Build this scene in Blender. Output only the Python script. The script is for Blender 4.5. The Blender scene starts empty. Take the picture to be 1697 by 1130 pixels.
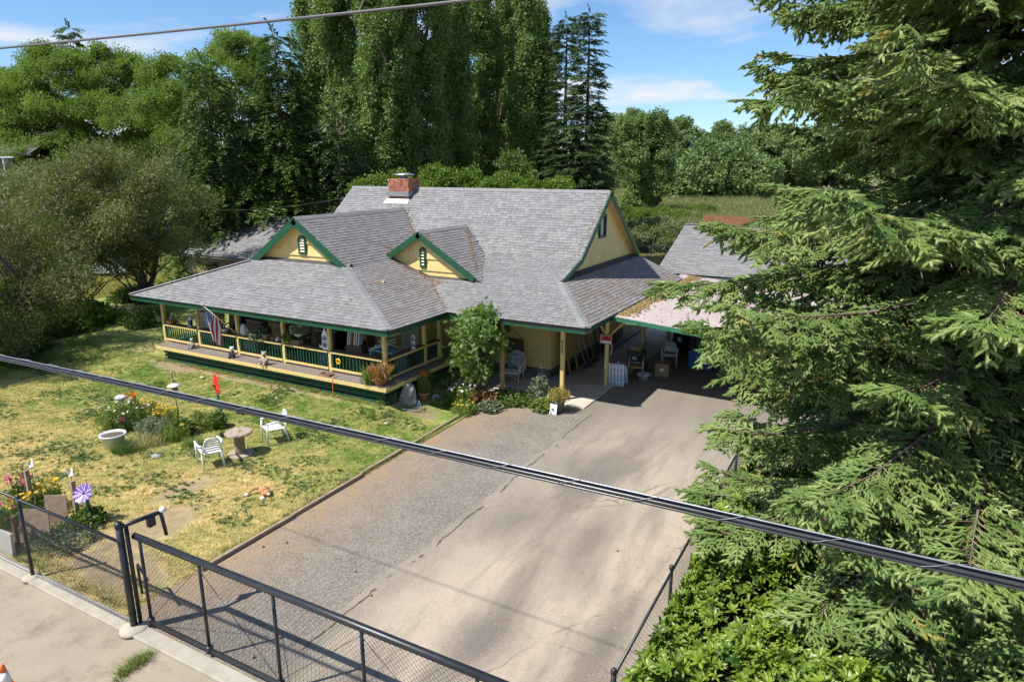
import bpy, math, random
import numpy as np
from mathutils import Vector, Matrix

random.seed(7)
RNG = np.random.default_rng(7)
sc = bpy.context.scene
COL = sc.collection

# ---------------------------------------------------------------- camera
CAM_H, FPX, PITCH, YAW, PW, PH = 7.4, 1131.0, math.radians(14.3), math.radians(28.6), 1697, 1130
cd = bpy.data.cameras.new('camera')
cd.sensor_width = 36.0
cd.lens = 36.0 * FPX / PW
cd.clip_start, cd.clip_end = 0.1, 9000.0
cam = bpy.data.objects.new('camera', cd)
COL.objects.link(cam)
cam.location = (0, 0, CAM_H)
cam.rotation_euler = (math.radians(90) - PITCH, 0, YAW)
sc.camera = cam

# ---------------------------------------------------------------- sky, sun, exposure
SUN = Vector((0.43, 0.56, -1.0)).normalized()
world = bpy.data.worlds.new('World')
sc.world = world
world.use_nodes = True
wt = world.node_tree
wt.nodes.clear()
w_out = wt.nodes.new('ShaderNodeOutputWorld')
w_bg = wt.nodes.new('ShaderNodeBackground')
w_sky = wt.nodes.new('ShaderNodeTexSky')
w_sky.sky_type = 'NISHITA'
w_sky.sun_disc = False
w_sky.sun_elevation = math.asin(-SUN.z)
w_sky.sun_rotation = math.atan2(-SUN.x, -SUN.y)
w_sky.altitude = 50
w_sky.air_density = 1.0
w_sky.dust_density = 0.05
w_sky.ozone_density = 4.0
w_tc = wt.nodes.new('ShaderNodeTexCoord')
w_sep = wt.nodes.new('ShaderNodeSeparateXYZ')
wt.links.new(w_tc.outputs['Generated'], w_sep.inputs[0])
w_z = wt.nodes.new('ShaderNodeMath'); w_z.operation = 'MAXIMUM'; w_z.inputs[1].default_value = 0.0
wt.links.new(w_sep.outputs['Z'], w_z.inputs[0])
w_z2 = wt.nodes.new('ShaderNodeMath'); w_z2.operation = 'ADD'; w_z2.inputs[1].default_value = 0.06
wt.links.new(w_z.outputs[0], w_z2.inputs[0])
w_dx = wt.nodes.new('ShaderNodeMath'); w_dx.operation = 'DIVIDE'
w_dy = wt.nodes.new('ShaderNodeMath'); w_dy.operation = 'DIVIDE'
wt.links.new(w_sep.outputs['X'], w_dx.inputs[0]); wt.links.new(w_z2.outputs[0], w_dx.inputs[1])
wt.links.new(w_sep.outputs['Y'], w_dy.inputs[0]); wt.links.new(w_z2.outputs[0], w_dy.inputs[1])
w_cmb = wt.nodes.new('ShaderNodeCombineXYZ')
wt.links.new(w_dx.outputs[0], w_cmb.inputs[0]); wt.links.new(w_dy.outputs[0], w_cmb.inputs[1])
w_cmb.inputs[2].default_value = 9.4
w_n = wt.nodes.new('ShaderNodeTexNoise')
w_n.inputs['Scale'].default_value = 0.55
w_n.inputs['Detail'].default_value = 7.0
w_n.inputs['Roughness'].default_value = 0.55
w_n.inputs['Distortion'].default_value = 0.3
wt.links.new(w_cmb.outputs[0], w_n.inputs['Vector'])
w_rp = wt.nodes.new('ShaderNodeValToRGB')
w_rp.color_ramp.elements[0].position = 0.51
w_rp.color_ramp.elements[0].color = (0, 0, 0, 1)
w_rp.color_ramp.elements[1].position = 0.68
w_rp.color_ramp.elements[1].color = (1, 1, 1, 1)
wt.links.new(w_n.outputs['Fac'], w_rp.inputs[0])
w_mx = wt.nodes.new('ShaderNodeMix'); w_mx.data_type = 'RGBA'
wt.links.new(w_rp.outputs[0], w_mx.inputs['Factor'])
w_tint = wt.nodes.new('ShaderNodeMix'); w_tint.data_type = 'RGBA'; w_tint.blend_type = 'MULTIPLY'
w_tint.inputs['Factor'].default_value = 1.0
w_tint.inputs['B'].default_value = (0.80, 0.95, 1.08, 1)
wt.links.new(w_sky.outputs[0], w_tint.inputs['A'])
wt.links.new(w_tint.outputs['Result'], w_mx.inputs['A'])
w_mx.inputs['B'].default_value = (6.0, 6.1, 6.3, 1)
wt.links.new(w_mx.outputs['Result'], w_bg.inputs['Color'])
w_bg.inputs['Strength'].default_value = 0.09
wt.links.new(w_bg.outputs[0], w_out.inputs[0])

sl = bpy.data.lights.new('sun', 'SUN')
sl.energy = 4.4
sl.angle = math.radians(0.53)
sl.color = (1.0, 0.955, 0.89)
sun = bpy.data.objects.new('sun', sl)
COL.objects.link(sun)
sun.location = (-20, -26, 46)
sun.rotation_euler = SUN.to_track_quat('-Z', 'Y').to_euler()

sc.view_settings.view_transform = 'Standard'
sc.view_settings.look = 'None'
sc.view_settings.exposure = 0.72
sc.view_settings.gamma = 1.0
sc.view_settings.use_curve_mapping = False
sc.cycles.max_bounces = 4
sc.cycles.diffuse_bounces = 2
sc.cycles.glossy_bounces = 2
sc.cycles.transmission_bounces = 2
sc.cycles.transparent_max_bounces = 4
sc.cycles.use_denoising = True
sc.cycles.use_adaptive_sampling = True
sc.cycles.adaptive_threshold = 0.03

# ---------------------------------------------------------------- photo pixel -> direction -> point
_fw = Vector((-math.sin(YAW) * math.cos(PITCH), math.cos(YAW) * math.cos(PITCH), -math.sin(PITCH)))
_rt = Vector((math.cos(YAW), math.sin(YAW), 0))
_up = _rt.cross(_fw)
_FH = Vector((-math.sin(YAW), math.cos(YAW), 0))

def ray(px, py):
    return _fw * FPX + _rt * (px - PW / 2) - _up * (py - PH / 2)

def G(px, py, z=0.0):
    d = ray(px, py)
    return Vector((0, 0, CAM_H)) + d * ((z - CAM_H) / d.z)

def atY(px, py, y):
    d = ray(px, py)
    return Vector((0, 0, CAM_H)) + d * (y / d.y)

def atX(px, py, x):
    d = ray(px, py)
    return Vector((0, 0, CAM_H)) + d * (x / d.x)

def atD(px, py, dist):
    """point seen at a pixel at a given forward (horizontal) distance"""
    d = ray(px, py)
    return Vector((0, 0, CAM_H)) + d * (dist / d.dot(_FH))

# ---------------------------------------------------------------- materials
def nd(t, kind, **kw):
    n = t.nodes.new(kind)
    for k, v in kw.items():
        setattr(n, k, v)
    return n

def c4(c):
    return (c[0], c[1], c[2], 1.0)

def mixnode(t, fac, a, b):
    m = nd(t, 'ShaderNodeMix', data_type='RGBA')
    for sock, val in (('Factor', fac), ('A', a), ('B', b)):
        if hasattr(val, 'is_linked') or isinstance(val, bpy.types.NodeSocket):
            t.links.new(val, m.inputs[sock])
        elif isinstance(val, (int, float)):
            m.inputs[sock].default_value = val
        else:
            m.inputs[sock].default_value = c4(val)
    return m.outputs['Result']

def noise(t, vec, scale, detail=4.0, rough=0.55, dist=0.0):
    n = nd(t, 'ShaderNodeTexNoise')
    n.inputs['Scale'].default_value = scale
    n.inputs['Detail'].default_value = detail
    n.inputs['Roughness'].default_value = rough
    n.inputs['Distortion'].default_value = dist
    t.links.new(vec, n.inputs['Vector'])
    return n.outputs['Fac']

def ramp(t, fac, p0, p1):
    r = nd(t, 'ShaderNodeMapRange')
    r.inputs['From Min'].default_value = p0
    r.inputs['From Max'].default_value = p1
    t.links.new(fac, r.inputs['Value'])
    return r.outputs['Result']

def math_n(t, op, a, b=None):
    m = nd(t, 'ShaderNodeMath', operation=op)
    for i, v in enumerate((a, b)):
        if v is None:
            continue
        if isinstance(v, (int, float)):
            m.inputs[i].default_value = v
        else:
            t.links.new(v, m.inputs[i])
    return m.outputs[0]

def new_mat(name):
    m = bpy.data.materials.new(name)
    m.use_nodes = True
    t = m.node_tree
    t.nodes.clear()
    o = nd(t, 'ShaderNodeOutputMaterial')
    p = nd(t, 'ShaderNodeBsdfPrincipled')
    t.links.new(p.outputs[0], o.inputs[0])
    return m, t, p, o

def wpos(t):
    return nd(t, 'ShaderNodeNewGeometry').outputs['Position']

_MATS = {}
def mat(name, col, rough=0.7, var=0.18, scale=6.0, bump=0.0, bscale=80.0, metal=0.0, col2=None, wear=None, wscale=3.0, wlo=0.55, whi=0.7, spec=0.5):
    """plain painted / wooden / stone surface: world-space noise gives tone, optional worn patches and fine relief"""
    if name in _MATS:
        return _MATS[name]
    m, t, p, o = new_mat(name)
    pos = wpos(t)
    a = tuple(max(0, x * (1 - var)) for x in col)
    b = tuple(min(1, x * (1 + var)) for x in col) if col2 is None else col2
    n1 = ramp(t, noise(t, pos, scale, 5), 0.3, 0.7)
    c = mixnode(t, n1, a, b)
    if wear is not None:
        c = mixnode(t, ramp(t, noise(t, pos, wscale, 6, 0.65), wlo, whi), c, wear)
    t.links.new(c, p.inputs['Base Color'])
    p.inputs['Roughness'].default_value = rough
    p.inputs['Metallic'].default_value = metal
    p.inputs['Specular IOR Level'].default_value = spec
    if bump:
        bn = nd(t, 'ShaderNodeBump')
        bn.inputs['Strength'].default_value = bump
        bn.inputs['Distance'].default_value = 0.01
        t.links.new(noise(t, pos, bscale, 4), bn.inputs['Height'])
        t.links.new(bn.outputs[0], p.inputs['Normal'])
    _MATS[name] = m
    return m

def leaf_mat(name, c1, c2, trans=0.3, rough=0.5, scale=0.35, spec=0.4, tcol=None):
    """foliage: tone drifts through the plant (world noise) and from leaf clump to leaf clump"""
    if name in _MATS:
        return _MATS[name]
    m, t, p, o = new_mat(name)
    pos = wpos(t)
    n1 = ramp(t, noise(t, pos, scale, 3), 0.33, 0.67)
    rnd = nd(t, 'ShaderNodeObjectInfo').outputs['Random']
    f = math_n(t, 'ADD', math_n(t, 'MULTIPLY', n1, 0.55), math_n(t, 'MULTIPLY', rnd, 0.45))
    c = mixnode(t, f, c1, c2)
    t.links.new(c, p.inputs['Base Color'])
    p.inputs['Roughness'].default_value = rough
    p.inputs['Specular IOR Level'].default_value = spec
    if trans > 0:
        tr = nd(t, 'ShaderNodeBsdfTranslucent')
        tc = mixnode(t, f, tuple(min(1, x * k) for x, k in zip(c1, (1.3, 1.5, 0.7))), tuple(min(1, x * k) for x, k in zip(c2, (1.3, 1.5, 0.7))))
        t.links.new(tc, tr.inputs['Color'])
        ms = nd(t, 'ShaderNodeMixShader')
        ms.inputs[0].default_value = trans
        t.links.new(p.outputs[0], ms.inputs[1])
        t.links.new(tr.outputs[0], ms.inputs[2])
        t.links.new(ms.outputs[0], o.inputs[0])
    _MATS[name] = m
    return m

# ---------------------------------------------------------------- mesh building
class MB:
    def __init__(self, off=(0, 0, 0)):
        self.v, self.f, self.mi, self.off = [], [], [], Vector(off)
        self.cur = 0
        self.tone = []

    def add(self, vs, fs, mi=None):
        n = len(self.v)
        self.v.extend([tuple(x) for x in vs])
        self.f.extend([tuple(i + n for i in f) for f in fs])
        self.mi.extend([self.cur if mi is None else mi] * len(fs))
        return self

    def box(self, c, s, rz=0.0, rx=0.0, ry=0.0, taper=1.0):
        M = Matrix.Rotation(rz, 3, 'Z') @ Matrix.Rotation(ry, 3, 'Y') @ Matrix.Rotation(rx, 3, 'X')
        vs = []
        for z in (-.5, .5):
            k = taper if z > 0 else 1.0
            for x, y in ((-.5, -.5), (.5, -.5), (.5, .5), (-.5, .5)):
                vs.append(Vector(c) + M @ Vector((x * s[0] * k, y * s[1] * k, z * s[2])))
        return self.add(vs, [(0, 3, 2, 1), (4, 5, 6, 7), (0, 1, 5, 4), (1, 2, 6, 5), (2, 3, 7, 6), (3, 0, 4, 7)])

    def bar(self, a, b, w, h, up=(0, 0, 1)):
        """rectangular bar from a to b, w across, h along 'up'"""
        a, b = Vector(a), Vector(b)
        d = (b - a).normalized()
        s = d.cross(Vector(up))
        if s.length < 1e-4:
            s = d.cross(Vector((1, 0, 0)))
        s.normalize()
        u = s.cross(d).normalized()
        vs = []
        for p in (a, b):
            for i, j in ((-1, -1), (1, -1), (1, 1), (-1, 1)):
                vs.append(p + s * (i * w / 2) + u * (j * h / 2))
        return self.add(vs, [(0, 1, 2, 3), (7, 6, 5, 4), (0, 4, 5, 1), (1, 5, 6, 2), (2, 6, 7, 3), (3, 7, 4, 0)])

    def tube(self, pts, r, n=8, cap=True):
        pts = [Vector(p) for p in pts]
        rs = [r] * len(pts) if isinstance(r, (int, float)) else list(r)
        base = len(self.v)
        vs, fs = [], []
        prev = None
        for i, p in enumerate(pts):
            d = (pts[min(i + 1, len(pts) - 1)] - pts[max(i - 1, 0)])
            d = d.normalized() if d.length > 1e-9 else Vector((0, 0, 1))
            if prev is None:
                ref = Vector((0, 0, 1)) if abs(d.z) < 0.9 else Vector((1, 0, 0))
                s = d.cross(ref).normalized()
            else:
                s = (prev - d * prev.dot(d))
                s = s.normalized() if s.length > 1e-6 else d.cross(Vector((0, 0, 1))).normalized()
            prev = s
            u = d.cross(s)
            for k in range(n):
                a = 2 * math.pi * k / n
                vs.append(p + (s * math.cos(a) + u * math.sin(a)) * rs[i])
        for i in range(len(pts) - 1):
            for k in range(n):
                a, b = i * n + k, i * n + (k + 1) % n
                fs.append((a, b, b + n, a + n))
        if cap:
            fs.append(tuple(reversed(range(n))))
            fs.append(tuple(range((len(pts) - 1) * n, len(pts) * n)))
        return self.add(vs, fs)

    def lathe(self, prof, n=20, c=(0, 0, 0), sx=1.0, sy=1.0):
        c = Vector(c)
        vs, fs = [], []
        for r, z in prof:
            for k in range(n):
                a = 2 * math.pi * k / n
                vs.append(c + Vector((r * math.cos(a) * sx, r * math.sin(a) * sy, z)))
        for i in range(len(prof) - 1):
            for k in range(n):
                a, b = i * n + k, i * n + (k + 1) % n
                fs.append((a, b, b + n, a + n))
        if prof[0][0] > 1e-5:
            fs.append(tuple(reversed(range(n))))
        if prof[-1][0] > 1e-5:
            fs.append(tuple(range((len(prof) - 1) * n, len(prof) * n)))
        return self.add(vs, fs)

    def ball(self, c, r, n=12, m=8):
        r = (r, r, r) if isinstance(r, (int, float)) else r
        prof = [(math.sin(math.pi * i / m), -math.cos(math.pi * i / m)) for i in range(m + 1)]
        prof[0], prof[-1] = (0.02, -1), (0.02, 1)
        k0 = len(self.v)
        self.lathe(prof, n)
        for i in range(k0, len(self.v)):
            x, y, z = self.v[i]
            self.v[i] = (x * r[0] + c[0], y * r[1] + c[1], z * r[2] + c[2])
        return self

    def poly(self, pts):
        return self.add(pts, [tuple(range(len(pts)))])

    def slab(self, pts, d):
        """polygon pts extruded by vector d (closed)"""
        n = len(pts)
        d = Vector(d)
        vs = [Vector(p) for p in pts] + [Vector(p) + d for p in pts]
        fs = [tuple(reversed(range(n))), tuple(range(n, 2 * n))]
        for i in range(n):
            j = (i + 1) % n
            fs.append((i, j, j + n, i + n))
        return self.add(vs, fs)

    def mesh(self, name):
        me = bpy.data.meshes.new(name)
        o = self.off
        me.from_pydata([(x - o.x, y - o.y, z - o.z) for x, y, z in self.v], [], self.f)
        if any(self.mi):
            me.polygons.foreach_set('material_index', self.mi)
        return me

    def build(self, name, m, parent=None, smooth=False, bevel=0.0):
        me = self.mesh(name)
        return link(name, me, m, parent, smooth, bevel)

def link(name, me, m, parent=None, smooth=False, bevel=0.0):
    for x in (m if isinstance(m, (list, tuple)) else [m]):
        me.materials.append(x)
    if smooth:
        me.polygons.foreach_set('use_smooth', [True] * len(me.polygons))
    me.update()
    ob = bpy.data.objects.new(name, me)
    COL.objects.link(ob)
    if parent is not None:
        ob.parent = parent
    if bevel:
        md = ob.modifiers.new('edge', 'BEVEL')
        md.width = bevel
        md.segments = 2
        md.limit_method = 'ANGLE'
    return ob

def thing(name, label, cat, loc=(0, 0, 0), rz=0.0, group=None):
    o = bpy.data.objects.new(name, None)
    o.empty_display_size = 0.2
    COL.objects.link(o)
    o.location = (loc[0], loc[1], loc[2] if len(loc) > 2 else 0.0)
    o.rotation_euler = (0, 0, rz)
    return tag(o, label, cat, group)

def tag(o, label, cat, group=None, kind=None):
    o['label'] = label
    o['category'] = cat
    if group:
        o['group'] = group
    if kind:
        o['kind'] = kind
    return o

def struct(o, label=None):
    o['kind'] = 'structure'
    if label:
        o['label'] = label
    return o

def copy_tree(o, parent=None):
    c = o.copy()
    COL.objects.link(c)
    c.parent = parent
    for ch in list(o.children):
        copy_tree(ch, c)
    return c

# ---------------------------------------------------------------- scattering of leaves, needles, blades
_GN = {}
def scatter_group(nv):
    if nv in _GN:
        return _GN[nv]
    g = bpy.data.node_groups.new('leaf_scatter', 'GeometryNodeTree')
    g.interface.new_socket('Geometry', in_out='INPUT', socket_type='NodeSocketGeometry')
    g.interface.new_socket('Geometry', in_out='OUTPUT', socket_type='NodeSocketGeometry')
    gi = g.nodes.new('NodeGroupInput')
    go = g.nodes.new('NodeGroupOutput')
    join = g.nodes.new('GeometryNodeJoinGeometry')
    def attr(name, ty):
        n = g.nodes.new('GeometryNodeInputNamedAttribute')
        n.data_type = ty
        n.inputs['Name'].default_value = name
        return n.outputs['Attribute']
    code, rot, scl = attr('code', 'INT'), attr('rot', 'FLOAT_VECTOR'), attr('scl', 'FLOAT')
    def pick(val):
        cmp = g.nodes.new('FunctionNodeCompare')
        cmp.data_type = 'INT'
        cmp.operation = 'EQUAL'
        ins = [s for s in cmp.inputs if s.type == 'INT']
        g.links.new(code, ins[0])
        ins[1].default_value = val
        sp = g.nodes.new('GeometryNodeSeparateGeometry')
        sp.domain = 'POINT'
        g.links.new(gi.outputs[0], sp.inputs['Geometry'])
        g.links.new(cmp.outputs[0], sp.inputs['Selection'])
        return sp.outputs['Selection']
    for v in range(nv):
        iop = g.nodes.new('GeometryNodeInstanceOnPoints')
        g.links.new(pick(100 + v), iop.inputs['Points'])
        g.links.new(pick(v), iop.inputs['Instance'])
        g.links.new(rot, iop.inputs['Rotation'])
        g.links.new(scl, iop.inputs['Scale'])
        g.links.new(iop.outputs[0], join.inputs[0])
    g.links.new(join.outputs[0], go.inputs[0])
    _GN[nv] = g
    return g

def scatter(name, temps, pts, rot, scl, mats, parent=None, off=(0, 0, 0), smooth=False):
    """temps: list of (verts Nx3, faces, material index per face); pts/rot/scl arrays. One object, one copy of a template per point."""
    V, F, MI, code = [], [], [], []
    for k, (tv, tf, tm) in enumerate(temps):
        n = len(code)
        V.append(np.asarray(tv, float))
        F += [tuple(i + n for i in f) for f in tf]
        MI += list(tm) if tm is not None else [0] * len(tf)
        code += [k] * len(tv)
    nt = len(code)
    pts = np.asarray(pts, float) - np.array(off, float)
    N = len(pts)
    V.append(pts)
    V = np.concatenate(V)
    code = np.concatenate([np.array(code), 100 + RNG.integers(0, len(temps), N)]).astype(np.int32)
    me = bpy.data.meshes.new(name)
    me.from_pydata(V.tolist(), [], F)
    me.polygons.foreach_set('material_index', MI)
    if smooth:
        me.polygons.foreach_set('use_smooth', [True] * len(F))
    a = me.attributes.new('code', 'INT', 'POINT')
    a.data.foreach_set('value', code)
    R = np.zeros((len(V), 3), np.float32); R[nt:] = rot
    a = me.attributes.new('rot', 'FLOAT_VECTOR', 'POINT')
    a.data.foreach_set('vector', R.ravel())
    S = np.ones(len(V), np.float32); S[nt:] = scl
    a = me.attributes.new('scl', 'FLOAT', 'POINT')
    a.data.foreach_set('value', S)
    ob = link(name, me, mats, parent)
    md = ob.modifiers.new('scatter', 'NODES')
    md.node_group = scatter_group(len(temps))
    return ob

def euler_from_axes(X, Zh):
    """rows: X axis direction, approximate Z axis -> XYZ eulers"""
    X = X / np.linalg.norm(X, axis=1, keepdims=True)
    Y = np.cross(Zh, X)
    ln = np.linalg.norm(Y, axis=1, keepdims=True)
    Y = np.where(ln < 1e-5, np.array([[0, 1, 0]]), Y / np.maximum(ln, 1e-9))
    Z = np.cross(X, Y)
    rx = np.arctan2(Y[:, 2], Z[:, 2])
    ry = -np.arcsin(np.clip(X[:, 2], -1, 1))
    rz = np.arctan2(X[:, 1], X[:, 0])
    return np.stack([rx, ry, rz], 1)

# ================================================================ ground
def sstep(x, a, b):
    t = min(1.0, max(0.0, (x - a) / (b - a)))
    return t * t * (3 - 2 * t)

def lawn_z(x, y):
    return 0.012 + 0.31 * sstep(y, 13.3, 15.5) * sstep(-x, 11.6, 13.2) + 0.02 * math.sin(x * 0.9 + 1) * math.sin(y * 1.1)

def patch(t, pos, c, r, rough_scale=1.2, amt=0.5, lo=0.6, hi=1.1):
    s = nd(t, 'ShaderNodeVectorMath', operation='SUBTRACT'); t.links.new(pos, s.inputs[0]); s.inputs[1].default_value = (c[0], c[1], 0)
    m = nd(t, 'ShaderNodeVectorMath', operation='MULTIPLY'); t.links.new(s.outputs[0], m.inputs[0]); m.inputs[1].default_value = (1 / r[0], 1 / r[1], 0)
    l = nd(t, 'ShaderNodeVectorMath', operation='LENGTH'); t.links.new(m.outputs[0], l.inputs[0])
    n = noise(t, pos, rough_scale, 5, 0.6)
    d = math_n(t, 'ADD', l.outputs['Value'], math_n(t, 'MULTIPLY', math_n(t, 'SUBTRACT', n, 0.5), amt * 2))
    inv = nd(t, 'ShaderNodeMapRange')
    inv.inputs['From Min'].default_value = lo; inv.inputs['From Max'].default_value = hi
    inv.inputs['To Min'].default_value = 1.0; inv.inputs['To Max'].default_value = 0.0
    t.links.new(d, inv.inputs['Value'])
    return inv.outputs['Result']

def lawn_color(t, pos, blade=False):
    k = 2.1 if blade else 1.45
    green = (0.115 * k, 0.165 * k, 0.028 * k)
    lush = (0.075 * k, 0.145 * k, 0.022 * k)
    dry = (0.365 * k, 0.285 * k, 0.105 * k)
    pale = (0.43 * k, 0.335 * k, 0.155 * k)
    big = ramp(t, noise(t, pos, 0.33, 4, 0.6), 0.36, 0.62)
    mid = ramp(t, noise(t, pos, 1.7, 5, 0.65), 0.35, 0.68)
    fine = ramp(t, noise(t, pos, 9.0, 4, 0.6), 0.3, 0.7)
    c = mixnode(t, fine, green, lush)
    # the front half of the lawn is drier than the strip along the porch
    sx = nd(t, 'ShaderNodeSeparateXYZ'); t.links.new(pos, sx.inputs[0])
    front = nd(t, 'ShaderNodeMapRange'); front.inputs['From Min'].default_value = 13.6; front.inputs['From Max'].default_value = 8.5
    front.inputs['To Min'].default_value = 0.12; front.inputs['To Max'].default_value = 0.62
    t.links.new(sx.outputs['Y'], front.inputs['Value'])
    f = math_n(t, 'ADD', math_n(t, 'MULTIPLY', big, 0.35), math_n(t, 'ADD', math_n(t, 'MULTIPLY', mid, 0.5), math_n(t, 'SUBTRACT', front.outputs[0], 0.35)))
    f = ramp(t, f, -0.03, 0.8)
    c = mixnode(t, f, c, mixnode(t, fine, dry, pale))
    return c, f

def lawn_material(blade=False):
    m, t, p, o = new_mat('lawn_blades' if blade else 'lawn')
    pos = wpos(t)
    c, f = lawn_color(t, pos, blade)
    if not blade:
        soil = mixnode(t, ramp(t, noise(t, pos, 7, 6, .75), .35, .65), (0.20, 0.145, 0.09), (0.36, 0.27, 0.17))
        for cc, r in (((-12.9, 7.6), (0.9, 1.6)), ((-11.9, 6.5), (1.5, 0.8)), ((-13.9, 9.3), (0.5, 1.1)), ((-18.5, 15.25), (6.5, 0.28)), ((-22.3, 15.2), (1.7, 0.55)), ((-11.9, 16.0), (0.6, 0.7))):
            c = mixnode(t, math_n(t, 'MULTIPLY', patch(t, pos, cc, r, 2.6, 0.95, 0.5, 1.15), .8), c, soil)
    else:
        rnd = nd(t, 'ShaderNodeObjectInfo').outputs['Random']
        c = mixnode(t, math_n(t, 'MULTIPLY', rnd, 0.35), c, (0.30, 0.30, 0.075))
    t.links.new(c, p.inputs['Base Color'])
    p.inputs['Roughness'].default_value = 0.75
    p.inputs['Specular IOR Level'].default_value = 0.25
    if not blade:
        bn = nd(t, 'ShaderNodeBump'); bn.inputs['Strength'].default_value = 0.8; bn.inputs['Distance'].default_value = 0.03
        t.links.new(noise(t, pos, 45, 5, 0.7), bn.inputs['Height']); t.links.new(bn.outputs[0], p.inputs['Normal'])
    return m

M_lawn, M_blade = lawn_material(), lawn_material(True)

# open ground to the horizon
m, t, p, o = new_mat('field')
pos = wpos(t)
c = mixnode(t, ramp(t, noise(t, pos, 0.12, 5), 0.35, 0.65), (0.10, 0.13, 0.035), (0.27, 0.23, 0.09))
c = mixnode(t, ramp(t, noise(t, pos, 1.6, 5), 0.4, 0.7), c, (0.15, 0.17, 0.05))
t.links.new(c, p.inputs['Base Color']); p.inputs['Roughness'].default_value = 0.9
M_field = m
ob = MB().poly([(-6000, -300, -0.05), (6000, -300, -0.05), (6000, 8000, -0.05), (-6000, 8000, -0.05)]).build('ground', M_field)
struct(ob)

# lawn
mb = MB()
xs = np.arange(-38, -10.59, 0.4).tolist(); xs[-1] = -10.62
ys = np.arange(5.72, 24, 0.4).tolist()
for y in ys:
    for x in xs:
        mb.v.append((x, y, lawn_z(x, y)))
nx = len(xs)
for j in range(len(ys) - 1):
    for i in range(nx - 1):
        mb.f.append((j * nx + i, j * nx + i + 1, (j + 1) * nx + i + 1, (j + 1) * nx + i)); mb.mi.append(0)
struct(mb.build('lawn', M_lawn, smooth=True))

# street in front of the fence (worn pale concrete)
m, t, p, o = new_mat('street_concrete')
pos = wpos(t)
c = mixnode(t, ramp(t, noise(t, pos, 0.8, 6, 0.65), 0.3, 0.72), (0.36, 0.30, 0.22), (0.29, 0.24, 0.175))
c = mixnode(t, math_n(t, 'MULTIPLY', ramp(t, noise(t, pos, 1.5, 7, 0.72), 0.5, 0.68), .8), c, (0.19, 0.145, 0.095))
c = mixnode(t, math_n(t, 'MULTIPLY', ramp(t, noise(t, pos, 21, 4, 0.8), 0.5, 0.7), .4), c, (0.19, 0.16, 0.125))
c = mixnode(t, math_n(t, 'MULTIPLY', ramp(t, noise(t, pos, 70, 3), 0.45, 0.75), 0.35), c, (0.20, 0.18, 0.15))
t.links.new(c, p.inputs['Base Color']); p.inputs['Roughness'].default_value = 0.85
bn = nd(t, 'ShaderNodeBump'); bn.inputs['Strength'].default_value = 0.35; bn.inputs['Distance'].default_value = 0.006
t.links.new(noise(t, pos, 90, 4, 0.7), bn.inputs['Height']); t.links.new(bn.outputs[0], p.inputs['Normal'])
M_street = m
struct(MB().poly([(-90, -60, 0.0), (60, -60, 0.0), (60, 5.42, 0.0), (-90, 5.42, 0.0)]).build('street', M_street))
# pale kerb strip under the fence line
M_kerb = mat('kerb_concrete', (0.37, 0.33, 0.27), 0.85, 0.15, 4, 0.4, 60, wear=(0.30, 0.25, 0.19), wlo=0.55, whi=0.75)
struct(MB().box((-15.2, 5.56, 0.0), (30, 0.27, 0.1)).build('kerb', M_kerb, bevel=0.015))

# gravel strip
m, t, p, o = new_mat('gravel_bed')
pos = wpos(t)
vor = nd(t, 'ShaderNodeTexVoronoi'); vor.inputs['Scale'].default_value = 26; t.links.new(pos, vor.inputs['Vector'])
c = mixnode(t, ramp(t, noise(t, pos, 1.1, 5), 0.3, 0.7), (0.14, 0.118, 0.09), (0.225, 0.185, 0.14))
c = mixnode(t, math_n(t, 'MULTIPLY', ramp(t, vor.outputs['Color'], .35, .75), 0.6), c, (0.30, 0.28, 0.25))
c = mixnode(t, math_n(t, 'MULTIPLY', ramp(t, noise(t, pos, 22, 3, .7), .52, .68), 0.6), c, (0.085, 0.07, 0.058))
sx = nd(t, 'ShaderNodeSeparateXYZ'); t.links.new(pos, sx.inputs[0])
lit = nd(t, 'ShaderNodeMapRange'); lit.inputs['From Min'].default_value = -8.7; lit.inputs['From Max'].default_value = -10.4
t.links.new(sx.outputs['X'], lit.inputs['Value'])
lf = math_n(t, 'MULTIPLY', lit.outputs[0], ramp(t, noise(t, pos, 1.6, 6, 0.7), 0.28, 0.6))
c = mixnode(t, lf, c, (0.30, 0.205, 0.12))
t.links.new(c, p.inputs['Base Color']); p.inputs['Roughness'].default_value = 0.9
bn = nd(t, 'ShaderNodeBump'); bn.inputs['Strength'].default_value = 0.7; bn.inputs['Distance'].default_value = 0.015
t.links.new(vor.outputs['Distance'], bn.inputs['Height']); t.links.new(bn.outputs[0], p.inputs['Normal'])
M_gravel = m
struct(MB().poly([(-10.66, 5.72, 0.004), (-7.0, 5.72, 0.004), (-7.0, 19.2, 0.004), (-13.2, 19.4, 0.004), (-13.2, 16.4, 0.004), (-10.7, 16.4, 0.004)]).build('gravel_strip', M_gravel))

# asphalt drive with a ragged edge, worn to beige, stained, cracked
m, t, p, o = new_mat('worn_asphalt')
pos = wpos(t)
base = mixnode(t, ramp(t, noise(t, pos, 0.5, 5, 0.6), 0.3, 0.7), (0.45, 0.375, 0.28), (0.37, 0.31, 0.235))
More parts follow.
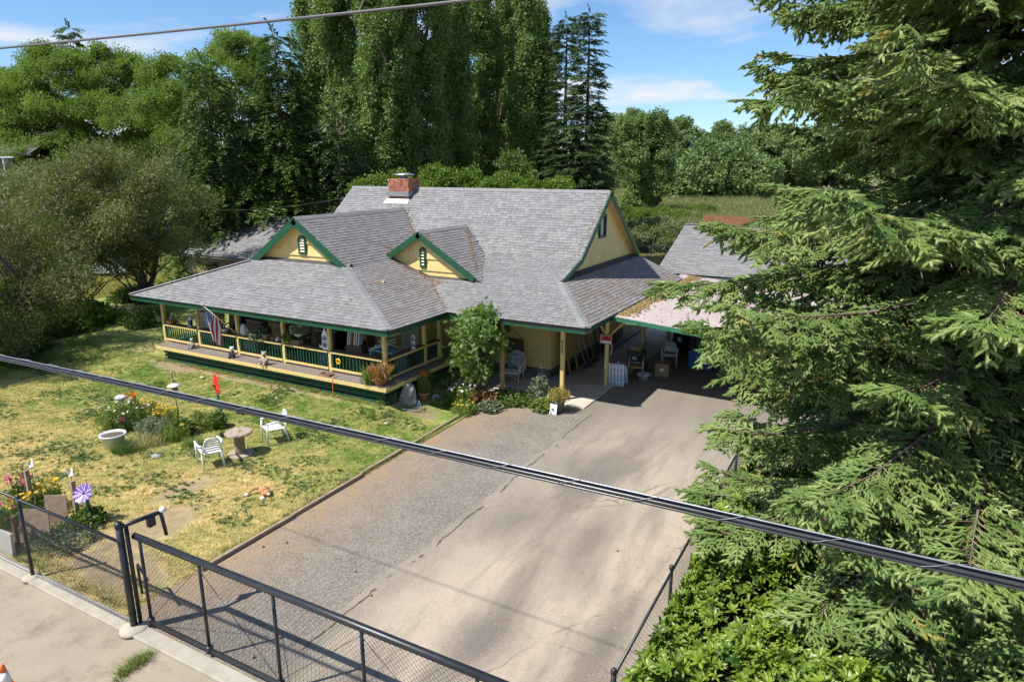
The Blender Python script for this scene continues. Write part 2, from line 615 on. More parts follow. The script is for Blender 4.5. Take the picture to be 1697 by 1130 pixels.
# long soft tyre-dark streaks down the drive
mp = nd(t, 'ShaderNodeMapping'); t.links.new(pos, mp.inputs['Vector'])
mp.inputs['Rotation'].default_value = (0, 0, math.radians(-6)); mp.inputs['Scale'].default_value = (0.75, 0.17, 1)
st = ramp(t, noise(t, mp.outputs[0], 1.15, 5, 0.62, 0.4), 0.44, 0.62)
c = mixnode(t, math_n(t, 'MULTIPLY', st, 0.8), base, (0.17, 0.14, 0.112))
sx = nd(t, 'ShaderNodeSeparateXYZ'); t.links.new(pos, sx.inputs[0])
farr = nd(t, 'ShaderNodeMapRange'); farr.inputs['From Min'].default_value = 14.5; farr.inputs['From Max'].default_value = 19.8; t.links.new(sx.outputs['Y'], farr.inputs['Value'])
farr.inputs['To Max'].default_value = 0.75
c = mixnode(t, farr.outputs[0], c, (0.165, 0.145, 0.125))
for cc, r in (((-6.3, 11.8), (0.9, 1.5)), ((-4.6, 11.8), (0.55, 1.9)), ((-5.0, 8.1), (0.6, 1.3)), ((-3.2, 9.0), (0.4, 1.4)), ((-6.0, 14.6), (1.2, 1.6))):
    c = mixnode(t, math_n(t, 'MULTIPLY', patch(t, pos, cc, r, 0.9, 0.6, 0.15, 1.3), 0.8), c, (0.145, 0.122, 0.104))
# hairline cracks
wv = noise(t, pos, 1.3, 4, 0.6)
wsum = nd(t, 'ShaderNodeVectorMath', operation='ADD'); t.links.new(pos, wsum.inputs[0])
cx = nd(t, 'ShaderNodeCombineXYZ'); t.links.new(wv, cx.inputs[0]); t.links.new(wv, cx.inputs[1]); t.links.new(cx.outputs[0], wsum.inputs[1])
v2 = nd(t, 'ShaderNodeTexVoronoi', feature='DISTANCE_TO_EDGE'); v2.inputs['Scale'].default_value = 0.42; t.links.new(wsum.outputs[0], v2.inputs['Vector'])
ck = nd(t, 'ShaderNodeMapRange'); ck.inputs['From Min'].default_value = 0.003; ck.inputs['From Max'].default_value = 0.011; ck.inputs['To Min'].default_value = 1; ck.inputs['To Max'].default_value = 0
t.links.new(v2.outputs['Distance'], ck.inputs['Value'])
ckf = math_n(t, 'MULTIPLY', ck.outputs[0], ramp(t, noise(t, pos, 0.45, 3), 0.46, 0.62))
c = mixnode(t, math_n(t, 'MULTIPLY', ckf, 0.75), c, (0.13, 0.10, 0.08))
c = mixnode(t, math_n(t, 'MULTIPLY', ramp(t, noise(t, pos, 26, 5, 0.8), 0.45, 0.7), 0.5), c, (0.20, 0.17, 0.14))
c = mixnode(t, math_n(t, 'MULTIPLY', ramp(t, noise(t, pos, 19, 3, 0.8), 0.58, 0.72), 0.5), c, (0.52, 0.46, 0.38))
edge = nd(t, 'ShaderNodeMapRange'); edge.inputs['From Min'].default_value = -6.3; edge.inputs['From Max'].default_value = -7.6
t.links.new(math_n(t, 'ADD', sx.outputs['X'], math_n(t, 'MULTIPLY', math_n(t, 'SUBTRACT', noise(t, pos, 1.4, 6, .7), .5), 1.6)), edge.inputs['Value'])
c = mixnode(t, math_n(t, 'MULTIPLY', edge.outputs[0], .75), c, mixnode(t, ramp(t, noise(t, pos, 24, 4, .8), .4, .65), (0.14, 0.12, 0.098), (0.27, 0.235, 0.195)))
t.links.new(c, p.inputs['Base Color']); p.inputs['Roughness'].default_value = 0.88
bn = nd(t, 'ShaderNodeBump'); bn.inputs['Strength'].default_value = 0.45; bn.inputs['Distance'].default_value = 0.008
t.links.new(noise(t, pos, 75, 5, 0.7), bn.inputs['Height']); t.links.new(bn.outputs[0], p.inputs['Normal'])
M_asph = m
rr = random.Random(3)
left = []
y = 5.72
w = 0.0
while y < 18.6:
    w = 0.9 * w + rr.uniform(-0.035, 0.035)
    left.append((-7.5 + w + 0.05 * math.sin(y * 1.3), y))
    y += 0.12
poly = [(x, y, 0.010) for x, y in left] + [(-7.72, 18.75, 0.010), (-7.72, 32.0, 0.010), (3.5, 32.0, 0.010), (-2.25, 15.0, 0.010), (-2.25, 5.72, 0.010)]
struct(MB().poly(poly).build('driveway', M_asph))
# soil-filled crack along the drive's broken edge: crumbs of asphalt and soil
M_soil = mat('soil', (0.105, 0.078, 0.052), 0.95, 0.3, 10, 0.8, 50)
mb = MB()
for i, (x, y) in enumerate(left[:-1]):
    if math.sin(y * 1.9) + rr.random() * 1.4 > 0.2:
        wd = rr.uniform(0.006, 0.028)
        x2, y2 = left[i + 1]
        mb.poly([(x + 0.16 - wd, y, 0.0145), (x + 0.16 + wd, y, 0.0145), (x2 + 0.16 + wd, y2, 0.0145), (x2 + 0.16 - wd, y2, 0.0145)])
ob = mb.build('crack_soil', M_soil); ob['kind'] = 'stuff'; tag(ob, 'dark soil filling the crack along the broken asphalt edge', 'soil', kind='stuff')

# concrete walk and porch slab by the house
M_slab = mat('slab_concrete', (0.52, 0.475, 0.40), 0.85, 0.18, 1.5, 0.3, 70, wear=(0.36, 0.31, 0.24), wlo=0.5, whi=0.8)
struct(MB().box((-10.6, 20.35, 0.0), (5.76, 2.9, 0.1)).build('walkway', M_slab, bevel=0.01))
struct(MB().box((-8.55, 26.5, 0.0), (1.66, 9.38, 0.1)).build('side_walk', M_slab, bevel=0.01))
M_ledge = mat('ledge_concrete', (0.30, 0.28, 0.25), 0.9, 0.2, 3, 0.4, 60)
struct(MB().box((-9.45, 25.5, 0.06), (0.12, 8.6, 0.24)).build('wall_kerb', M_ledge))
# gravel path on the far left beyond the lawn
M_path = mat('path_gravel', (0.36, 0.27, 0.20), 0.95, 0.2, 3, 0.6, 50)
a, b, c_, d = G(60, 560), G(225, 540), G(262, 520), G(110, 540)
struct(MB().poly([(a.x, a.y, 0.05), (b.x, b.y, 0.05), (c_.x, c_.y, 0.05), (d.x, d.y, 0.05)]).build('path', M_path))

# timbers edging the lawn
M_timber = mat('old_timber', (0.30, 0.225, 0.155), 0.85, 0.3, 14, 0.6, 60)
ey = 7.2
eds = []
for i, L in enumerate((2.35, 2.3, 2.4, 2.2)):
    e = MB().box((0, 0, 0), (0.075, L - 0.03, 0.11)).build('lawn_edging_timber', M_timber, bevel=0.008)
    e.location = (-10.62 + 0.02 * (i % 2) - 0.06 * i, ey + L / 2, 0.035)
    e.rotation_euler = (0.004 * i, 0.02, rr.uniform(-0.004, 0.018))
    ey += L
    eds.append(tag(e, ['weathered timber edging the lawn, nearest the gate', 'weathered lawn edging timber, second from the gate', 'weathered lawn edging timber, third from the gate', 'weathered lawn edging timber ending at the flower bed'][i], 'timber', 'timbers edging the lawn'))

# far hills
mb = MB()
hp = []
N = 60
for i in range(N + 1):
    a = -1.0 + 2.2 * i / N
    r = 5200
    h = 110 + 60 * math.sin(i * 0.7) + 45 * math.sin(i * 1.9 + 1) + 25 * math.sin(i * 3.7)
    hp.append((r * math.sin(a), r * math.cos(a), -5.0))
    hp.append((r * 1.02 * math.sin(a), r * 1.02 * math.cos(a), max(30, h)))
    hp.append((r * 1.12 * math.sin(a), r * 1.12 * math.cos(a), -5.0))
fs = []
for i in range(N):
    k = i * 3
    fs += [(k, k + 3, k + 4, k + 1), (k + 1, k + 4, k + 5, k + 2)]
struct(mb.add(hp, fs).build('hills', mat('hill_forest', (0.055, 0.085, 0.06), 1.0, 0.3, 0.01), smooth=True))

# ================================================================ chain link fences
M_blackpipe = mat('black_vinyl_pipe', (0.018, 0.02, 0.024), 0.38, 0.25, 5, wear=(0.06, 0.06, 0.06), wlo=0.66, whi=0.8)
M_wire = mat('black_vinyl_wire', (0.028, 0.028, 0.03), 0.5, 0.2, 5)
M_galv = mat('galvanised_steel', (0.42, 0.43, 0.44), 0.45, 0.2, 12, metal=0.7)
M_foot = mat('footing_concrete', (0.40, 0.35, 0.28), 0.9, 0.15, 5, 0.5, 50)

def chain_mesh(a, b, z0, z1, pitch=0.058, r=0.0022):
    """diamond mesh of single wires between a and b (xy), hung from z1 to z0"""
    a, b = Vector((a[0], a[1], 0)), Vector((b[0], b[1], 0))
    L = (b - a).length
    d = (b - a).normalized()
    nrm = Vector((-d.y, d.x, 0)) * 0.003
    H = z1 - z0
    mb = MB()
    s = -H
    while s < L:
        for sg in (1, -1):
            p0, p1 = s, s + H
            u0, u1 = max(0.0, p0), min(L, p1)
            if u1 - u0 < 0.02:
                continue
            za, zb = (z0 + (u0 - p0), z0 + (u1 - p0)) if sg > 0 else (z1 - (u0 - p0), z1 - (u1 - p0))
            mb.tube([a + d * u0 + nrm * sg + Vector((0, 0, za)), a + d * u1 + nrm * sg + Vector((0, 0, zb))], r, 3, cap=False)
        s += pitch * 1.414
    return mb

FY = 5.58
fence = thing('chain_link_fence', 'black chain link fence of the street front, left of the gate', 'fence', (-13.17, FY, 0))
off = (-13.17, FY, 0)
for x in (-19.2, -16.2, -13.17):
    MB(off).tube([(x, FY, 0), (x, FY, 1.64)], 0.034, 10).lathe([(0.04, 1.64), (0.036, 1.67), (0.0, 1.69)], 10, (x, FY, 0)).build('post', M_blackpipe, fence, True)
    MB(off).lathe([(0.17, 0.0), (0.14, 0.045), (0.05, 0.06)], 14, (x + .01, FY - .03, 0.02)).build('footing', M_foot, fence, True)
MB(off).tube([(-22.5, FY, 1.6), (-10.2, FY, 1.6)], 0.026, 10).build('top_rail', M_blackpipe, fence, True)
MB(off).tube([(-22.5, FY + .02, 0.09), (-10.2, FY + .02, 0.09)], 0.012, 6).build('bottom_wire', M_galv, fence, True)
w_ = chain_mesh((-20.5, FY), (-10.2, FY), 0.07, 1.6); w_.off = Vector(off)
ob = w_.build('mesh_wire', M_wire, fence); ob['kind'] = 'stuff'
for x in (-13.17, -16.2):
    for z in (0.35, 0.8, 1.25):
        MB(off).lathe([(0.038, -.012), (0.041, 0), (0.038, .012)], 10, (x, FY, z)).build('tie_band', M_blackpipe, fence)

gate = thing('sliding_gate', 'long black chain link sliding gate across the driveway mouth', 'gate', (-6.5, FY + .12, 0))
off = (-6.5, FY + .12, 0)
GY = FY + 0.17
MB(off).tube([(-10.05, GY, 1.66), (-1.2, GY, 1.66)], 0.054, 14).build('top_track', M_blackpipe, gate, True)
MB(off).tube([(-9.95, GY, 0.12), (-1.2, GY, 0.12)], 0.036, 10).build('bottom_rail', M_blackpipe, gate, True)
for x in (-9.93, -8.5, -6.95, -5.35, -3.6):
    MB(off).tube([(x, GY, 0.12), (x, GY, 1.62)], 0.026, 10).build('upright', M_blackpipe, gate, True)
    MB(off).lathe([(0.05, -.06), (0.06, -.03), (0.06, .03), (0.045, .06)], 10, (x, GY, 0.13)).build('roller_bracket', M_blackpipe, gate, True)
MB(off).tube([(-9.9, GY - .02, 0.2), (-8.5, GY - .02, 1.55)], 0.005, 5).tube([(-8.5, GY - .02, 1.55), (-6.95, GY - .02, 0.2)], 0.005, 5).tube([(-6.95, GY - .02, 0.2), (-5.35, GY - .02, 1.55)], 0.005, 5).tube([(-5.35, GY - .02, 1.55), (-3.6, GY - .02, 0.2)], 0.005, 5).build('truss_rod', M_blackpipe, gate, True)
w_ = chain_mesh((-9.93, GY), (-3.4, GY), 0.14, 1.62); w_.off = Vector(off)
ob = w_.build('mesh_wire', M_wire, gate); ob['kind'] = 'stuff'

gp = thing('gate_post', 'thick black gate post with roller arm and white cap', 'post', (-10.14, FY, 0))
off = (-10.14, FY, 0)
MB(off).tube([(-10.14, FY, 0), (-10.14, FY, 1.9)], 0.055, 14).lathe([(0.065, 1.87), (0.065, 1.93), (0.04, 1.96), (0.0, 1.965)], 14, (-10.14, FY, 0)).build('post', M_blackpipe, gp, True)
MB(off).tube([(-10.14 + .02, FY + .10, 0), (-10.14 + .02, FY + .10, 1.86)], 0.032, 10).build('guide_post', M_blackpipe, gp, True)
MB(off).tube([(-10.14, FY - .02, 1.87), (-10.0, FY + .62, 1.88)], 0.036, 10).tube([(-10.0, FY + .62, 1.9), (-9.98, FY + .66, 1.45)], 0.03, 10).build('roller_arm', M_blackpipe, gp, True)
MB(off).box((-10.03, FY + .46, 1.78), (.09, .12, .17)).build('roller_housing', M_blackpipe, gp, bevel=.01)
MB(off).ball((-9.985, FY + .655, 1.91), .058, 12, 8).build('cap', mat('white_cap', (.82, .82, .8), .5, .05), gp, True)
for z in (0.3, .75, 1.2, 1.6):
    MB(off).lathe([(0.058, -.015), (0.062, 0), (0.058, .015)], 12, (-10.14, FY, z)).build('band', M_blackpipe, gp)
MB(off).lathe([(0.24, 0.0), (0.2, 0.05), (0.06, 0.07)], 16, (-10.12, FY - .02, 0.02)).build('footing', M_foot, gp, True)
# low bent pipe stop behind the fence
st_ = MB((-10.95, 6.2, 0)).tube([(-10.95, 6.25, 0), (-10.97, 6.25, .58), (-10.9, 6.22, .62), (-10.3, 6.0, .62)], 0.022, 8).build('gate_stop', M_blackpipe, None, True)
st_.location = (-10.95, 6.2, 0)
tag(st_, 'low bent black pipe behind the fence beside the gate post', 'pipe')

RX = -2.36
rf = thing('chain_link_fence', 'black chain link fence between driveway and glossy hedge', 'fence', (RX, 10, 0))
off = (RX, 10, 0)
for y in (7.0, 9.6, 12.2, 14.8):
    MB(off).tube([(RX, y, 0), (RX, y, 1.25)], 0.036 if y == 7.0 else .026, 10).lathe([(0.043, 1.25), (0.043, 1.29), (0.02, 1.32), (0, 1.322)], 10, (RX, y, 0)).build('post', M_blackpipe, rf, True)
MB(off).tube([(RX, 7.0, 1.2), (RX, 15.6, 1.2)], 0.022, 10).build('top_rail', M_blackpipe, rf, True)
for z in (.3, .7, 1.1):
    MB(off).lathe([(0.042, -.012), (0.046, 0), (0.042, .012)], 10, (RX, 7.0, z)).build('tie_band', M_blackpipe, rf)
w_ = chain_mesh((RX, 7.0), (RX, 15.6), 0.06, 1.2); w_.off = Vector(off)
ob = w_.build('mesh_wire', M_wire, rf); ob['kind'] = 'stuff'

# ================================================================ overhead lines
M_cab = mat('black_cable', (0.035, 0.037, 0.042), 0.26, 0.2, 8)
M_lash = mat('lashing_wire', (0.30, 0.31, 0.33), 0.4, 0.1, 8, metal=0.6)
cab = thing('cable_bundle', 'thick lashed bundle of black overhead cables crossing the yard', 'cable', (-20, 3.4, 5.55))
def cab_p(x, dy=0.0, dz=0.0):
    return Vector((x + 20, dy, 7.4 - 5.55 - 3.4 * 0.523 - 0.0011 * (x - 3) ** 2 * (0.9 if x < 3 else 0.5) + dz))
cxs = [8 - i * 0.8 for i in range(60)]
for dy, dz, r in ((-.017, .009, .0105), (.013, .014, .011), (.0, -.012, .0115), (-.021, -.011, .0075), (.021, -.008, .008), (-.004, .031, .005)):
    MB().tube([cab_p(x, dy, dz) for x in cxs], r, 8).build('cable_strand' if dz < .028 else 'messenger_wire', M_cab if dz < .028 else M_lash, cab, True)
mb = MB()
pts = []
for i in range(560):
    x = 8 - i * 0.07
    a = i * 0.95
    pts.append(cab_p(x, .034 * math.cos(a), .008 + .031 * math.sin(a)))
mb.tube(pts, .0014, 4).build('lashing_wire', M_lash, cab, True)
tw = thing('power_line', 'single thin overhead wire high across the sky', 'cable', (-12, 4.2, 8.5))
MB().tube([(x + 12, 0, 7.4 + 4.2 * (0.252 + 0.0042 * max(0, -x - 2) ** 1.15) - 8.5) for x in [6 - i * 1.0 for i in range(60)]], .011, 6).build('wire', mat('grey_wire', (.10, .10, .11), .5, .1), tw, True)

# ================================================================ house
M_yellow = mat('yellow_paint', (0.66, 0.50, 0.195), 0.6, 0.08, 3, 0.15, 40, wear=(0.55, 0.40, 0.17), wlo=0.58, whi=0.8)
M_green = mat('green_paint', (0.010, 0.072, 0.032), 0.5, 0.2, 6, wear=(0.02, 0.105, 0.05), wlo=0.6, whi=0.8)
M_deckw = mat('deck_wood', (0.19, 0.165, 0.14), 0.8, 0.25, 14, 0.5, 60, wear=(0.23, 0.185, 0.15), wlo=0.5, whi=0.75)
M_brownw = mat('brown_shelf_wood', (0.13, 0.085, 0.06), 0.7, 0.3, 12, 0.4, 60)
M_found = mat('foundation', (0.16, 0.155, 0.15), 0.9, 0.2, 4, 0.5, 40)
M_dark = mat('dark_interior', (0.035, 0.032, 0.03), 0.8, 0.3, 3)
M_glass, t, p, o = new_mat('window_glass')
p.inputs['Base Color'].default_value = (0.02, 0.025, 0.03, 1); p.inputs['Roughness'].default_value = 0.06
M_flash = mat('white_flashing', (0.78, 0.78, 0.77), 0.4, 0.05, 5)
# shingles: tone per shingle (attribute), warm lichen and needle stain by attribute
m, t, p, o = new_mat('asphalt_shingle')
at = nd(t, 'ShaderNodeAttribute', attribute_name='tone')
sp = nd(t, 'ShaderNodeSeparateColor'); t.links.new(at.outputs['Color'], sp.inputs[0])
pos = wpos(t)
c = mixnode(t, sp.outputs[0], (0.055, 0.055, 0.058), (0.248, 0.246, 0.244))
gr = ramp(t, noise(t, pos, 130, 3, 0.7), 0.35, 0.7)
c = mixnode(t, math_n(t, 'MULTIPLY', gr, 0.2), c, (0.34, 0.335, 0.335))
c = mixnode(t, math_n(t, 'MULTIPLY', ramp(t, noise(t, pos, 0.6, 5), 0.45, 0.75), 0.25), c, (0.12, 0.12, 0.125))
st = math_n(t, 'MULTIPLY', sp.outputs[1], ramp(t, noise(t, pos, 14, 4, 0.65), 0.4, 0.62))
c = mixnode(t, st, c, (0.20, 0.115, 0.06))
t.links.new(c, p.inputs['Base Color']); p.inputs['Roughness'].default_value = 0.85
p.inputs['Specular IOR Level'].default_value = 0.3
bn = nd(t, 'ShaderNodeBump'); bn.inputs['Strength'].default_value = 0.3; bn.inputs['Distance'].default_value = 0.004
t.links.new(noise(t, pos, 220, 3), bn.inputs['Height']); t.links.new(bn.outputs[0], p.inputs['Normal'])
M_shingle = m
M_felt = mat('roof_felt', (0.055, 0.053, 0.052), 0.9, 0.2, 3)
# one-off shingles carry their tone in the object colour
m, t, p, o = new_mat('asphalt_shingle_single')
oi = nd(t, 'ShaderNodeObjectInfo'); pos = wpos(t)
at = nd(t, 'ShaderNodeAttribute', attribute_name='tone')
sp = nd(t, 'ShaderNodeSeparateColor'); t.links.new(at.outputs['Color'], sp.inputs[0])
c = mixnode(t, math_n(t, 'MULTIPLY', sp.outputs[0], math_n(t, 'ADD', math_n(t, 'MULTIPLY', oi.outputs['Random'], .3), .72)), (0.055, 0.055, 0.058), (0.248, 0.246, 0.244))
c = mixnode(t, math_n(t, 'MULTIPLY', ramp(t, noise(t, pos, 130, 3, 0.7), 0.35, 0.7), 0.35), c, (0.34, 0.33, 0.325))
c = mixnode(t, math_n(t, 'MULTIPLY', ramp(t, noise(t, pos, 0.6, 5), 0.45, 0.75), 0.35), c, (0.12, 0.118, 0.125))
c = mixnode(t, math_n(t, 'MULTIPLY', ramp(t, noise(t, pos, 14, 4, 0.65), 0.5, 0.65), 0.12), c, (0.20, 0.115, 0.06))
t.links.new(c, p.inputs['Base Color']); p.inputs['Roughness'].default_value = 0.85; p.inputs['Specular IOR Level'].default_value = 0.3
M_shingle1 = m

EV = 2.77
HO = Vector((-16, 22, 0))
house = thing('house', 'yellow house with green trim, grey shingle roof and wraparound porch', 'house', HO)

def plane(a, b, c):   # z = a + b x + c y
    return (a, b, c)
WX, WR, WL = -18.58, -12.47, -24.69
DX, DY, DZ = -14.97, 20.32, 5.11
PL = {
 'main_skirt': (plane(EV - .34 * 18.38, 0, .34), [(-22.3, 18.38), (-7.53, 18.38), (-9.49, 20.86), (-9.49, 22.52), (-22.3, 22.52)]),
 'main_upper': (plane(4.17 - .82 * 22.52, 0, .82), [(-22.36, 22.52), (-9.49, 22.52), (-9.49, 25.35), (-22.36, 25.35)]),
 'main_back': (plane(6.49 + .74 * 25.35, 0, -.74), [(-22.36, 25.35), (-9.49, 25.35), (-9.49, 29.15), (-22.36, 29.15)]),
 'side_skirt': (plane(EV - .43 * 7.53, -.43, 0), [(-7.53, 18.38), (-7.53, 29.1), (-9.78, 29.1), (-9.78, 21.23)]),
 'porch_front': (plane(EV - .48 * 15.29, 0, .48), [(WL, 15.29), (WR, 15.29), (-16.24, 17.87), (-16.24, 18.14), (-20.92, 18.14), (-20.92, 17.87)]),
 'wing_skirt': (plane(EV + .329 * WR, -.329, 0), [(WR, 15.29), (WR, 23.0), (-16.24, 23.0), (-16.24, 17.87)]),
 'wing_skirt_far': (plane(EV - .329 * WL, .329, 0), [(WL, 15.29), (-20.92, 17.87), (-20.92, 26.0), (WL, 26.0)]),
 'wing_upper': (plane(4.01 - .70 * 16.24, -.70, 0), [(-16.24, 17.87), (-16.24, 25.2), (WX, 25.2), (WX, 17.87)]),
 'wing_upper_far': (plane(4.01 + .70 * 20.92, .70, 0), [(WX, 17.87), (WX, 25.2), (-20.92, 25.2), (-20.92, 17.87)]),
 'dormer': (plane(DZ + .62 * DX, -.62, 0), [(DX, DY), (-12.2, DY), (-12.2, 24.4), (DX, 24.4)]),
 'dormer_far': (plane(DZ - .62 * DX, .62, 0), [(DX, DY), (DX, 24.4), (-17.4, 24.4), (-17.4, DY)]),
}
STAIN = {'side_skirt': 0.65, 'wing_skirt': 0.4, 'wing_upper': 0.25, 'dormer': 0.3, 'main_skirt': 0.1, 'porch_front': 0.08}

def zpl(P, x, y):
    return P[0] + P[1] * x + P[2] * y

def inside(poly, x, y):
    r = False
    j = len(poly) - 1
    for i in range(len(poly)):
        xi, yi = poly[i]; xj, yj = poly[j]
        if (yi > y) != (yj > y) and x < (xj - xi) * (y - yi) / (yj - yi) + xi:
            r = not r
        j = i
    return r

def covered(planes, name, x, y, tol=0.035):
    z = zpl(planes[name][0], x, y)
    for k, (P, poly) in planes.items():
        if k != name and zpl(P, x, y) > z + tol and inside(poly, x, y):
            return True
    return False

def shingle_tabs(planes, name, expo=0.142, tabw=0.23, over=0.05, seed=1):
    """all shingle tabs of one roof plane: list of (corner4, lift) in world"""
    P, poly = planes[name]
    rr = random.Random(seed)
    g = Vector((P[1], P[2]))
    sl = g.length
    u = g / sl                               # upslope in plan
    a = Vector((-u.y, u.x)) * -1              # along the eave
    k = 1 / math.sqrt(1 + sl * sl)
    us = [Vector(q).dot(u) for q in poly]
    step = expo * k
    tabs = []
    row = 0
    s = min(us) - over * k
    while s < max(us) - 0.01:
        mid = min(max(s + step * 0.5, min(us) + 1e-4), max(us) - 1e-4)
        xs = []
        n = len(poly)
        for i in range(n):
            q0, q1 = Vector(poly[i]), Vector(poly[(i + 1) % n])
            d0, d1 = q0.dot(u) - mid, q1.dot(u) - mid
            if (d0 > 0) != (d1 > 0):
                q = q0 + (q1 - q0) * (d0 / (d0 - d1))
                xs.append(q.dot(a))
        xs.sort()
        for i in range(0, len(xs) - 1, 2):
            x0, x1 = xs[i], xs[i + 1]
            x = x0 - (row % 2) * tabw * 0.5 - rr.random() * 0.12
            while x < x1:
                w = tabw * rr.choice((0.55, 0.8, 1.0, 1.0, 1.25))
                t0, t1 = max(x, x0), min(x + w - 0.008, x1)
                x += w
                if t1 - t0 < 0.04:
                    continue
                c = u * mid + a * ((t0 + t1) / 2)
                if covered(planes, name, c.x, c.y):
                    continue
                s1 = min(s + step * 1.16, max(us))
                lift = 0.017 + 0.007 * rr.random()
                q = []
                for ss, tt in ((s, t0), (s, t1), (s1, t1), (s1, t0)):
                    pq = u * ss + a * tt
                    q.append(Vector((pq.x, pq.y, zpl(P, pq.x, pq.y))))
                tabs.append((q, lift, row))
        s += step
        row += 1
    return tabs

def tabs_mesh(tabs, P, off, stain, seed, mname):
    rr = random.Random(seed)
    nrm = Vector((-P[1], -P[2], 1)).normalized()
    V, F, T = [], [], []
    for q, lift, row in tabs:
        b = len(V)
        lo = [q[0] + nrm * lift, q[1] + nrm * lift, q[2] + nrm * 0.006, q[3] + nrm * 0.006]
        bt = [q[0], q[1], q[2] - nrm * 0.004, q[3] - nrm * 0.004]
        V += [tuple(v - off) for v in lo + bt]
        F += [(b, b + 1, b + 2, b + 3), (b + 4, b + 5, b + 1, b), (b + 5, b + 6, b + 2, b + 1), (b + 7, b + 4, b, b + 3)]
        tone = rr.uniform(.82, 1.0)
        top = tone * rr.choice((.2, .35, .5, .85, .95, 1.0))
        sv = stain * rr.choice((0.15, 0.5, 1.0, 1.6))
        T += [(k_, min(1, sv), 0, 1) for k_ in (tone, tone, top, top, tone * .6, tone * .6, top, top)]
    me = bpy.data.meshes.new(mname)
    me.from_pydata(V, [], F)
    ca = me.color_attributes.new('tone', 'FLOAT_COLOR', 'POINT')
    ca.data.foreach_set('color', np.array(T, np.float32).ravel())
    return me

def roof_sheet(planes, name, off, thick=0.12):
    P, poly = planes[name]
    mb = MB(off)
    nrm = Vector((-P[1], -P[2], 1)).normalized()
    mb.slab([Vector((x, y, zpl(P, x, y))) - nrm * (thick + .004) for x, y in poly], nrm * thick)
    return mb

roof_of = {}
for i, name in enumerate(PL):
    nm = {'main_skirt': 'main_roof', 'main_upper': 'main_roof', 'main_back': 'main_roof', 'side_skirt': 'side_roof'}.get(name, 'dormer_roof' if 'dormer' in name else 'porch_roof')
    if name == 'main_skirt' or name == 'dormer_far':
        sh = MB(HO); P, poly = PL[name]
        sh.slab([Vector((x, y, zpl(P, x, y) - .11)) for x, y in poly], (0, 0, .1))
    else:
        sh = roof_sheet(PL, name, HO)
    r = sh.build(nm, M_felt, house)
    roof_of[name] = r
    tabs = shingle_tabs(PL, name, seed=10 + i)
    if name == 'porch_front':
        # the shingles that show largest are objects of their own
        tabs.sort(key=lambda q: (Vector((0, 0, CAM_H)) - q[0][0]).length)
        single, tabs = tabs[:300], tabs[300:]
        P = PL[name][0]
        nrm = Vector((-P[1], -P[2], 1)).normalized()
        cache = {}
        for q, lift, row in single:
            w = round((q[1] - q[0]).length, 2)
            if w not in cache:
                up = (q[3] - q[0])
                h_ = up.length
                lo = [Vector((0, 0, lift)), Vector((w, 0, lift)), Vector((w, h_, .006)), Vector((0, h_, .006))]
                bt = [Vector((0, 0, 0)), Vector((w, 0, 0)), Vector((w, h_, -.004)), Vector((0, h_, -.004))]
                me = bpy.data.meshes.new('shingle')
                me.from_pydata(lo + bt, [], [(0, 1, 2, 3), (4, 5, 1, 0), (5, 6, 2, 1), (7, 4, 0, 3)])
                me.materials.append(M_shingle1)
                ca = me.color_attributes.new('tone', 'FLOAT_COLOR', 'POINT')
                tp = .25 if len(cache) % 2 else .8
                ca.data.foreach_set('color', np.array([(k_, 0, 0, 1) for k_ in (.95, .95, tp, tp, .5, .5, .2, .2)], np.float32).ravel())
                cache[w] = me
            ob = bpy.data.objects.new('shingle', cache[w])
            COL.objects.link(ob)
            ob.parent = r
            ob.location = q[0] - HO
            ob.rotation_euler = (math.atan(.48), 0, 0)
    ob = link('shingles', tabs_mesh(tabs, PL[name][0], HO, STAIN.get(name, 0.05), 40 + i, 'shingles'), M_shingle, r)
    ob['kind'] = 'stuff'

def cap_run(a, b, la, lb, parent, w=0.17, step=0.2, up=0.02):
    """ridge or hip caps from a to b: bent overlapping shingles; la, lb outward-down side directions"""
    a, b = Vector(a), Vector(b)
    L = (b - a).length
    d = (b - a) / L
    V, F, T = [], [], []
    n = int(L / step)
    for i in range(n):
        p0, p1 = a + d * (i * step), a + d * min(L, (i + 1.25) * step)
        k = len(V)
        h0, h1 = Vector((0, 0, up + .014)), Vector((0, 0, up + .003))
        V += [tuple(p0 + Vector(la) * w + h0 - HO), tuple(p0 + h0 + Vector((0, 0, .012)) - HO), tuple(p0 + Vector(lb) * w + h0 - HO),
              tuple(p1 + Vector(la) * w + h1 - HO), tuple(p1 + h1 + Vector((0, 0, .012)) - HO), tuple(p1 + Vector(lb) * w + h1 - HO),
              tuple(p0 + Vector(la) * w - HO), tuple(p0 - HO), tuple(p0 + Vector(lb) * w - HO)]
        F += [(k, k + 1, k + 4, k + 3), (k + 1, k + 2, k + 5, k + 4), (k + 6, k + 7, k + 1, k), (k + 7, k + 8, k + 2, k + 1)]
        tn = random.random() * .25 + .7
        T += [(tn, .03, 0, 1)] * 9
    me = bpy.data.meshes.new('ridge_cap')
    me.from_pydata(V, [], F)
    ca = me.color_attributes.new('tone', 'FLOAT_COLOR', 'POINT')
    ca.data.foreach_set('color', np.array(T, np.float32).ravel())
    return link('ridge_cap', me, M_shingle, parent)

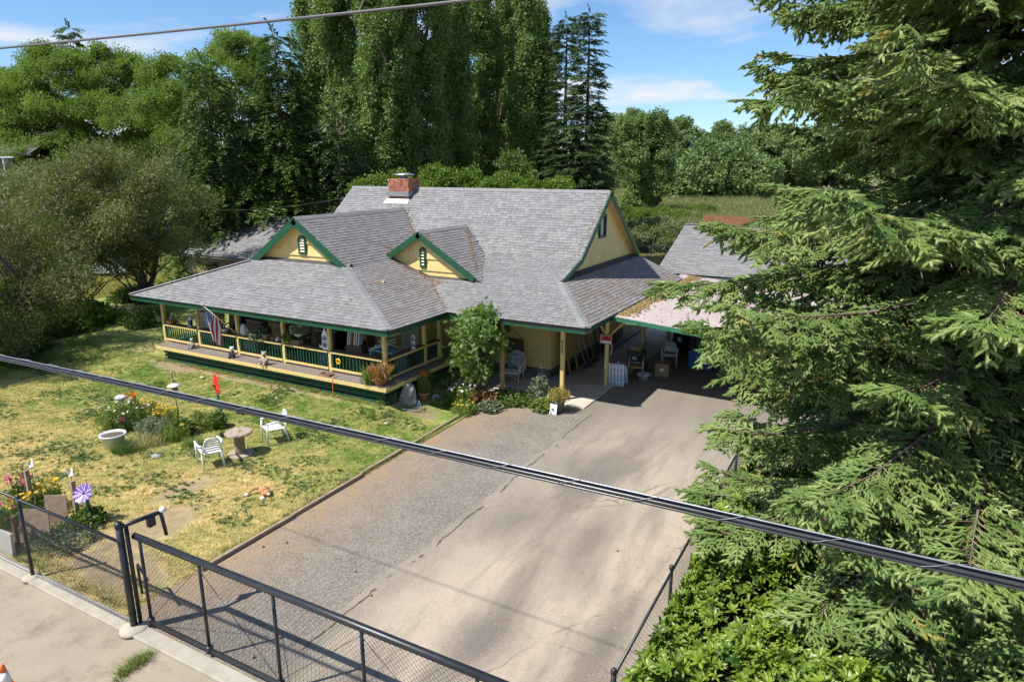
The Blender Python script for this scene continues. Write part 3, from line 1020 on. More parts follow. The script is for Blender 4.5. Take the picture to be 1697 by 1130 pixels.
def n2(v):
    return Vector(v).normalized()
cap_run((-22.36, 25.35, 6.49), (-9.49, 25.35, 6.49), n2((0, -1, -.82)), n2((0, 1, -.74)), roof_of['main_upper'])
cap_run((WX, 17.87, 5.65), (WX, 24.35, 5.65), n2((1, 0, -.7)), n2((-1, 0, -.7)), roof_of['wing_upper'])
cap_run((DX, DY, DZ), (DX, 23.68, DZ), n2((1, 0, -.62)), n2((-1, 0, -.62)), roof_of['dormer'])
cap_run((WR, 15.29, EV), (-16.3, 17.9, 4.02), n2((-.8, -.55, .0)), n2((.7, .75, -.02)), roof_of['wing_skirt'], w=.16)
cap_run((WL, 15.29, EV), (-20.9, 17.9, 4.02), n2((.8, -.55, .0)), n2((-.7, .75, -.02)), roof_of['wing_skirt_far'], w=.16)
cap_run((-7.53, 18.38, EV), (-9.52, 20.9, EV + .85), n2((-.9, -.3, -.05)), n2((.9, .6, -.17)), roof_of['side_skirt'], w=.17)

# ---- fascia, rakes, soffits
def fascia(a, b, inward, parent=house, h=.19, drop=0.0):
    a, b, inn = Vector(a), Vector(b), Vector(inward)
    o_ = inn * .03 + Vector((0, 0, -h / 2 - .022 - drop))
    MB(HO).bar(a + o_, b + o_, .03, h).build('fascia', M_green, parent)
    o2 = inn * .34 + Vector((0, 0, -h - .01))
    MB(HO).bar(a + o2, b + o2, .56, .015).build('soffit', M_yellow, parent)
fascia((WL + .01, 15.29, EV), (WR - .01, 15.29, EV), (0, 1, 0))
fascia((WR, 15.31, EV), (WR, 18.40, EV), (-1, 0, 0))
fascia((WL, 15.31, EV), (WL, 22.0, EV), (1, 0, 0))
fascia((WR + .02, 18.38, EV), (-7.54, 18.38, EV), (0, 1, 0))
fascia((-7.53, 18.40, EV), (-7.53, 29.1, EV), (-1, 0, 0))

def rake(a, b, inward, w=.25, depth=.28, under=True):
    """green barge board from a (foot) to b (apex), yellow soffit behind it"""
    a, b = Vector(a), Vector(b)
    inn = Vector(inward)
    d = (b - a).normalized()
    upn = inn.cross(d).normalized()
    if upn.z < 0:
        upn = -upn
    c_ = -upn * (w / 2 - .012) - inn * .022
    MB(HO).bar(a + c_, b + c_, .036, w, upn).build('barge_board', M_green, house)
    c2 = -upn * (w * .62) + inn * (depth / 2 + .03)
    MB(HO).bar(a + c2, b + c2, depth, .03, upn).build('rake_soffit', M_yellow, house)
    c3 = -upn * (w * .62 + .065) + inn * (depth - .012)
    MB(HO).bar(a + c3, b + c3, .03, .10, upn).build('frieze_board', M_yellow, house)

GA = 17.87
rake((-16.20, GA, 4.0), (WX, GA, 5.645), (0, 1, 0))
rake((-20.96, GA, 4.0), (WX, GA, 5.645), (0, 1, 0))
rake((DX + 2.42, DY, DZ - .62 * 2.42), (DX, DY, DZ - .005), (0, 1, 0), w=.22, depth=.25)
rake((DX - 1.62, DY, DZ - .62 * 1.62), (DX, DY, DZ - .005), (0, 1, 0), w=.22, depth=.25)
rake((-9.49, 22.52, 4.17), (-9.49, 25.35, 6.485), (-1, 0, 0), w=.2, depth=.27)
rake((-9.49, 20.95, 3.62), (-9.49, 22.52, 4.165), (-1, 0, 0), w=.15, depth=.27)
rake((-9.49, 29.1, 3.72), (-9.49, 25.35, 6.485), (-1, 0, 0), w=.2, depth=.27)
# white metal end flashing at the dormer's foot
MB(HO).slab([(DX - 1.62, DY - .02, DZ - 1.02), (DX - 2.1, DY + .1, DZ - 1.13), (DX - 1.95, DY + .25, DZ - .98), (DX - 1.60, DY + .12, DZ - .86)], (0, 0, .05)).build('flashing', M_flash, house)

# ---- gable walls in wide siding courses
def clip_tri_course(zb, zt, apex, slope_l, slope_r, xl_min=-99, xr_max=99):
    """trapezoid between heights under a gable: returns x ranges at zb and zt"""
    ax, az = apex
    f = lambda z: (max(xl_min, ax - (az - z) / slope_l), min(xr_max, ax + (az - z) / slope_r))
    return f(zb), f(zt)

def gable_front(y, apex, slope, zbase, course, xl=-99, xr=99):
    z = zbase
    az = apex[1]
    while z < az - .04:
        zt = min(z + course, az)
        (a0, b0), (a1, b1) = clip_tri_course(z, zt, apex, slope, slope, xl, xr)
        y0, y1 = y - .05, y - .006
        MB(HO).add([(a0, y0, z), (b0, y0, z), (b1, y1, zt), (a1, y1, zt), (a0, y + .05, z), (b0, y + .05, z), (b1, y + .05, zt), (a1, y + .05, zt)],
                   [(0, 1, 2, 3), (5, 4, 7, 6), (4, 5, 1, 0), (1, 5, 6, 2), (4, 0, 3, 7)]).build('siding_board', M_siding, house)
        z = zt

# siding: fine vertical grooves within each wide course
m, t, p, o = new_mat('yellow_siding')
pos = wpos(t)
sx = nd(t, 'ShaderNodeSeparateXYZ'); t.links.new(pos, sx.inputs[0])
xy = math_n(t, 'ADD', sx.outputs[0], sx.outputs[1])
saw = math_n(t, 'PINGPONG', xy, 0.055)
gv = nd(t, 'ShaderNodeMapRange'); gv.inputs['From Min'].default_value = 0.0; gv.inputs['From Max'].default_value = 0.008
t.links.new(saw, gv.inputs['Value'])
c = mixnode(t, ramp(t, noise(t, pos, 2.2, 5), 0.3, 0.7), (0.63, 0.475, 0.18), (0.72, 0.56, 0.225))
t.links.new(c, p.inputs['Base Color']); p.inputs['Roughness'].default_value = 0.6
bn = nd(t, 'ShaderNodeBump'); bn.inputs['Strength'].default_value = 0.5; bn.inputs['Distance'].default_value = 0.004
t.links.new(gv.outputs[0], bn.inputs['Height']); t.links.new(bn.outputs[0], p.inputs['Normal'])
M_siding = m

gable_front(18.16, (WX, 5.60), .70, 3.84, .44)
gable_front(DY + .28, (DX, DZ - .04), .62, 3.25, .43, xl=DX - 2.2)
# side gable facing the carport (in the x = const plane)
def gable_side(x, apex_y, apex_z, sl_front, sl_back, zbase, course):
    z = zbase
    while z < apex_z - .04:
        zt = min(z + course, apex_z)
        def fr(zz):
            return max(apex_y - (apex_z - zz) / sl_front, 20.9) if zz > 4.0 else max(22.4 - (4.13 - zz) / .34, 20.9)
        a0, a1 = fr(z), fr(zt)
        b0, b1 = apex_y + (apex_z - z) / sl_back, apex_y + (apex_z - zt) / sl_back
        b0, b1 = min(b0, 29.05), min(b1, 29.05)
        MB(HO).add([(x + .05, a0, z), (x + .05, b0, z), (x + .006, b1, zt), (x + .006, a1, zt), (x - .05, a0, z), (x - .05, b0, z), (x - .05, b1, zt), (x - .05, a1, zt)],
                   [(0, 1, 2, 3), (5, 4, 7, 6), (4, 5, 1, 0), (1, 5, 6, 2), (4, 0, 3, 7)]).build('siding_board', M_siding, house)
        z = zt
gable_side(-9.78, 25.35, 6.40, .82, .74, 3.40, .42)

def vent(cx, y, z0, h, w):
    v = MB(HO).box((cx, y - .03, z0 + h * .38), (w, .02, h * .74)).build('gable_vent', M_dark, house)
    n = 14
    pts = [(-w / 2, 0)] + [(-w / 2 * math.cos(math.pi * i / n), h - w / 2 + w / 2 * math.sin(math.pi * i / n)) for i in range(n + 1)] + [(w / 2, 0)]
    mb = MB(HO)
    path = [Vector((cx + a, y - .05, z0 + b)) for a, b in pts]
    for i in range(len(path) - 1):
        mb.bar(path[i], path[i + 1], .06, .055, (0, 1, 0))
    mb.bar((cx - w / 2 - .03, y - .05, z0), (cx + w / 2 + .03, y - .05, z0), .06, .06, (0, 0, 1))
    mb.build('vent_frame', M_green, v)
    k = max(4, int(h / .115))
    for i in range(k):
        zz = z0 + .06 + (h - .12) * i / k
        ww = w - .03 if zz < z0 + h - w / 2 else w * .7
        MB(HO).box((cx, y - .045, zz + .03), (ww, .012, .075), rx=-.55).build('louver', mat('cream_louver', (.72, .62, .42), .6, .05), v)
vent(WX + .08, 18.14, 4.36, .62, .30)
vent(DX + .02, DY + .26, 3.82, .68, .19)

# window in the side gable
wy, wz = 24.0, 4.72
a_ = atX(996, 375, -9.75)
wy, wz = a_.y + .1, a_.z
wn = MB(HO).box((-9.735, wy, wz), (.03, .5, .72)).build('window', M_glass, house)
mb = MB(HO)
for dy_, dz_, sy_, sz_ in ((-.3, 0, .1, .92), (.3, 0, .1, .92), (0, .41, .5, .1), (0, -.41, .5, .1)):
    mb.box((-9.715, wy + dy_, wz + dz_), (.07, sy_, sz_))
mb.build('frame', M_green, wn)
MB(HO).box((-9.712, wy - .1, wz), (.02, .2, .66)).build('curtain', mat('grey_curtain', (.5, .52, .54), .8, .1), wn)
MB(HO).box((-9.708, wy + .0, wz), (.03, .03, .72)).build('mullion', M_green, wn)

# ---- lower walls
def wall_courses(p0, p1, z0, z1, out, course=.31, thick=.05):
    p0, p1, out = Vector((*p0, 0)), Vector((*p1, 0)), Vector(out)
    z = z0
    while z < z1 - .01:
        zt = min(z + course, z1)
        a0, b0 = p0 + out * .045, p1 + out * .045
        a1, b1 = p0 + out * .006, p1 + out * .006
        i0, i1 = p0 - out * thick, p1 - out * thick
        vs = [(a0.x, a0.y, z), (b0.x, b0.y, z), (b1.x, b1.y, zt), (a1.x, a1.y, zt), (i0.x, i0.y, z), (i1.x, i1.y, z), (i1.x, i1.y, zt), (i0.x, i0.y, zt)]
        MB(HO).add(vs, [(0, 1, 2, 3), (5, 4, 7, 6), (4, 5, 1, 0), (1, 5, 6, 2), (4, 0, 3, 7), (3, 2, 6, 7)]).build('siding_board', M_siding, house)
        z = zt
wall_courses((-14.9, 21.12), (-9.98, 21.12), .42, 3.3, (0, -1, 0))
wall_courses((-9.98, 21.15), (-9.98, 29.0), .42, 3.3, (1, 0, 0))
wall_courses((-22.6, 18.16), (-14.9, 18.16), .95, 3.25, (0, -1, 0))
wall_courses((-14.9, 18.19), (-14.9, 21.1), .95, 3.2, (1, 0, 0))
MB(HO).box((-9.975, 21.115, 1.85), (.06, .06, 2.85)).build('corner_board', M_yellow, house)
MB(HO).box((-14.89, 18.15, 2.3), (.07, .07, 2.7)).build('corner_board', M_yellow, house)
MB(HO).box((-12.45, 25.06, .21), (4.86, 7.8, .42)).build('foundation', M_found, house)
mb = MB(HO)
mb.box((-16.2, 25.1, 1.8), (12.3, 7.8, 2.7)).build('wall', M_yellow, house)
MB(HO).box((-18.75, 20.0, 1.8), (7.6, 3.6, 2.5)).build('wall', M_yellow, house)
# windows and a door behind the porch
def win(c, sx_, sz_, ax='x', lab=None):
    c = Vector(c)
    s = (sx_, .03, sz_) if ax == 'x' else (.03, sx_, sz_)
    w = MB(HO).box(c, s).build('window', M_glass, house)
    mb = MB(HO)
    for u_, v_, a, b in ((-sx_ / 2 - .04, 0, .08, sz_ + .16), (sx_ / 2 + .04, 0, .08, sz_ + .16), (0, sz_ / 2 + .04, sx_, .08), (0, -sz_ / 2 - .04, sx_, .08), (0, 0, .05, sz_)):
        if ax == 'x':
            mb.box(c + Vector((u_, -.02, v_)), (a, .06, b))
        else:
            mb.box(c + Vector((.02, u_, v_)), (.06, a, b))
    mb.build('frame', M_green, w)
win((-17.0, 18.12, 2.05), 1.5, .85)
win((-20.4, 18.12, 2.05), 1.3, .85)
win((-12.6, 21.07, 2.1), 1.9, .8)
dr = MB(HO).box((-14.86, 19.5, 1.95), (.05, .95, 2.0)).build('door', mat('white_door', (.7, .7, .67), .5, .06), house)
MB(HO).box((-14.82, 19.5, 2.35), (.02, .6, .8)).build('pane', M_glass, dr)
MB(HO).ball((-14.79, 19.12, 1.95), .035).build('handle', M_galv, dr, True)

# ---- chimney
chim = MB(HO).box((-19.22, 25.2, 6.35), (1.06, .82, .9)).build('chimney', mat('mortar', (.42, .38, .34), .9, .15, 10, .4), house)
M_brick = mat('chimney_brick', (.36, .125, .07), .85, .45, 5, .5, 60, wear=(.5, .38, .3), wscale=4, wlo=.55, whi=.7)
mb = MB(HO)
rr = random.Random(5)
for r_ in range(10):
    z = 6.02 + r_ * .085
    for fx, n, ox in (('f', 5, 0), ('b', 5, 0), ('r', 4, 0), ('l', 4, 0)):
        W_ = 1.1 if fx in 'fb' else .86
        bw = W_ / n
        for i in range(n + 1):
            c0 = -W_ / 2 + (i - (.5 if r_ % 2 else 0)) * bw
            a, b = max(-W_ / 2, c0 + .008), min(W_ / 2, c0 + bw - .008)
            if b - a < .03:
                continue
            j = rr.uniform(-.004, .006)
            if fx == 'f': mb.box((-19.22 + (a + b) / 2, 25.2 - .415 - j, z), (b - a, .05, .07))
            if fx == 'b': mb.box((-19.22 + (a + b) / 2, 25.2 + .415 + j, z), (b - a, .05, .07))
            if fx == 'r': mb.box((-19.22 + .535 + j, 25.2 + (a + b) / 2, z), (.05, b - a, .07))
            if fx == 'l': mb.box((-19.22 - .535 - j, 25.2 + (a + b) / 2, z), (.05, b - a, .07))
ob = mb.build('bricks', M_brick, chim); ob['kind'] = 'stuff'
ob.location.z += .07
M_lead = mat('lead_flashing', (.27, .27, .28), .5, .2, 6, metal=.4)
MB(HO).box((-19.22, 25.16, 6.24), (1.2, 1.0, .2)).build('lead_collar', M_lead, chim)
MB(HO).slab([(-19.9, 24.5, 5.815), (-18.55, 24.5, 5.815), (-18.62, 24.72, 5.995), (-19.83, 24.72, 5.995)], (0, -.02, .03)).build('flashing', M_flash, chim)
MB(HO).lathe([(.2, 6.8), (.2, 6.98), (.16, 6.98)], 18, (-19.25, 25.2, 0)).build('flue', M_lead, chim, True)
MB(HO).lathe([(.5, 7.04), (.52, 7.07), (.3, 7.12), (.0, 7.14)], 20, (-19.2, 25.2, 0), sx=1.0, sy=.8).build('cap', mat('chimney_cap_metal', (.45, .49, .55), .35, .1, 6, metal=.7), chim, True)
MB(HO).tube([(-20.4, 25.6, 6.2), (-20.4, 25.6, 6.75)], .05, 10).lathe([(.09, 6.75), (.1, 6.8), (.06, 6.86), (0, 6.87)], 12, (-20.4, 25.6, 0)).build('vent_pipe', M_lead, house, True)

# ---- porch: deck, skirt, posts, railing, steps
DK = .95
deck = MB(HO).box((-18.6, 17.0, .82), (9.6, 2.9, .12)).box((-14.0, 17.6, .82), (2.2, 2.4, .12)).build('deck', M_dark, house)
y = 15.35
while y < 18.95:
    x0 = -23.55 if y < 18.1 else -14.86
    MB(HO).box(((x0 - 12.7) / 2, y + .068, DK - .02), (-12.7 - x0, .13, .04)).build('deck_board', M_deckw, deck)
    y += .14
MB(HO).box((-18.12, 15.335, DK - .085), (10.9, .035, .11)).build('deck_fascia', M_yellow, deck)
MB(HO).box((-12.68, 17.15, DK - .085), (.035, 3.6, .11)).build('deck_fascia', M_yellow, deck)
skirt = MB(HO).box((-18.15, 15.66, .5), (10.5, .03, .7)).box((-12.95, 17.3, .45), (.03, 3.2, .8)).build('skirt', M_dark, house)
for i in range(5):
    z = .16 + i * .155
    MB(HO).box((-18.15, 15.58 - .03 * (i % 2), z + .06), (10.55, .03, .115)).build('skirt_slat', M_green, skirt)
    MB(HO).box((-12.87, 17.25, z + .06), (.03, 3.2, .115)).build('skirt_slat', M_green, skirt)
PX = [-23.75, -21.75, -19.68, -17.45, -15.38, -13.15]
PY = 15.92
for x in PX:
    MB(HO).box((x, PY, (DK + 2.8) / 2), (.11, .11, 2.8 - DK)).build('porch_post', M_yellow, house, bevel=.006)
for x, y, zb in ((-13.12, 17.95, DK), (-13.3, 19.1, .25)):
    MB(HO).box((x, y, (zb + 2.8) / 2), (.11, .11, 2.8 - zb)).build('porch_post', M_yellow, house, bevel=.006)
MB(HO).box((-18.45, PY, 2.76), (10.8, .1, .14)).build('porch_beam', M_yellow, house)
MB(HO).box((-13.13, 17.6, 2.76), (.1, 3.5, .14)).build('porch_beam', M_yellow, house)
def railing(p0, p1, n, top=1.65):
    p0, p1 = Vector(p0), Vector(p1)
    d = (p1 - p0).normalized()
    out = Vector((d.y, -d.x, 0))
    r = MB(HO).bar(p0 + Vector((0, 0, top)) - out * .03, p1 + Vector((0, 0, top)) - out * .03, .24, .03).build('railing', M_brownw, house)
    MB(HO).bar(p0 + out * .075 + Vector((0, 0, top - .035)), p1 + out * .075 + Vector((0, 0, top - .035)), .03, .075).build('top_rail', M_yellow, r)
    MB(HO).bar(p0 + out * .06 + Vector((0, 0, DK + .1)), p1 + out * .06 + Vector((0, 0, DK + .1)), .06, .06).build('bottom_rail', M_yellow, r)
    me = None
    for i in range(n):
        c = p0 + (p1 - p0) * ((i + .5) / n) + out * .03
        if me is None:
            me = MB().box((0, 0, 0), (.036, .036, top - DK - .1)).mesh('baluster'); me.materials.append(M_green)
        b = bpy.data.objects.new('baluster', me)
        COL.objects.link(b); b.parent = r
        b.location = c - HO + Vector((0, 0, (top + DK + .06) / 2))
for i in range(5):
    railing((PX[i] + .055, PY, 0), (PX[i + 1] - .055, PY, 0), 15)
railing((-13.13, PY + .055, 0), (-13.12, 17.9, 0), 15)
railing((-13.12, 18.0, 0), (-13.12, 18.75, 0), 3)
MB(HO).box((-13.12, 18.8, 1.3), (.1, .1, .85)).build('newel_post', M_yellow, house)
stairs = MB(HO).box((-12.55, 19.6, .3), (.5, 1.1, .5)).build('stairs', M_dark, house)
for i in range(3):
    z = .75 - i * .23
    MB(HO).box((-12.95 + i * .28, 19.6, z), (.34, 1.25, .04)).build('tread', M_deckw, stairs)
    MB(HO).box((-12.79 + i * .28, 19.6, z - .06), (.025, 1.22, .08)).build('tread_nosing', M_yellow, stairs)
MB(HO).box((-13.9, 19.6, .9), (1.9, 1.3, .08)).build('landing', M_deckw, house)
# main porch posts
for x in (-8.67, -10.9):
    MB(HO).box((x, 19.3, 1.45), (.12, .12, 2.75)).build('porch_post', M_yellow, house, bevel=.006)
MB(HO).box((-10.95, 19.3, 2.84), (4.7, .1, .14)).build('porch_beam', M_yellow, house)
# house number
M_black = mat('black_paint', (.012, .012, .013), .5, .1)
def text3d(s, size, loc, rot, m, parent, name='lettering', ext=.004):
    cu = bpy.data.curves.new(name, 'FONT')
    cu.body = s; cu.size = size; cu.extrude = ext; cu.align_x = 'CENTER'; cu.align_y = 'CENTER'
    tmp = bpy.data.objects.new(name, cu)
    COL.objects.link(tmp)
    me = bpy.data.meshes.new_from_object(tmp.evaluated_get(bpy.context.evaluated_depsgraph_get()))
    bpy.data.objects.remove(tmp)
    me.materials.clear(); me.materials.append(m)
    ob = bpy.data.objects.new(name, me)
    COL.objects.link(ob)
    ob.parent = parent
    ob.location = loc; ob.rotation_euler = rot
    return ob
for i, ch in enumerate('423'):
    text3d(ch, .19, Vector((-8.67, 19.232, 2.0 - i * .155)) - HO, (math.pi / 2, 0, 0), M_black, house, 'house_number')

# needles and moss lodged in the valleys
M_litter = mat('needle_litter', (.30, .155, .06), .95, .4, 20, col2=(.42, .27, .12))
mb = MB(HO)
rr = random.Random(11)
def litter(a, b, n, spread, zf):
    for i in range(n):
        t_ = rr.random()
        x = a[0] + (b[0] - a[0]) * t_ + rr.gauss(0, spread)
        y = a[1] + (b[1] - a[1]) * t_ + rr.gauss(0, spread)
        z = max(zpl(P, x, y) for P, poly in PL.values() if inside(poly, x, y)) if any(inside(po, x, y) for _, po in PL.values()) else None
        if z is None:
            continue
        s = rr.uniform(.02, .055)
        mb.box((x, y, z + .022), (s, s * rr.uniform(.4, 1), .02), rz=rr.uniform(0, 3), rx=rr.uniform(-.3, .3), ry=rr.uniform(-.3, .3))
litter((DX, 23.6), (-12.9, 20.9), 190, .05, 0)
litter((DX - 1.6, DY + .1), (-13.6, DY - .15), 200, .10, 0)
litter((WX + .2, 24.3), (-16.4, 22.3), 120, .05, 0)
litter((-16.2, 22.2), (-16.9, 20.6), 60, .06, 0)
litter((-12.6, 18.5), (-15.9, 21.6), 110, .05, 0)
litter((-9.65, 22.6), (-9.65, 28.6), 220, .09, 0)
litter((-8.3, 19.5), (-8.3, 28.0), 160, .4, 0)
litter((-14.2, 16.5), (-14.6, 19.5), 120, .6, 0)
ob = mb.build('roof_litter', M_litter, house); ob['kind'] = 'stuff'

# ================================================================ carport
carport = thing('carport', 'flat pink roofed carport with yellow beam beside the house', 'carport', (-4.8, 25.5, 0))
CO = Vector((-4.8, 25.5, 0))
def cz(x):
    return 2.66 - .078 * (x + 7.44)
M_pink = mat('faded_pink_roofing', (.42, .345, .32), .8, .12, .8, .2, 40, wear=(.50, .43, .40), wlo=.5, whi=.75)
m_ = MB(CO)
xs_ = np.linspace(-7.9, -1.6, 12)
rf_ = MB(CO).slab([(-7.9, 20.65, cz(-7.9)), (-1.6, 20.65, cz(-1.6)), (-1.6, 30.4, cz(-1.6)), (-7.9, 30.4, cz(-7.9))], (0, 0, .035)).build('roof', M_pink, carport)
y = 20.7
while y < 30.3:
    for x0 in (-7.85, -4.7):
        if y > 20.7:
            MB(CO).bar((x0, y, cz(x0) + .038), (x0 + 3.1, y, cz(x0 + 3.1) + .038), .055, .012).build('roof_seam', M_pink, rf_)
    y += .62
MB(CO).bar((-7.5, 20.63, cz(-7.5) - .045), (-1.6, 20.63, cz(-1.6) - .045), .03, .13).build('fascia', mat('worn_green_paint', (.02, .14, .075), .6, .2, 6, wear=(.35, .42, .38), wscale=5, wlo=.62, whi=.7), carport)
MB(CO).bar((-7.95, 21.42, cz(-7.95) - .15), (-1.7, 21.42, cz(-1.7) - .15), .09, .24).build('beam', M_yellow, carport)
for x, y in ((-7.96, 21.42), (-7.8, 24.9), (-7.8, 28.5), (-1.9, 21.42), (-1.9, 28.5)):
    MB(CO).box((x, y, cz(x) / 2), (.12, .12, cz(x) - .02)).build('post', M_yellow, carport, bevel=.006)
MB(CO).bar((-7.96, 21.40, 1.75), (-7.3, 21.42, 2.42), .07, .05).build('brace', M_yellow, carport)
MB(CO).bar((-7.98, 21.40, 1.85), (-8.45, 21.38, 2.45), .07, .05).build('brace', M_yellow, carport)
for y in np.arange(22.2, 30, 1.2):
    MB(CO).bar((-7.9, y, cz(-7.9) - .07), (-1.7, y, cz(-1.7) - .07), .05, .13).build('rafter', mat('raw_wood', (.33, .24, .15), .8, .2, 10), carport)
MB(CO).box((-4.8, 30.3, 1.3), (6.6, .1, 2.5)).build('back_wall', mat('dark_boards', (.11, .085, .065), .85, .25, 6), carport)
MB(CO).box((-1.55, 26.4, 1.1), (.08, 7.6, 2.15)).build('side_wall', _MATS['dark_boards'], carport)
mb = MB(CO)
rr = random.Random(21)
for i in range(1500):
    y = rr.uniform(20.9, 30.3)
    x = -7.46 + abs(rr.gauss(0, .22))
    s = rr.uniform(.03, .09)
    mb.box((x, y, cz(x) + .04 + .02 * rr.random()), (s, s, .03), rz=rr.uniform(0, 3), rx=rr.uniform(-.3, .3))
for i in range(420):
    y = rr.uniform(20.9, 30.3); x = rr.uniform(-7.2, -2)
    s = rr.uniform(.008, .03)
    mb.box((x, y, cz(x) + .042), (s * 2.5, s, .012), rz=rr.uniform(-.3, .3))
ob = mb.build('moss', mat('roof_moss', (.25, .17, .05), .95, .35, 12, col2=(.34, .25, .10)), carport); ob['kind'] = 'stuff'

# ================================================================ garage and shed
def outbuilding(name, label, x0, x1, ye, ze, yr, zr, wallm, zb=0.0, back=None, seed=5):
    o_ = Vector(((x0 + x1) / 2, yr, 0))
    th = thing(name, label, name.split('_')[-1], o_)
    sl_ = (zr - ze) / (yr - ye)
    yb = 2 * yr - ye
    planes = {'f': (plane(ze - sl_ * ye, 0, sl_), [(x0, ye), (x1, ye), (x1, yr), (x0, yr)]), 'b': (plane(zr + sl_ * yr, 0, -sl_), [(x0, yr), (x1, yr), (x1, yb), (x0, yb)])}
    for i, k in enumerate('fb'):
        r = roof_sheet(planes, k, o_).build('roof', M_felt, th)
        ob = link('shingles', tabs_mesh(shingle_tabs(planes, k, .16, .34, seed=seed + i), planes[k][0], o_, .1, seed, 'shingles'), M_shingle, r)
        ob['kind'] = 'stuff'
        if k == 'f':
            MB(o_).bar((x0, yr, zr + .03), (x1, yr, zr + .03), .26, .03).build('ridge_cap', mat('ridge_shingle', (.2, .195, .2), .85, .2, 8), r)
    MB(o_).box(((x0 + x1) / 2, yr, ze / 2 - .02), (x1 - x0 - .5, yb - ye - .7, ze - .05)).build('wall', wallm, th)
    for x in (x0 + .26, x1 - .26):
        MB(o_).slab([(x, ye + .36, ze), (x, yb - .36, ze), (x, yr, zr - .14)], (.04, 0, 0)).build('gable_wall', wallm, th)
    MB(o_).bar((x0, ye + .02, ze - .08), (x1, ye + .02, ze - .08), .03, .14).build('fascia', mat('grey_fascia', (.25, .25, .24), .6, .1), th)
    return th, o_
zr_ = atY(1160, 373, 36.2).z
garage, GO = outbuilding('garage', 'low building with plain grey shingle roof behind the carport', -9.35, 1.5, 31.3, 2.62, 36.2, zr_, mat('grey_wall', (.35, .33, .30), .8, .1))
e_ = G(352, 424, 2.3)
sy_ = e_.y
a_ = atY(392, 357.5, sy_ + 4.6)
shed, SO = outbuilding('garden_shed', 'small tan shed with mossy shingle roof behind the left porch', a_.x, a_.x + 6.5, sy_, 2.3, sy_ + 4.6, a_.z, mat('tan_wall', (.30, .24, .13), .8, .15), seed=9)
MB(SO).box((a_.x + 2.6, sy_ + .33, 1.5), (.9, .04, .7)).build('window', M_glass, shed)

# ================================================================ vegetation
def t_leaves(n, spread, L, W, seed, flat=1.0, up=0.4, twigs=0):
    """a loose clump of n folded leaves (4 verts each); optional thin twigs (material 1)"""
    g = np.random.default_rng(seed)
    V, F, MI = [], [], []
    for i in range(n):
        d = g.normal(size=3); d /= np.linalg.norm(d)
        c = d * spread * g.random() ** 0.45
        c[2] *= flat
        ax = d * 0.7 + g.normal(size=3) * 0.55 + np.array([0, 0, -0.15])
        ax /= np.linalg.norm(ax)
        nz = np.array([0, 0, up]) + g.normal(size=3) * 0.5
        sd = np.cross(nz, ax); sd /= max(1e-6, np.linalg.norm(sd))
        nn = np.cross(ax, sd)
        l, w = L * g.uniform(.7, 1.25), W * g.uniform(.7, 1.2)
        b = len(V)
        V += [c - ax * l * .5, c + sd * w * .5 + nn * w * .18, c + ax * l * .5 - nn * l * .08, c - sd * w * .5 + nn * w * .18]
        F += [(b, b + 1, b + 2), (b, b + 2, b + 3)]
        MI += [0, 0]
    for i in range(twigs):
        d = g.normal(size=3); d[2] = abs(d[2]) * .6 + .1; d /= np.linalg.norm(d)
        s = np.cross(d, [0, 0, 1.0]); s /= max(1e-6, np.linalg.norm(s)); s *= 0.006 + spread * .008
        b = len(V)
        V += [-d * spread * .5 - s, -d * spread * .5 + s, d * spread * g.uniform(.9, 1.35)]
        F += [(b, b + 1, b + 2)]
        MI += [1]
    return np.array(V), F, MI

def t_brush(V, F, MI, p0, d, L, rad, n, g, mi=0, wd=0.0085):
    """needled shoot: slim core plus forward-swept needles all round"""
    d = d / np.linalg.norm(d)
    ref = np.array([0, 0, 1.0]) if abs(d[2]) < .9 else np.array([1.0, 0, 0])
    s = np.cross(d, ref); s /= np.linalg.norm(s); u = np.cross(d, s)
    b = len(V)
    for q_, k_ in ((0, .45), (.55, .72), (.9, .5)):
        for k in range(4):
            a = 1.5708 * k + q_
            V.append(p0 + d * L * q_ + (s * math.cos(a) + u * math.sin(a)) * rad * k_)
    V.append(p0 + d * L * 1.02)
    for r_ in (0, 4):
        F += [(b + r_ + k, b + r_ + (k + 1) % 4, b + r_ + 4 + (k + 1) % 4, b + r_ + 4 + k) for k in range(4)]
    F += [(b + 8 + k, b + 8 + (k + 1) % 4, b + 12) for k in range(4)]; MI += [mi] * 12
    for i in range(n):
        q = (i + .5) / n
        a = i * 2.399 + g.uniform(-.3, .3)
        r = s * math.cos(a) + u * math.sin(a)
        base = p0 + d * L * (q * .93)
        k = rad * (1.0 if q < .75 else 1.0 - (q - .75) * 1.6)
        tip = base + r * k + d * k * (0.9 + .8 * q)
        t_ = np.cross(r, d) * wd * .5
        b = len(V)
        V += [base - t_, base + t_, tip]
        F += [(b, b + 1, b + 2)]; MI += [mi]

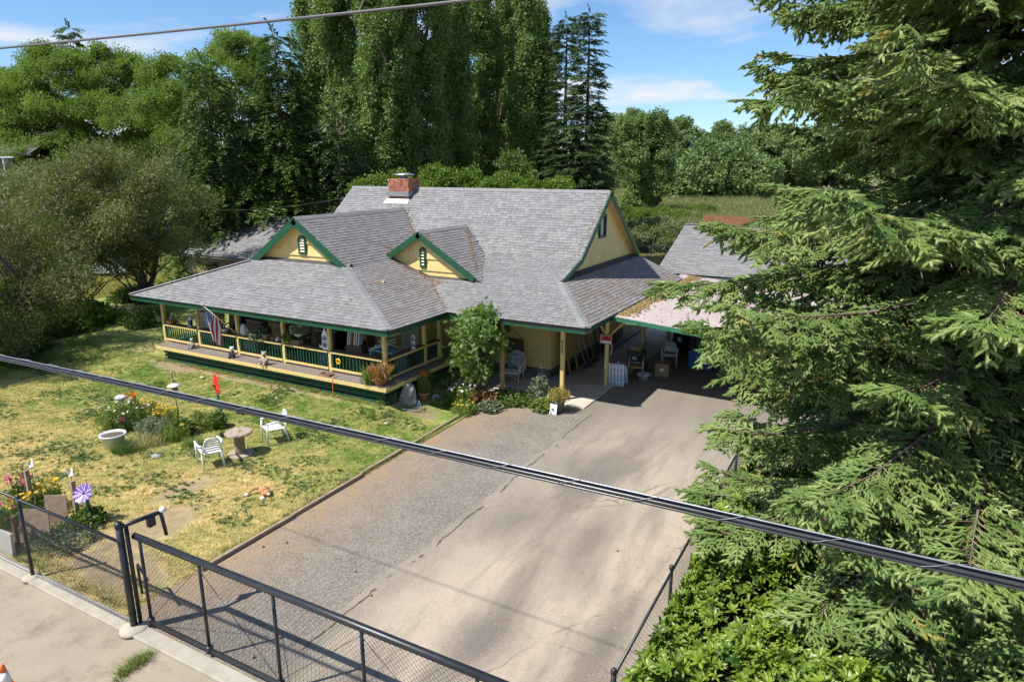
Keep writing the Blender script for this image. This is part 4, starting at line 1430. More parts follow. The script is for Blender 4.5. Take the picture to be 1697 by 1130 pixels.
def t_spruce(seed, tips=0, L=.46, pairs=4, rad=.030, n=40, cone=False):
    g = np.random.default_rng(seed)
    V, F, MI = [], [], []
    X = np.array([1.0, 0, 0])
    def ctr(q):
        return np.array([L * q, .02 * math.sin(3 * q + seed), -.06 * q * q])
    for i in range(4):
        a, b_ = ctr(i / 4), ctr((i + 1) / 4)
        t_brush(V, F, MI, a, b_ - a, np.linalg.norm(b_ - a) * 1.15, rad, n // 2, g, tips if i == 3 else 0)
    for i in range(pairs):
        q = (i + .4) / pairs
        for sg in (-1, 1):
            an = math.radians(g.uniform(38, 58))
            dd = np.array([math.cos(an), sg * math.sin(an), g.uniform(-.5, .05)])
            ln = L * (.44 - .20 * q) * g.uniform(.8, 1.2)
            p0 = ctr(q)
            t_brush(V, F, MI, p0, dd, ln, rad * g.uniform(.9, 1.1), n, g, tips if g.random() < .55 else 0)
            if i < 2:
                t_brush(V, F, MI, p0 + dd / np.linalg.norm(dd) * ln * .45, dd + np.array([.5, -sg * .5, -.3]), ln * .55, rad, n // 2, g, 0)
    if cone:
        c = ctr(.55) + np.array([0, 0, -.02])
        for j in range(9):
            rr_ = .017 * math.sin(math.pi * (j + 1) / 10.5) + .006
            for k in range(7):
                a = 2 * math.pi * (k + .5 * (j % 2)) / 7
                e = np.array([math.cos(a), math.sin(a), 0])
                p_ = c + np.array([0, 0, -.011 * j])
                t_ = np.cross(e, [0, 0, 1.0]) * .007
                b = len(V)
                V += [p_ + e * rr_ * .3 - t_, p_ + e * rr_ * .3 + t_, p_ + e * rr_ * 1.25 + np.array([0, 0, -.012])]
                F += [(b, b + 1, b + 2)]; MI += [3]
    return np.array(V), F, MI

def t_bough(seed, L=.9, W=.5, n=42, droop=.35, w=.05):
    """flat drooping conifer bough for trees far off: narrow pointed tufts fanned from an axis"""
    g = np.random.default_rng(seed)
    V, F, MI = [], [], []
    for i in range(n):
        q = g.random() ** .8
        sg = 1 if i % 2 else -1
        p0 = np.array([L * q, 0, -droop * L * q * q])
        an = math.radians(g.uniform(25, 65))
        ln = W * (1.05 - .75 * q) * g.uniform(.6, 1.1)
        d = np.array([math.cos(an), sg * math.sin(an), g.uniform(-.55, .15)]); d /= np.linalg.norm(d)
        s = np.cross(d, [0, 0, 1.0]); s /= np.linalg.norm(s)
        s = s * w * .5 + np.array([0, 0, w * .35 * g.uniform(-1, 1)])
        b = len(V)
        V += [p0 - s * .4, p0 + d * ln * .5 - s, p0 + d * ln, p0 + d * ln * .5 + s]
        F += [(b, b + 1, b + 2), (b, b + 2, b + 3)]; MI += [0, 0]
    return np.array(V), F, MI

def rand_rot(n, tilt=3.1):
    return np.stack([RNG.uniform(-tilt, tilt, n), RNG.uniform(-tilt, tilt, n), RNG.uniform(0, 6.283, n)], 1)

M_bark = mat('bark_grey', (.16, .125, .095), .9, .3, 6, .8, 25)
M_barkd = mat('bark_dark', (.085, .065, .05), .9, .3, 6, .8, 25)

def limb_path(a, b, sag, n, g):
    a, b = np.array(a, float), np.array(b, float)
    L = np.linalg.norm(b - a)
    out = []
    for i in range(n + 1):
        q = i / n
        p = a + (b - a) * q
        p[2] += sag * L * math.sin(math.pi * q)
        if 0 < i < n:
            p += g.normal(size=3) * L * .03
        out.append(p)
    return out

def leafy_tree(name, label, base, H, R, temps, mats, lumps=40, per=60, lr=1.4, crown0=.25, trunk_r=.25, shape='round', seed=1, lean=(0, 0), stretch=.75, scl=(.8, 1.25), group=None, barkm=None, stems=1, limbs=14, cat='tree'):
    g = np.random.default_rng(seed)
    base = np.array([base[0], base[1], base[2] if len(base) > 2 else 0.0], float)
    root = thing(name, label, cat, base, 0, group)
    barkm = barkm or M_bark
    def prof(q):
        if shape == 'round':
            return math.sin(math.pi * (.12 + .83 * q)) ** .6
        if shape == 'column':
            return min(1, (1.02 - q) * 3.2) ** .7 * min(1, .55 + 2.0 * q)
        if shape == 'cone':
            return (1.02 - q) ** .8
        if shape == 'vase':
            return (.35 + .65 * math.sin(math.pi * min(.95, .1 + .75 * q)))
        return 1
    C = []
    for i in range(lumps):
        q = (i + g.random()) / lumps
        if shape == 'round':
            q = q ** .85
        r = R * prof(q) * g.random() ** .42
        r = max(0, r - lr * .35)
        a = g.uniform(0, 6.283)
        z = H * (crown0 + (1 - crown0) * q) - lr * .55 * q
        C.append((r * math.cos(a) + lean[0] * q, r * math.sin(a) + lean[1] * q, z))
    C = np.array(C)
    P, N = [], []
    for c in C:
        k = int(per * g.uniform(.7, 1.3))
        d = g.normal(size=(k, 3)); d /= np.linalg.norm(d, axis=1, keepdims=True)
        rad = lr * g.uniform(.75, 1.25)
        rr_ = rad * (.45 + .6 * g.random((k, 1)) ** .7)
        p = d * rr_
        p[:, 2] *= stretch
        P.append(c + p); N.append(d)
    P, N = np.concatenate(P), np.concatenate(N)
    keep = P[:, 2] > .15
    P, N = P[keep], N[keep]
    rot = euler_from_axes(N + g.normal(size=N.shape) * .5, np.tile([0, 0, 1.0], (len(N), 1)) + g.normal(size=N.shape) * .6)
    s = g.uniform(scl[0], scl[1], len(P))
    crown = scatter('crown', temps, P, rot, s, mats, root)
    crown['kind'] = 'stuff'
    mb = MB()
    for sidx in range(stems):
        sx_, sy_ = (0, 0) if stems == 1 else (g.uniform(-.5, .5), g.uniform(-.5, .5))
        tx, ty = lean[0] * .7 + (g.uniform(-R * .35, R * .35) if stems > 1 else 0), lean[1] * .7 + (g.uniform(-R * .35, R * .35) if stems > 1 else 0)
        path = limb_path((sx_, sy_, 0), (tx, ty, H * (.9 if shape in ('column', 'cone') else .68)), 0, 7, g)
        mb.tube(path, [trunk_r * (1 - .85 * i / 7) * (1.25 if i == 0 else 1) for i in range(8)], 8)
        order = g.permutation(len(C))[:limbs]
        for j in order:
            c = C[j]
            q = min(.8, max(.12, (c[2] / H) * .75))
            i0 = int(q * 7)
            st_ = path[i0]
            mb.tube(limb_path(st_, c, .05, 4, g), [trunk_r * .42 * (1 - q * .6), trunk_r * .3 * (1 - q * .6), trunk_r * .2 * (1 - q * .6), trunk_r * .12 * (1 - q * .5), .012], 5)
    mb.build('trunk', barkm, root, True)
    return root

def conifer(name, label, base, H, R, temps, mats, dz=.8, nbr=6, step=.55, z0=.8, seed=1, droop=.18, tip=.25, scl=(.8, 1.2), power=.9, group=None, trunk_r=.3, jit=.25, side=.55):
    g = np.random.default_rng(seed)
    base = np.array([base[0], base[1], 0.0])
    root = thing(name, label, 'tree', base, 0, group)
    P, X, Z, S = [], [], [], []
    mb = MB()
    z = z0
    while z < H * .985:
        r = R * (1 - z / H) ** power
        n = nbr if r > 1.0 else max(3, nbr - 2)
        a0 = g.uniform(0, 6.283)
        for k in range(n):
            a = a0 + 6.283 * (k + g.uniform(-.3, .3)) / n
            L = max(.3, r * g.uniform(1 - jit, 1 + jit * .6))
            hd = np.array([math.cos(a), math.sin(a), 0]); sd = np.array([-math.sin(a), math.cos(a), 0])
            zz = z + g.uniform(-.3, .3) * dz
            f = lambda q: np.array([0, 0, zz]) + hd * L * q + np.array([0, 0, L * (.12 * q - droop * 2 * q * q + tip * q ** 3 * .6)])
            if L > 1.0:
                mb.tube([f(q) for q in (0, .3, .6, .9)], [.02 + L * .008, .016 + L * .005, .01 + L * .003, .006], 4, cap=False)
            m_ = max(2, int(L / step))
            for i in range(m_):
                q = (i + .6) / m_
                w = side * L * (1 - q) * .75 + .12
                for j in range(max(1, int(w / (step * .8)) * 2 + 1)):
                    o_ = g.uniform(-w, w)
                    p = f(min(1, q + abs(o_) * .1 / L)) + sd * o_ + np.array([0, 0, -abs(o_) * droop * 1.2])
                    P.append(p)
                    X.append(hd * .9 + sd * np.sign(o_) * min(.9, abs(o_) * 1.2) + np.array([0, 0, -.1 + .25 * q]))
                    Z.append(np.array([0, 0, 1.0]) + g.normal(size=3) * .25)
                    S.append(g.uniform(*scl))
        z += dz * (.55 + .45 * (1 - z / H))
    P.append([0, 0, H - .3]); X.append([.05, 0, 1]); Z.append([1, 0, 0]); S.append(scl[0])
    crown = scatter('crown', temps, P, euler_from_axes(np.array(X, float), np.array(Z, float)), S, mats, root)
    crown['kind'] = 'stuff'
    mb.tube([(0, 0, 0), (0, 0, H * .5), (0, 0, H * .97)], [trunk_r, trunk_r * .6, .03], 8)
    mb.build('trunk', M_barkd, root, True)
    return root

def ground_at(px, dist, row=235):
    """ground point of a thing that shows in a photo column around a row, at a forward distance"""
    p = atD(px, row, dist)
    return (p.x, p.y)

def height_at(py, dist):
    return CAM_H + dist * math.tan(math.atan((PH / 2 - py) / FPX) - PITCH)

# ---- templates
T_dec = [t_leaves(26, .42, .19, .13, s, .8) for s in (1, 2, 3)]
T_locust = [t_leaves(34, .5, .15, .09, s, .55, 1.2) for s in (4, 5, 6)]
T_pop = [t_leaves(26, .40, .17, .14, s, 1.25, .1) for s in (7, 8, 9)]
T_far = [t_leaves(22, .8, .38, .27, s, .8) for s in (10, 11)]
T_scrag = [t_leaves(22, .40, .11, .06, s, 1.0, .3, twigs=2) for s in (12, 13, 14)]
T_bush = [t_leaves(24, .28, .13, .085, s, .8) for s in (15, 16, 17)]
T_fir = [t_bough(s, 1.05, .62, 46, .30, .075) for s in (20, 21, 22)]
T_ced = [t_bough(s, 1.15, .55, 46, .75, .09) for s in (23, 24, 25)]

M_pop = leaf_mat('poplar_leaf', (.09, .15, .03), (.21, .30, .085), .25)
M_loc = leaf_mat('locust_leaf', (.115, .185, .028), (.235, .305, .06), .35)
M_mid = leaf_mat('broadleaf', (.065, .12, .02), (.16, .235, .045), .3)
M_firl = leaf_mat('fir_needle', (.04, .08, .028), (.13, .19, .07), .1, scale=.5)
M_cedl = leaf_mat('cedar_needle', (.045, .095, .024), (.16, .24, .06), .12, scale=.5)
M_scr = leaf_mat('thin_olive_leaf', (.085, .115, .025), (.24, .255, .075), .25)
M_twig = mat('twig_bark', (.17, .13, .095), .9, .25, 3)
M_bushl = leaf_mat('bright_shrub_leaf', (.09, .16, .018), (.19, .27, .035), .3)
M_birch = leaf_mat('birch_leaf', (.11, .17, .045), (.22, .28, .09), .3)
M_farl = leaf_mat('far_leaf', (.10, .165, .05), (.21, .28, .095), .2, scale=.12)

# ---- bright broadleaf trees on the left horizon
M_dummy = None
LT = [(40, 110, 66, 6.0, 'round, leftmost'), (125, 72, 64, 7.0, ''), (215, 78, 68, 6.5, ''), (305, 92, 62, 6.3, ''), (405, 48, 66, 6.6, '')]
labs = ['bright green broadleaf tree at the left edge of the skyline', 'tall bright green locust tree with visible dark limbs, second from left', 'bright green locust tree between the tall one and the dip', 'lower bright green locust tree left of the dark cedar', 'tall bright green tree rising behind the dark cedar']
for i, (px, py, d, R, _) in enumerate(LT):
    leafy_tree('locust_tree', labs[i], ground_at(px, d), height_at(py, d), R, T_locust, [M_loc], lumps=100, per=30, lr=1.05, crown0=.18, trunk_r=.3, seed=30 + i, stretch=.55, scl=(.9, 1.5), group='bright trees on the left skyline')
conifer('spruce_tree', 'thin dark conifer top poking above the left skyline trees', ground_at(115, 72, 60), height_at(43, 72), 2.6, T_fir, [M_firl], dz=.7, nbr=6, step=.6, seed=3, scl=(.9, 1.3), z0=6)

# ---- dark conifers left of the house
conifer('cedar_tree', 'large drooping dark cedar behind the left porch roof', ground_at(468, 47), height_at(52, 47), 5.6, T_ced, [M_cedl], dz=.85, nbr=7, step=.62, seed=4, droop=.24, tip=.15, jit=.35, power=.7, z0=.6, scl=(.9, 1.4))
conifer('cedar_tree', 'shorter dark green conifer left of the drooping cedar', ground_at(352, 45), height_at(103, 45), 4.2, T_ced, [M_cedl], dz=.85, nbr=7, step=.62, seed=5, droop=.16, power=.75, z0=.5, scl=(.9, 1.3))
conifer('cedar_tree', 'dark conifer in shade between cedar and poplars', ground_at(560, 46), height_at(190, 46), 3.4, T_ced, [M_firl], dz=.85, nbr=6, step=.62, seed=6, droop=.16, z0=.5)

# ---- lombardy poplars
PT = [(532, -60, 57, 1.9), (585, -170, 52, 2.1), (643, -120, 50, 2.1), (700, -190, 52, 2.0), (752, -120, 56, 1.5), (800, -130, 60, 1.5), (840, -90, 64, 1.45), (868, -28, 58, 1.35), (893, 20, 62, 1.2)]
for i, (px, py, d, R) in enumerate(PT):
    leafy_tree('poplar_tree', ['slim pale poplar at the left end of the poplar row', 'very tall poplar, second from the left of the row', 'tall bushy poplar straight above the chimney', 'tall poplar right of the one above the chimney', 'tall poplar in shade, fifth of the row', 'tall shaded poplar, sixth of the row', 'tall shaded poplar, seventh of the row', 'poplar with sky gaps beside the firs', 'slim poplar just left of the fir trees'][i],
               ground_at(px, d), height_at(py, d), R, T_pop, [M_pop], lumps=110, per=36, lr=.62, crown0=.05, trunk_r=.28, shape='column', seed=50 + i, stretch=2.3, scl=(.8, 1.3), group='row of tall poplars behind the house', limbs=24)

# ---- firs at the right end of the row
for i, (px, py, d, R) in enumerate([(908, 62, 58, 2.1), (936, 28, 52, 2.6), (972, 17, 50, 3.0)]):
    conifer('fir_tree', ['dark fir tree half hidden behind the poplars', 'tall dark fir, left of the pair against the sky', 'tallest dark fir standing clear against the blue sky'][i], ground_at(px, d), height_at(py, d), R, T_fir, [M_firl], dz=.6, nbr=8, step=.45, seed=60 + i, droop=.26, power=.95, z0=.5, scl=(.65, 1.05), jit=.4, group='dark firs behind the house')

# ---- shrubs straight behind the roof
SH = [(600, 300, 41), (655, 292, 42), (712, 283, 40), (770, 288, 41), (825, 296, 40), (870, 300, 40), (915, 303, 40), (850, 262, 45)]
for i, (px, py, d) in enumerate(SH):
    leafy_tree('shrub', ['bright shrub behind the left end of the roof ridge', 'bright shrub rising directly behind the chimney', 'bright shrub just right of the chimney', 'bright shrub behind the middle of the roof ridge', 'bright green shrub right of the ridge middle', 'low bright shrub behind the right half of the ridge', 'bright shrub nearest the right end of the ridge', 'dark rounded shrub below the shaded poplars'][i],
               ground_at(px, d), height_at(py - 6, d), 1.9, T_bush, [M_bushl if i < 7 else M_mid], lumps=20, per=75, lr=.95, crown0=.1, trunk_r=.09, seed=70 + i, scl=(.9, 1.6), group='bright shrubs behind the house', cat='shrub')

# ---- right background: birch, field trees, brambles
leafy_tree('birch_tree', 'open crowned birch tree standing in the field right of the house', ground_at(1064, 110, 260), height_at(190, 110), 5.6, T_dec, [M_birch], lumps=60, per=60, lr=1.5, crown0=.08, trunk_r=.16, seed=81, shape='vase', stretch=.9, scl=(1.4, 2.2))
FT = [(1018, 190, 260, 12), (1048, 182, 290, 10), (1130, 196, 280, 13), (1098, 235, 250, 12), (1160, 255, 240, 11), (1196, 203, 270, 5.5), (1218, 262, 250, 11), (1258, 208, 240, 13), (1310, 215, 230, 14), (1370, 205, 240, 15), (1440, 205, 240, 15), (988, 230, 230, 10), (1530, 205, 240, 16), (1630, 210, 240, 16), (1178, 238, 165, 7.5), (1140, 268, 160, 6), (1232, 246, 160, 8)]
fl = ['tree left of the birch, farther off', 'taller tree behind the birch top', 'round dark tree on the skyline right of the birch', 'mid green tree right behind the birch', 'low round tree in front of the skyline gap', 'slim tall tree by the mountain gap', 'low tree below the mountain gap', 'tree at the edge of the spruce branches', 'tree behind the spruce tips', 'tree hidden mostly by the spruce, left one', 'tree hidden mostly by the spruce, middle one', 'tree peeping between the fir and the birch', 'broad tree behind the big spruce', 'farthest right tree behind the big spruce', 'tree standing nearer in the field below the mountain gap', 'low tree at the near edge of the treeline', 'rounded tree nearer by, half behind spruce tips']
for i, (px, py, d, R) in enumerate(FT):
    leafy_tree('field_tree', 'distant green ' + fl[i], ground_at(px, d), height_at(py, d), R, T_far, [M_farl], lumps=46, per=30, lr=3.0, crown0=.06, trunk_r=.4, seed=90 + i, scl=(1.5, 2.5), group='distant trees beyond the field')
BR = [(1062, 366, 62, 3.0), (1095, 360, 64, 3.2), (1052, 380, 60, 2.4), (1112, 372, 61, 2.6), (1128, 350, 90, 3.5), (1160, 340, 105, 3.4), (1100, 345, 95, 3.0), (1045, 345, 85, 3.2)]
M_bram = leaf_mat('bramble_leaf', (.10, .155, .035), (.235, .25, .12), .25, scale=.8)
for i, (px, py, d, R) in enumerate(BR):
    leafy_tree('bramble_bush', ['pale flowering bramble mound behind the house gable', 'taller pale bramble mound right of the gable', 'low bramble mound touching the back wire fence', 'bramble mound beside the garage roof', 'green bush above the garage ridge corner', 'rounded bush in the field above the garage', 'small bush in the open field', 'field bush near the spruce tips'][i],
               ground_at(px, d, py), max(1.0, height_at(py, d)), R, T_bush, [M_bram if i < 4 else M_bushl], lumps=20, per=75, lr=.7, crown0=.05, trunk_r=.05, seed=110 + i, scl=(.8, 1.4), group='brambles and bushes behind the back fence', cat='bush')

# tall meadow behind the fence
def t_tuft(seed, n, h, w, spread, lean=.35, mi=0):
    g = np.random.default_rng(seed)
    V, F = [], []
    for i in range(n):
        a = g.uniform(0, 6.283); r = spread * g.random() ** .5
        b0 = np.array([r * math.cos(a), r * math.sin(a), 0])
        l = h * g.uniform(.5, 1.15)
        dr = np.array([math.cos(a + g.normal() * .8), math.sin(a + g.normal() * .8), 0])
        ang = g.uniform(0, 3.14)
        s = np.array([math.cos(ang), math.sin(ang), 0]) * w * .5
        m_ = b0 + dr * l * lean * .35 + np.array([0, 0, l * .6])
        tp = b0 + dr * l * lean * g.uniform(.8, 1.6) + np.array([0, 0, l])
        b = len(V)
        V += [b0 - s, b0 + s, m_ + s * .7, m_ - s * .7, tp]
        F += [(b, b + 1, b + 2, b + 3), (b + 3, b + 2, b + 4)]
    return np.array(V), F, [mi] * len(F)
T_mead = [t_tuft(s, 26, .9, .03, .35) for s in (1, 2)]
pts = []
for i in range(9000):
    p = atD(RNG.uniform(1000, 1330), 565, 60 + 240 * RNG.random() ** 1.6)
    pts.append((p.x, p.y, -.05))
ob = scatter('meadow_grass', T_mead, pts, np.stack([np.zeros(9000), np.zeros(9000), RNG.uniform(0, 6.28, 9000)], 1), RNG.uniform(.9, 2.0, 9000), [leaf_mat('meadow_blade', (.10, .15, .035), (.27, .255, .095), .2, scale=.15)])
tag(ob, 'tall yellow green meadow grass beyond the back fence', 'grass', kind='stuff')
M_rust = mat('rusty_boards', (.30, .14, .065), .85, .25, 4, .3, 30)
# orange board fence beyond the garage
rfn = thing('board_fence', 'orange brown board fence beyond the garage roof', 'fence', ground_at(1210, 72, 360))
a, b = Vector((*ground_at(1165, 72, 360), 0)), Vector((*ground_at(1262, 70, 360), 0))
fz = height_at(357, 72)
for i in range(34):
    q0, q1 = a + (b - a) * (i / 34), a + (b - a) * ((i + .93) / 34)
    MB(rfn.location).bar((q0.x, q0.y, fz / 2 + .03 * (i % 3)), (q1.x, q1.y, fz / 2 + .03 * (i % 3)), .03, fz).build('fence_board', M_rust, rfn)
# wire fence at the back of the garden
M_wire2 = mat('grey_fence_wire', (.36, .36, .34), .6, .15, 8)
bf = thing('wire_fence', 'grey wire mesh fence at the back of the garden', 'fence', ground_at(1085, 55, 415))
a, b = Vector((*ground_at(1035, 56, 415), 0)), Vector((*ground_at(1140, 54, 415), 0))
MB(bf.location).tube([a + Vector((0, 0, 1.25)), b + Vector((0, 0, 1.25))], .022, 6).build('top_rail', M_wire2, bf)
for q in (0, .42, .72, 1):
    p_ = a + (b - a) * q
    MB(bf.location).tube([p_, p_ + Vector((0, 0, 1.3))], .025, 6).build('post', M_wire2, bf)
w_ = chain_mesh(a, b, .05, 1.25, .09, .002); w_.off = Vector(bf.location)
w_.build('mesh_wire', M_wire2, bf)['kind'] = 'stuff'
rg = []
for i in range(5000):
    p = atD(RNG.uniform(1030, 1150), 565, RNG.uniform(38, 58)); rg.append((p.x, p.y, -.05))
ob = scatter('dry_grass', [t_tuft(s, 22, .35, .018, .3) for s in (3, 4)], rg, np.stack([np.zeros(5000), np.zeros(5000), RNG.uniform(0, 6.28, 5000)], 1), RNG.uniform(.7, 1.3, 5000), [leaf_mat('straw_blade', (.30, .27, .09), (.46, .38, .17), .2)])
tag(ob, 'dry straw coloured grass at the back wire fence', 'grass', kind='stuff')

# ---- scraggly fruit trees on the left
b_ = G(240, 512)
leafy_tree('plum_tree', 'wide scraggly olive tree with thin dark limbs beside the porch', (b_.x, b_.y), height_at(236, 33), 4.7, T_scrag, [M_scr, M_twig], lumps=52, per=38, lr=.85, crown0=.33, trunk_r=.17, shape='vase', seed=130, stems=4, limbs=20, stretch=.8, barkm=M_barkd, scl=(.8, 1.4))
b_ = ground_at(105, 33, 380)
leafy_tree('plum_tree', 'scraggly olive tree at the left, in front of a dark house', b_, height_at(262, 33), 4.6, T_scrag, [M_scr, M_twig], lumps=46, per=40, lr=.9, crown0=.26, trunk_r=.14, shape='vase', seed=131, stems=3, limbs=18, stretch=.8, barkm=M_barkd, scl=(.8, 1.4))
b_ = ground_at(-40, 26, 380)
leafy_tree('plum_tree', 'grey twiggy tree reaching in at the left picture edge', b_, 7.4, 4.2, T_scrag, [M_scr, M_twig], lumps=44, per=36, lr=.9, crown0=.16, trunk_r=.16, shape='vase', seed=132, stems=2, limbs=26, stretch=.8, barkm=M_bark)
# trees by the street out of frame whose shade crosses the lawn's far corner
leafy_tree('plum_tree', 'low broad tree at the lawn edge just outside the left of the picture', (-31.5, 9.6), 5.6, 3.4, T_scrag, [M_scr, M_twig], lumps=46, per=110, lr=1.1, crown0=.3, trunk_r=.15, shape='vase', seed=133, stems=2, limbs=16, scl=(1.0, 1.7))
UB = [(20, 470, 30, 2.0, 2.4), (70, 500, 29, 1.6, 1.5), (135, 500, 31, 1.5, 1.3), (10, 545, 26, 1.4, 0.9), (225, 488, 37, 0.9, 0.8), (245, 512, 31, 0.8, 0.8), (165, 400, 62, 3.0, 3.6), (255, 395, 64, 3.0, 3.4), (60, 405, 58, 3.2, 3.8), (315, 380, 60, 2.8, 4.4)]
for i, (px, py, d, R, h) in enumerate(UB):
    leafy_tree('bush', ['tangled green bush at the left picture edge', 'leafy green bush behind the small wire fence', 'leafy green bush under the scraggly tree', 'low green bush at the lawn corner by the left edge', 'green bush by the scraggly tree trunks', 'leafy bush at the left end of the porch', 'green bush in the shade behind the scraggly tree', 'bush left of the tan shed', 'tall bush near the dark house', 'bush below the short dark conifer'][i],
               ground_at(px, d, py), h, R, T_bush, [M_mid if i % 2 else M_bushl], lumps=16, per=60, lr=.7, crown0=.06, trunk_r=.06, seed=140 + i, scl=(.9, 1.5), group='undergrowth left of the house', cat='bush')
sf = thing('wire_fence', 'small wire fence with a dark plaque beyond the lawn', 'fence', G(150, 530))
a, b = G(85, 552), G(208, 540)
for p_ in (a, (a + b) / 2, b):
    MB(sf.location).tube([p_, p_ + Vector((0, 0, 1.6))], .025, 6).build('post', M_barkd, sf)
w_ = chain_mesh(a, b, .1, 1.5, .1, .002); w_.off = Vector(sf.location)
w_.build('mesh_wire', M_wire2, sf)['kind'] = 'stuff'
q_ = a + (b - a) * .67
MB(sf.location).box((q_.x, q_.y - .05, 1.1), (.42, .03, .5), ry=.25).build('plaque', M_brownw, sf)

# ---- big foreground spruce
M_spr = leaf_mat('spruce_needle', (.08, .15, .033), (.225, .305, .082), .08, .55, .9, .35)
M_sprt = leaf_mat('spruce_new_growth', (.22, .30, .09), (.32, .38, .14), .12, .55, .9)
M_spry = leaf_mat('spruce_yellow_bud', (.28, .26, .05), (.36, .30, .08), .1)
M_cone = mat('cone_brown', (.30, .18, .10), .8, .25, 20)
T_spr = [t_spruce(1), t_spruce(2), t_spruce(3, tips=1), t_spruce(4, cone=True), t_spruce(5, tips=1), t_spruce(6), t_spruce(7, tips=2)]
_wts = np.array([.26, .24, .17, .035, .1, .16, .035])
SB = np.array([2.05, 12.9, 0.0])
g = np.random.default_rng(200)
spruce = thing('spruce_tree', 'huge spruce with drooping needled branches filling the right side', 'tree', SB)
P, X, Z, S = [], [], [], []
mb = MB()
H_, R_ = 25.0, 6.5
z = .5
twg = MB()
while z < 24.3:
    r = R_ * (1 - z / H_) ** .8
    n = 8 if r > 2 else 5
    a0 = g.uniform(0, 6.283)
    for k in range(n):
        a = a0 + 6.283 * (k + g.uniform(-.32, .32)) / n
        L = r * g.uniform(.72, 1.1)
        hd = np.array([math.cos(a), math.sin(a), 0]); sd = np.array([-math.sin(a), math.cos(a), 0])
        zz = max(.35, z + g.uniform(-.2, .2))
        if zz < 4.6 and hd[0] < -.2:
            L = min(L, 4.35 + .22 * zz)
        dr_, tp_ = g.uniform(.12, .26), g.uniform(.16, .3)
        bend = g.uniform(-.12, .12)
        def f(q):
            return np.array([0, 0, zz]) + hd * L * q + sd * L * bend * q * q + np.array([0, 0, L * (.16 * q - dr_ * 2.1 * q * q + tp_ * q ** 4)])
        mb.tube([f(q) for q in (0, .2, .4, .6, .8, .97)], [.022 + L * .006, .018 + L * .005, .016 + L * .003, .013 + L * .002, .009, .004], 5, cap=False)
        facing = True
        s_ = L * .16
        while s_ < L:
            q = s_ / L
            sec = (.25 + .95 * (1 - q) ** .7) * min(1.0, .35 + L * .13) * 1.15
            for sg in (-1, 1):
                ll = sec * g.uniform(.7, 1.2)
                an = g.uniform(.75, 1.15)
                d2 = hd * math.cos(an) + sd * sg * math.sin(an)
                hang = g.uniform(.25, .75)
                p0 = f(q)
                m_ = max(1, int(ll / .27))
                for i in range(m_):
                    v = (i + .3) / m_
                    p = p0 + d2 * ll * v * .9 + np.array([0, 0, -hang * ll * v * v])
                    if p[2] < .1:
                        continue
                    dirv = d2 + np.array([0, 0, -2 * hang * v * .6 + .08]) + g.normal(size=3) * .14
                    P.append(p); X.append(dirv); Z.append(np.array([0, 0, 1.0]) + g.normal(size=3) * .3); S.append(g.uniform(.6, 1.05) * (1.05 if i == m_ - 1 else .95))
                if ll > .5:
                    pe = p0 + d2 * ll * .9 + np.array([0, 0, -hang * ll])
                    pm = p0 + d2 * ll * .45 + np.array([0, 0, -hang * ll * .25])
                    twg.tube([p0, pm, pe], [.008, .006, .003], 3, cap=False)
            # hanging shoots under the limb
            if g.random() < .5:
                p = f(q)
                P.append(p); X.append(np.array([hd[0] * .4, hd[1] * .4, -1.0]) + g.normal(size=3) * .2); Z.append(hd); S.append(g.uniform(.7, 1.1))
            s_ += .13
        P.append(f(.95)); X.append(hd + np.array([0, 0, .15])); Z.append(np.array([0, 0, 1.0])); S.append(1.15)
    z += .51 if z < 13 else .9
rot = euler_from_axes(np.array(X), np.array(Z))
crown = scatter('crown', T_spr, P, rot, S, [M_spr, M_sprt, M_spry, M_cone], spruce)
cc = crown.data.attributes['code']
arr = np.zeros(len(crown.data.vertices), np.int32); cc.data.foreach_get('value', arr)
arr[-len(P):] = 100 + g.choice(len(T_spr), len(P), p=_wts / _wts.sum()); cc.data.foreach_set('value', arr)
crown['kind'] = 'stuff'
mb.tube([(0, 0, 0), (.05, 0, 6), (0, 0, 15), (0, 0, 24.6)], [.42, .34, .2, .02], 12)
mb.build('trunk', M_bark, spruce, True)
twg.build('twigs', mat('spruce_twig', (.24, .16, .10), .85, .2, 10), spruce)['kind'] = 'stuff'

# ---- glossy hedge along the right fence
def t_rosette(seed, n, L, W, mi=0):
    g = np.random.default_rng(seed)
    V, F, MI = [], [], []
    for i in range(n):
        a = 2.399 * i + g.uniform(-.25, .25)
        el = g.uniform(.05, .75) if i > n * .35 else g.uniform(.7, 1.25)
        l = L * g.uniform(.75, 1.15) * (.75 if el > .9 else 1)
        d = np.array([math.cos(a) * math.cos(el), math.sin(a) * math.cos(el), math.sin(el)])
        s = np.array([-math.sin(a), math.cos(a), 0]); nn = np.cross(d, s)
        w = W * g.uniform(.8, 1.15)
        b = len(V)
        o_ = np.array([0, 0, .012 * i / n])
        V += [o_, o_ + d * l * .33 + s * w * .42 + nn * w * .2, o_ + d * l * .7 + s * w * .45 + nn * w * .12 - np.array([0, 0, l * .05]), o_ + d * l - np.array([0, 0, l * .16]),
              o_ + d * l * .7 - s * w * .45 + nn * w * .12 - np.array([0, 0, l * .05]), o_ + d * l * .33 - s * w * .42 + nn * w * .2, o_ + d * l * .5 - np.array([0, 0, l * .03])]
        F += [(b, b + 1, b + 6), (b + 1, b + 2, b + 6), (b + 2, b + 3, b + 6), (b + 3, b + 4, b + 6), (b + 4, b + 5, b + 6), (b + 5, b, b + 6)]
        MI += [mi] * 6
    return np.array(V), F, MI
M_laur = leaf_mat('laurel_leaf', (.085, .165, .014), (.26, .345, .038), .25, .4, 1.2, .5)
g = np.random.default_rng(210)
P, N = [], []
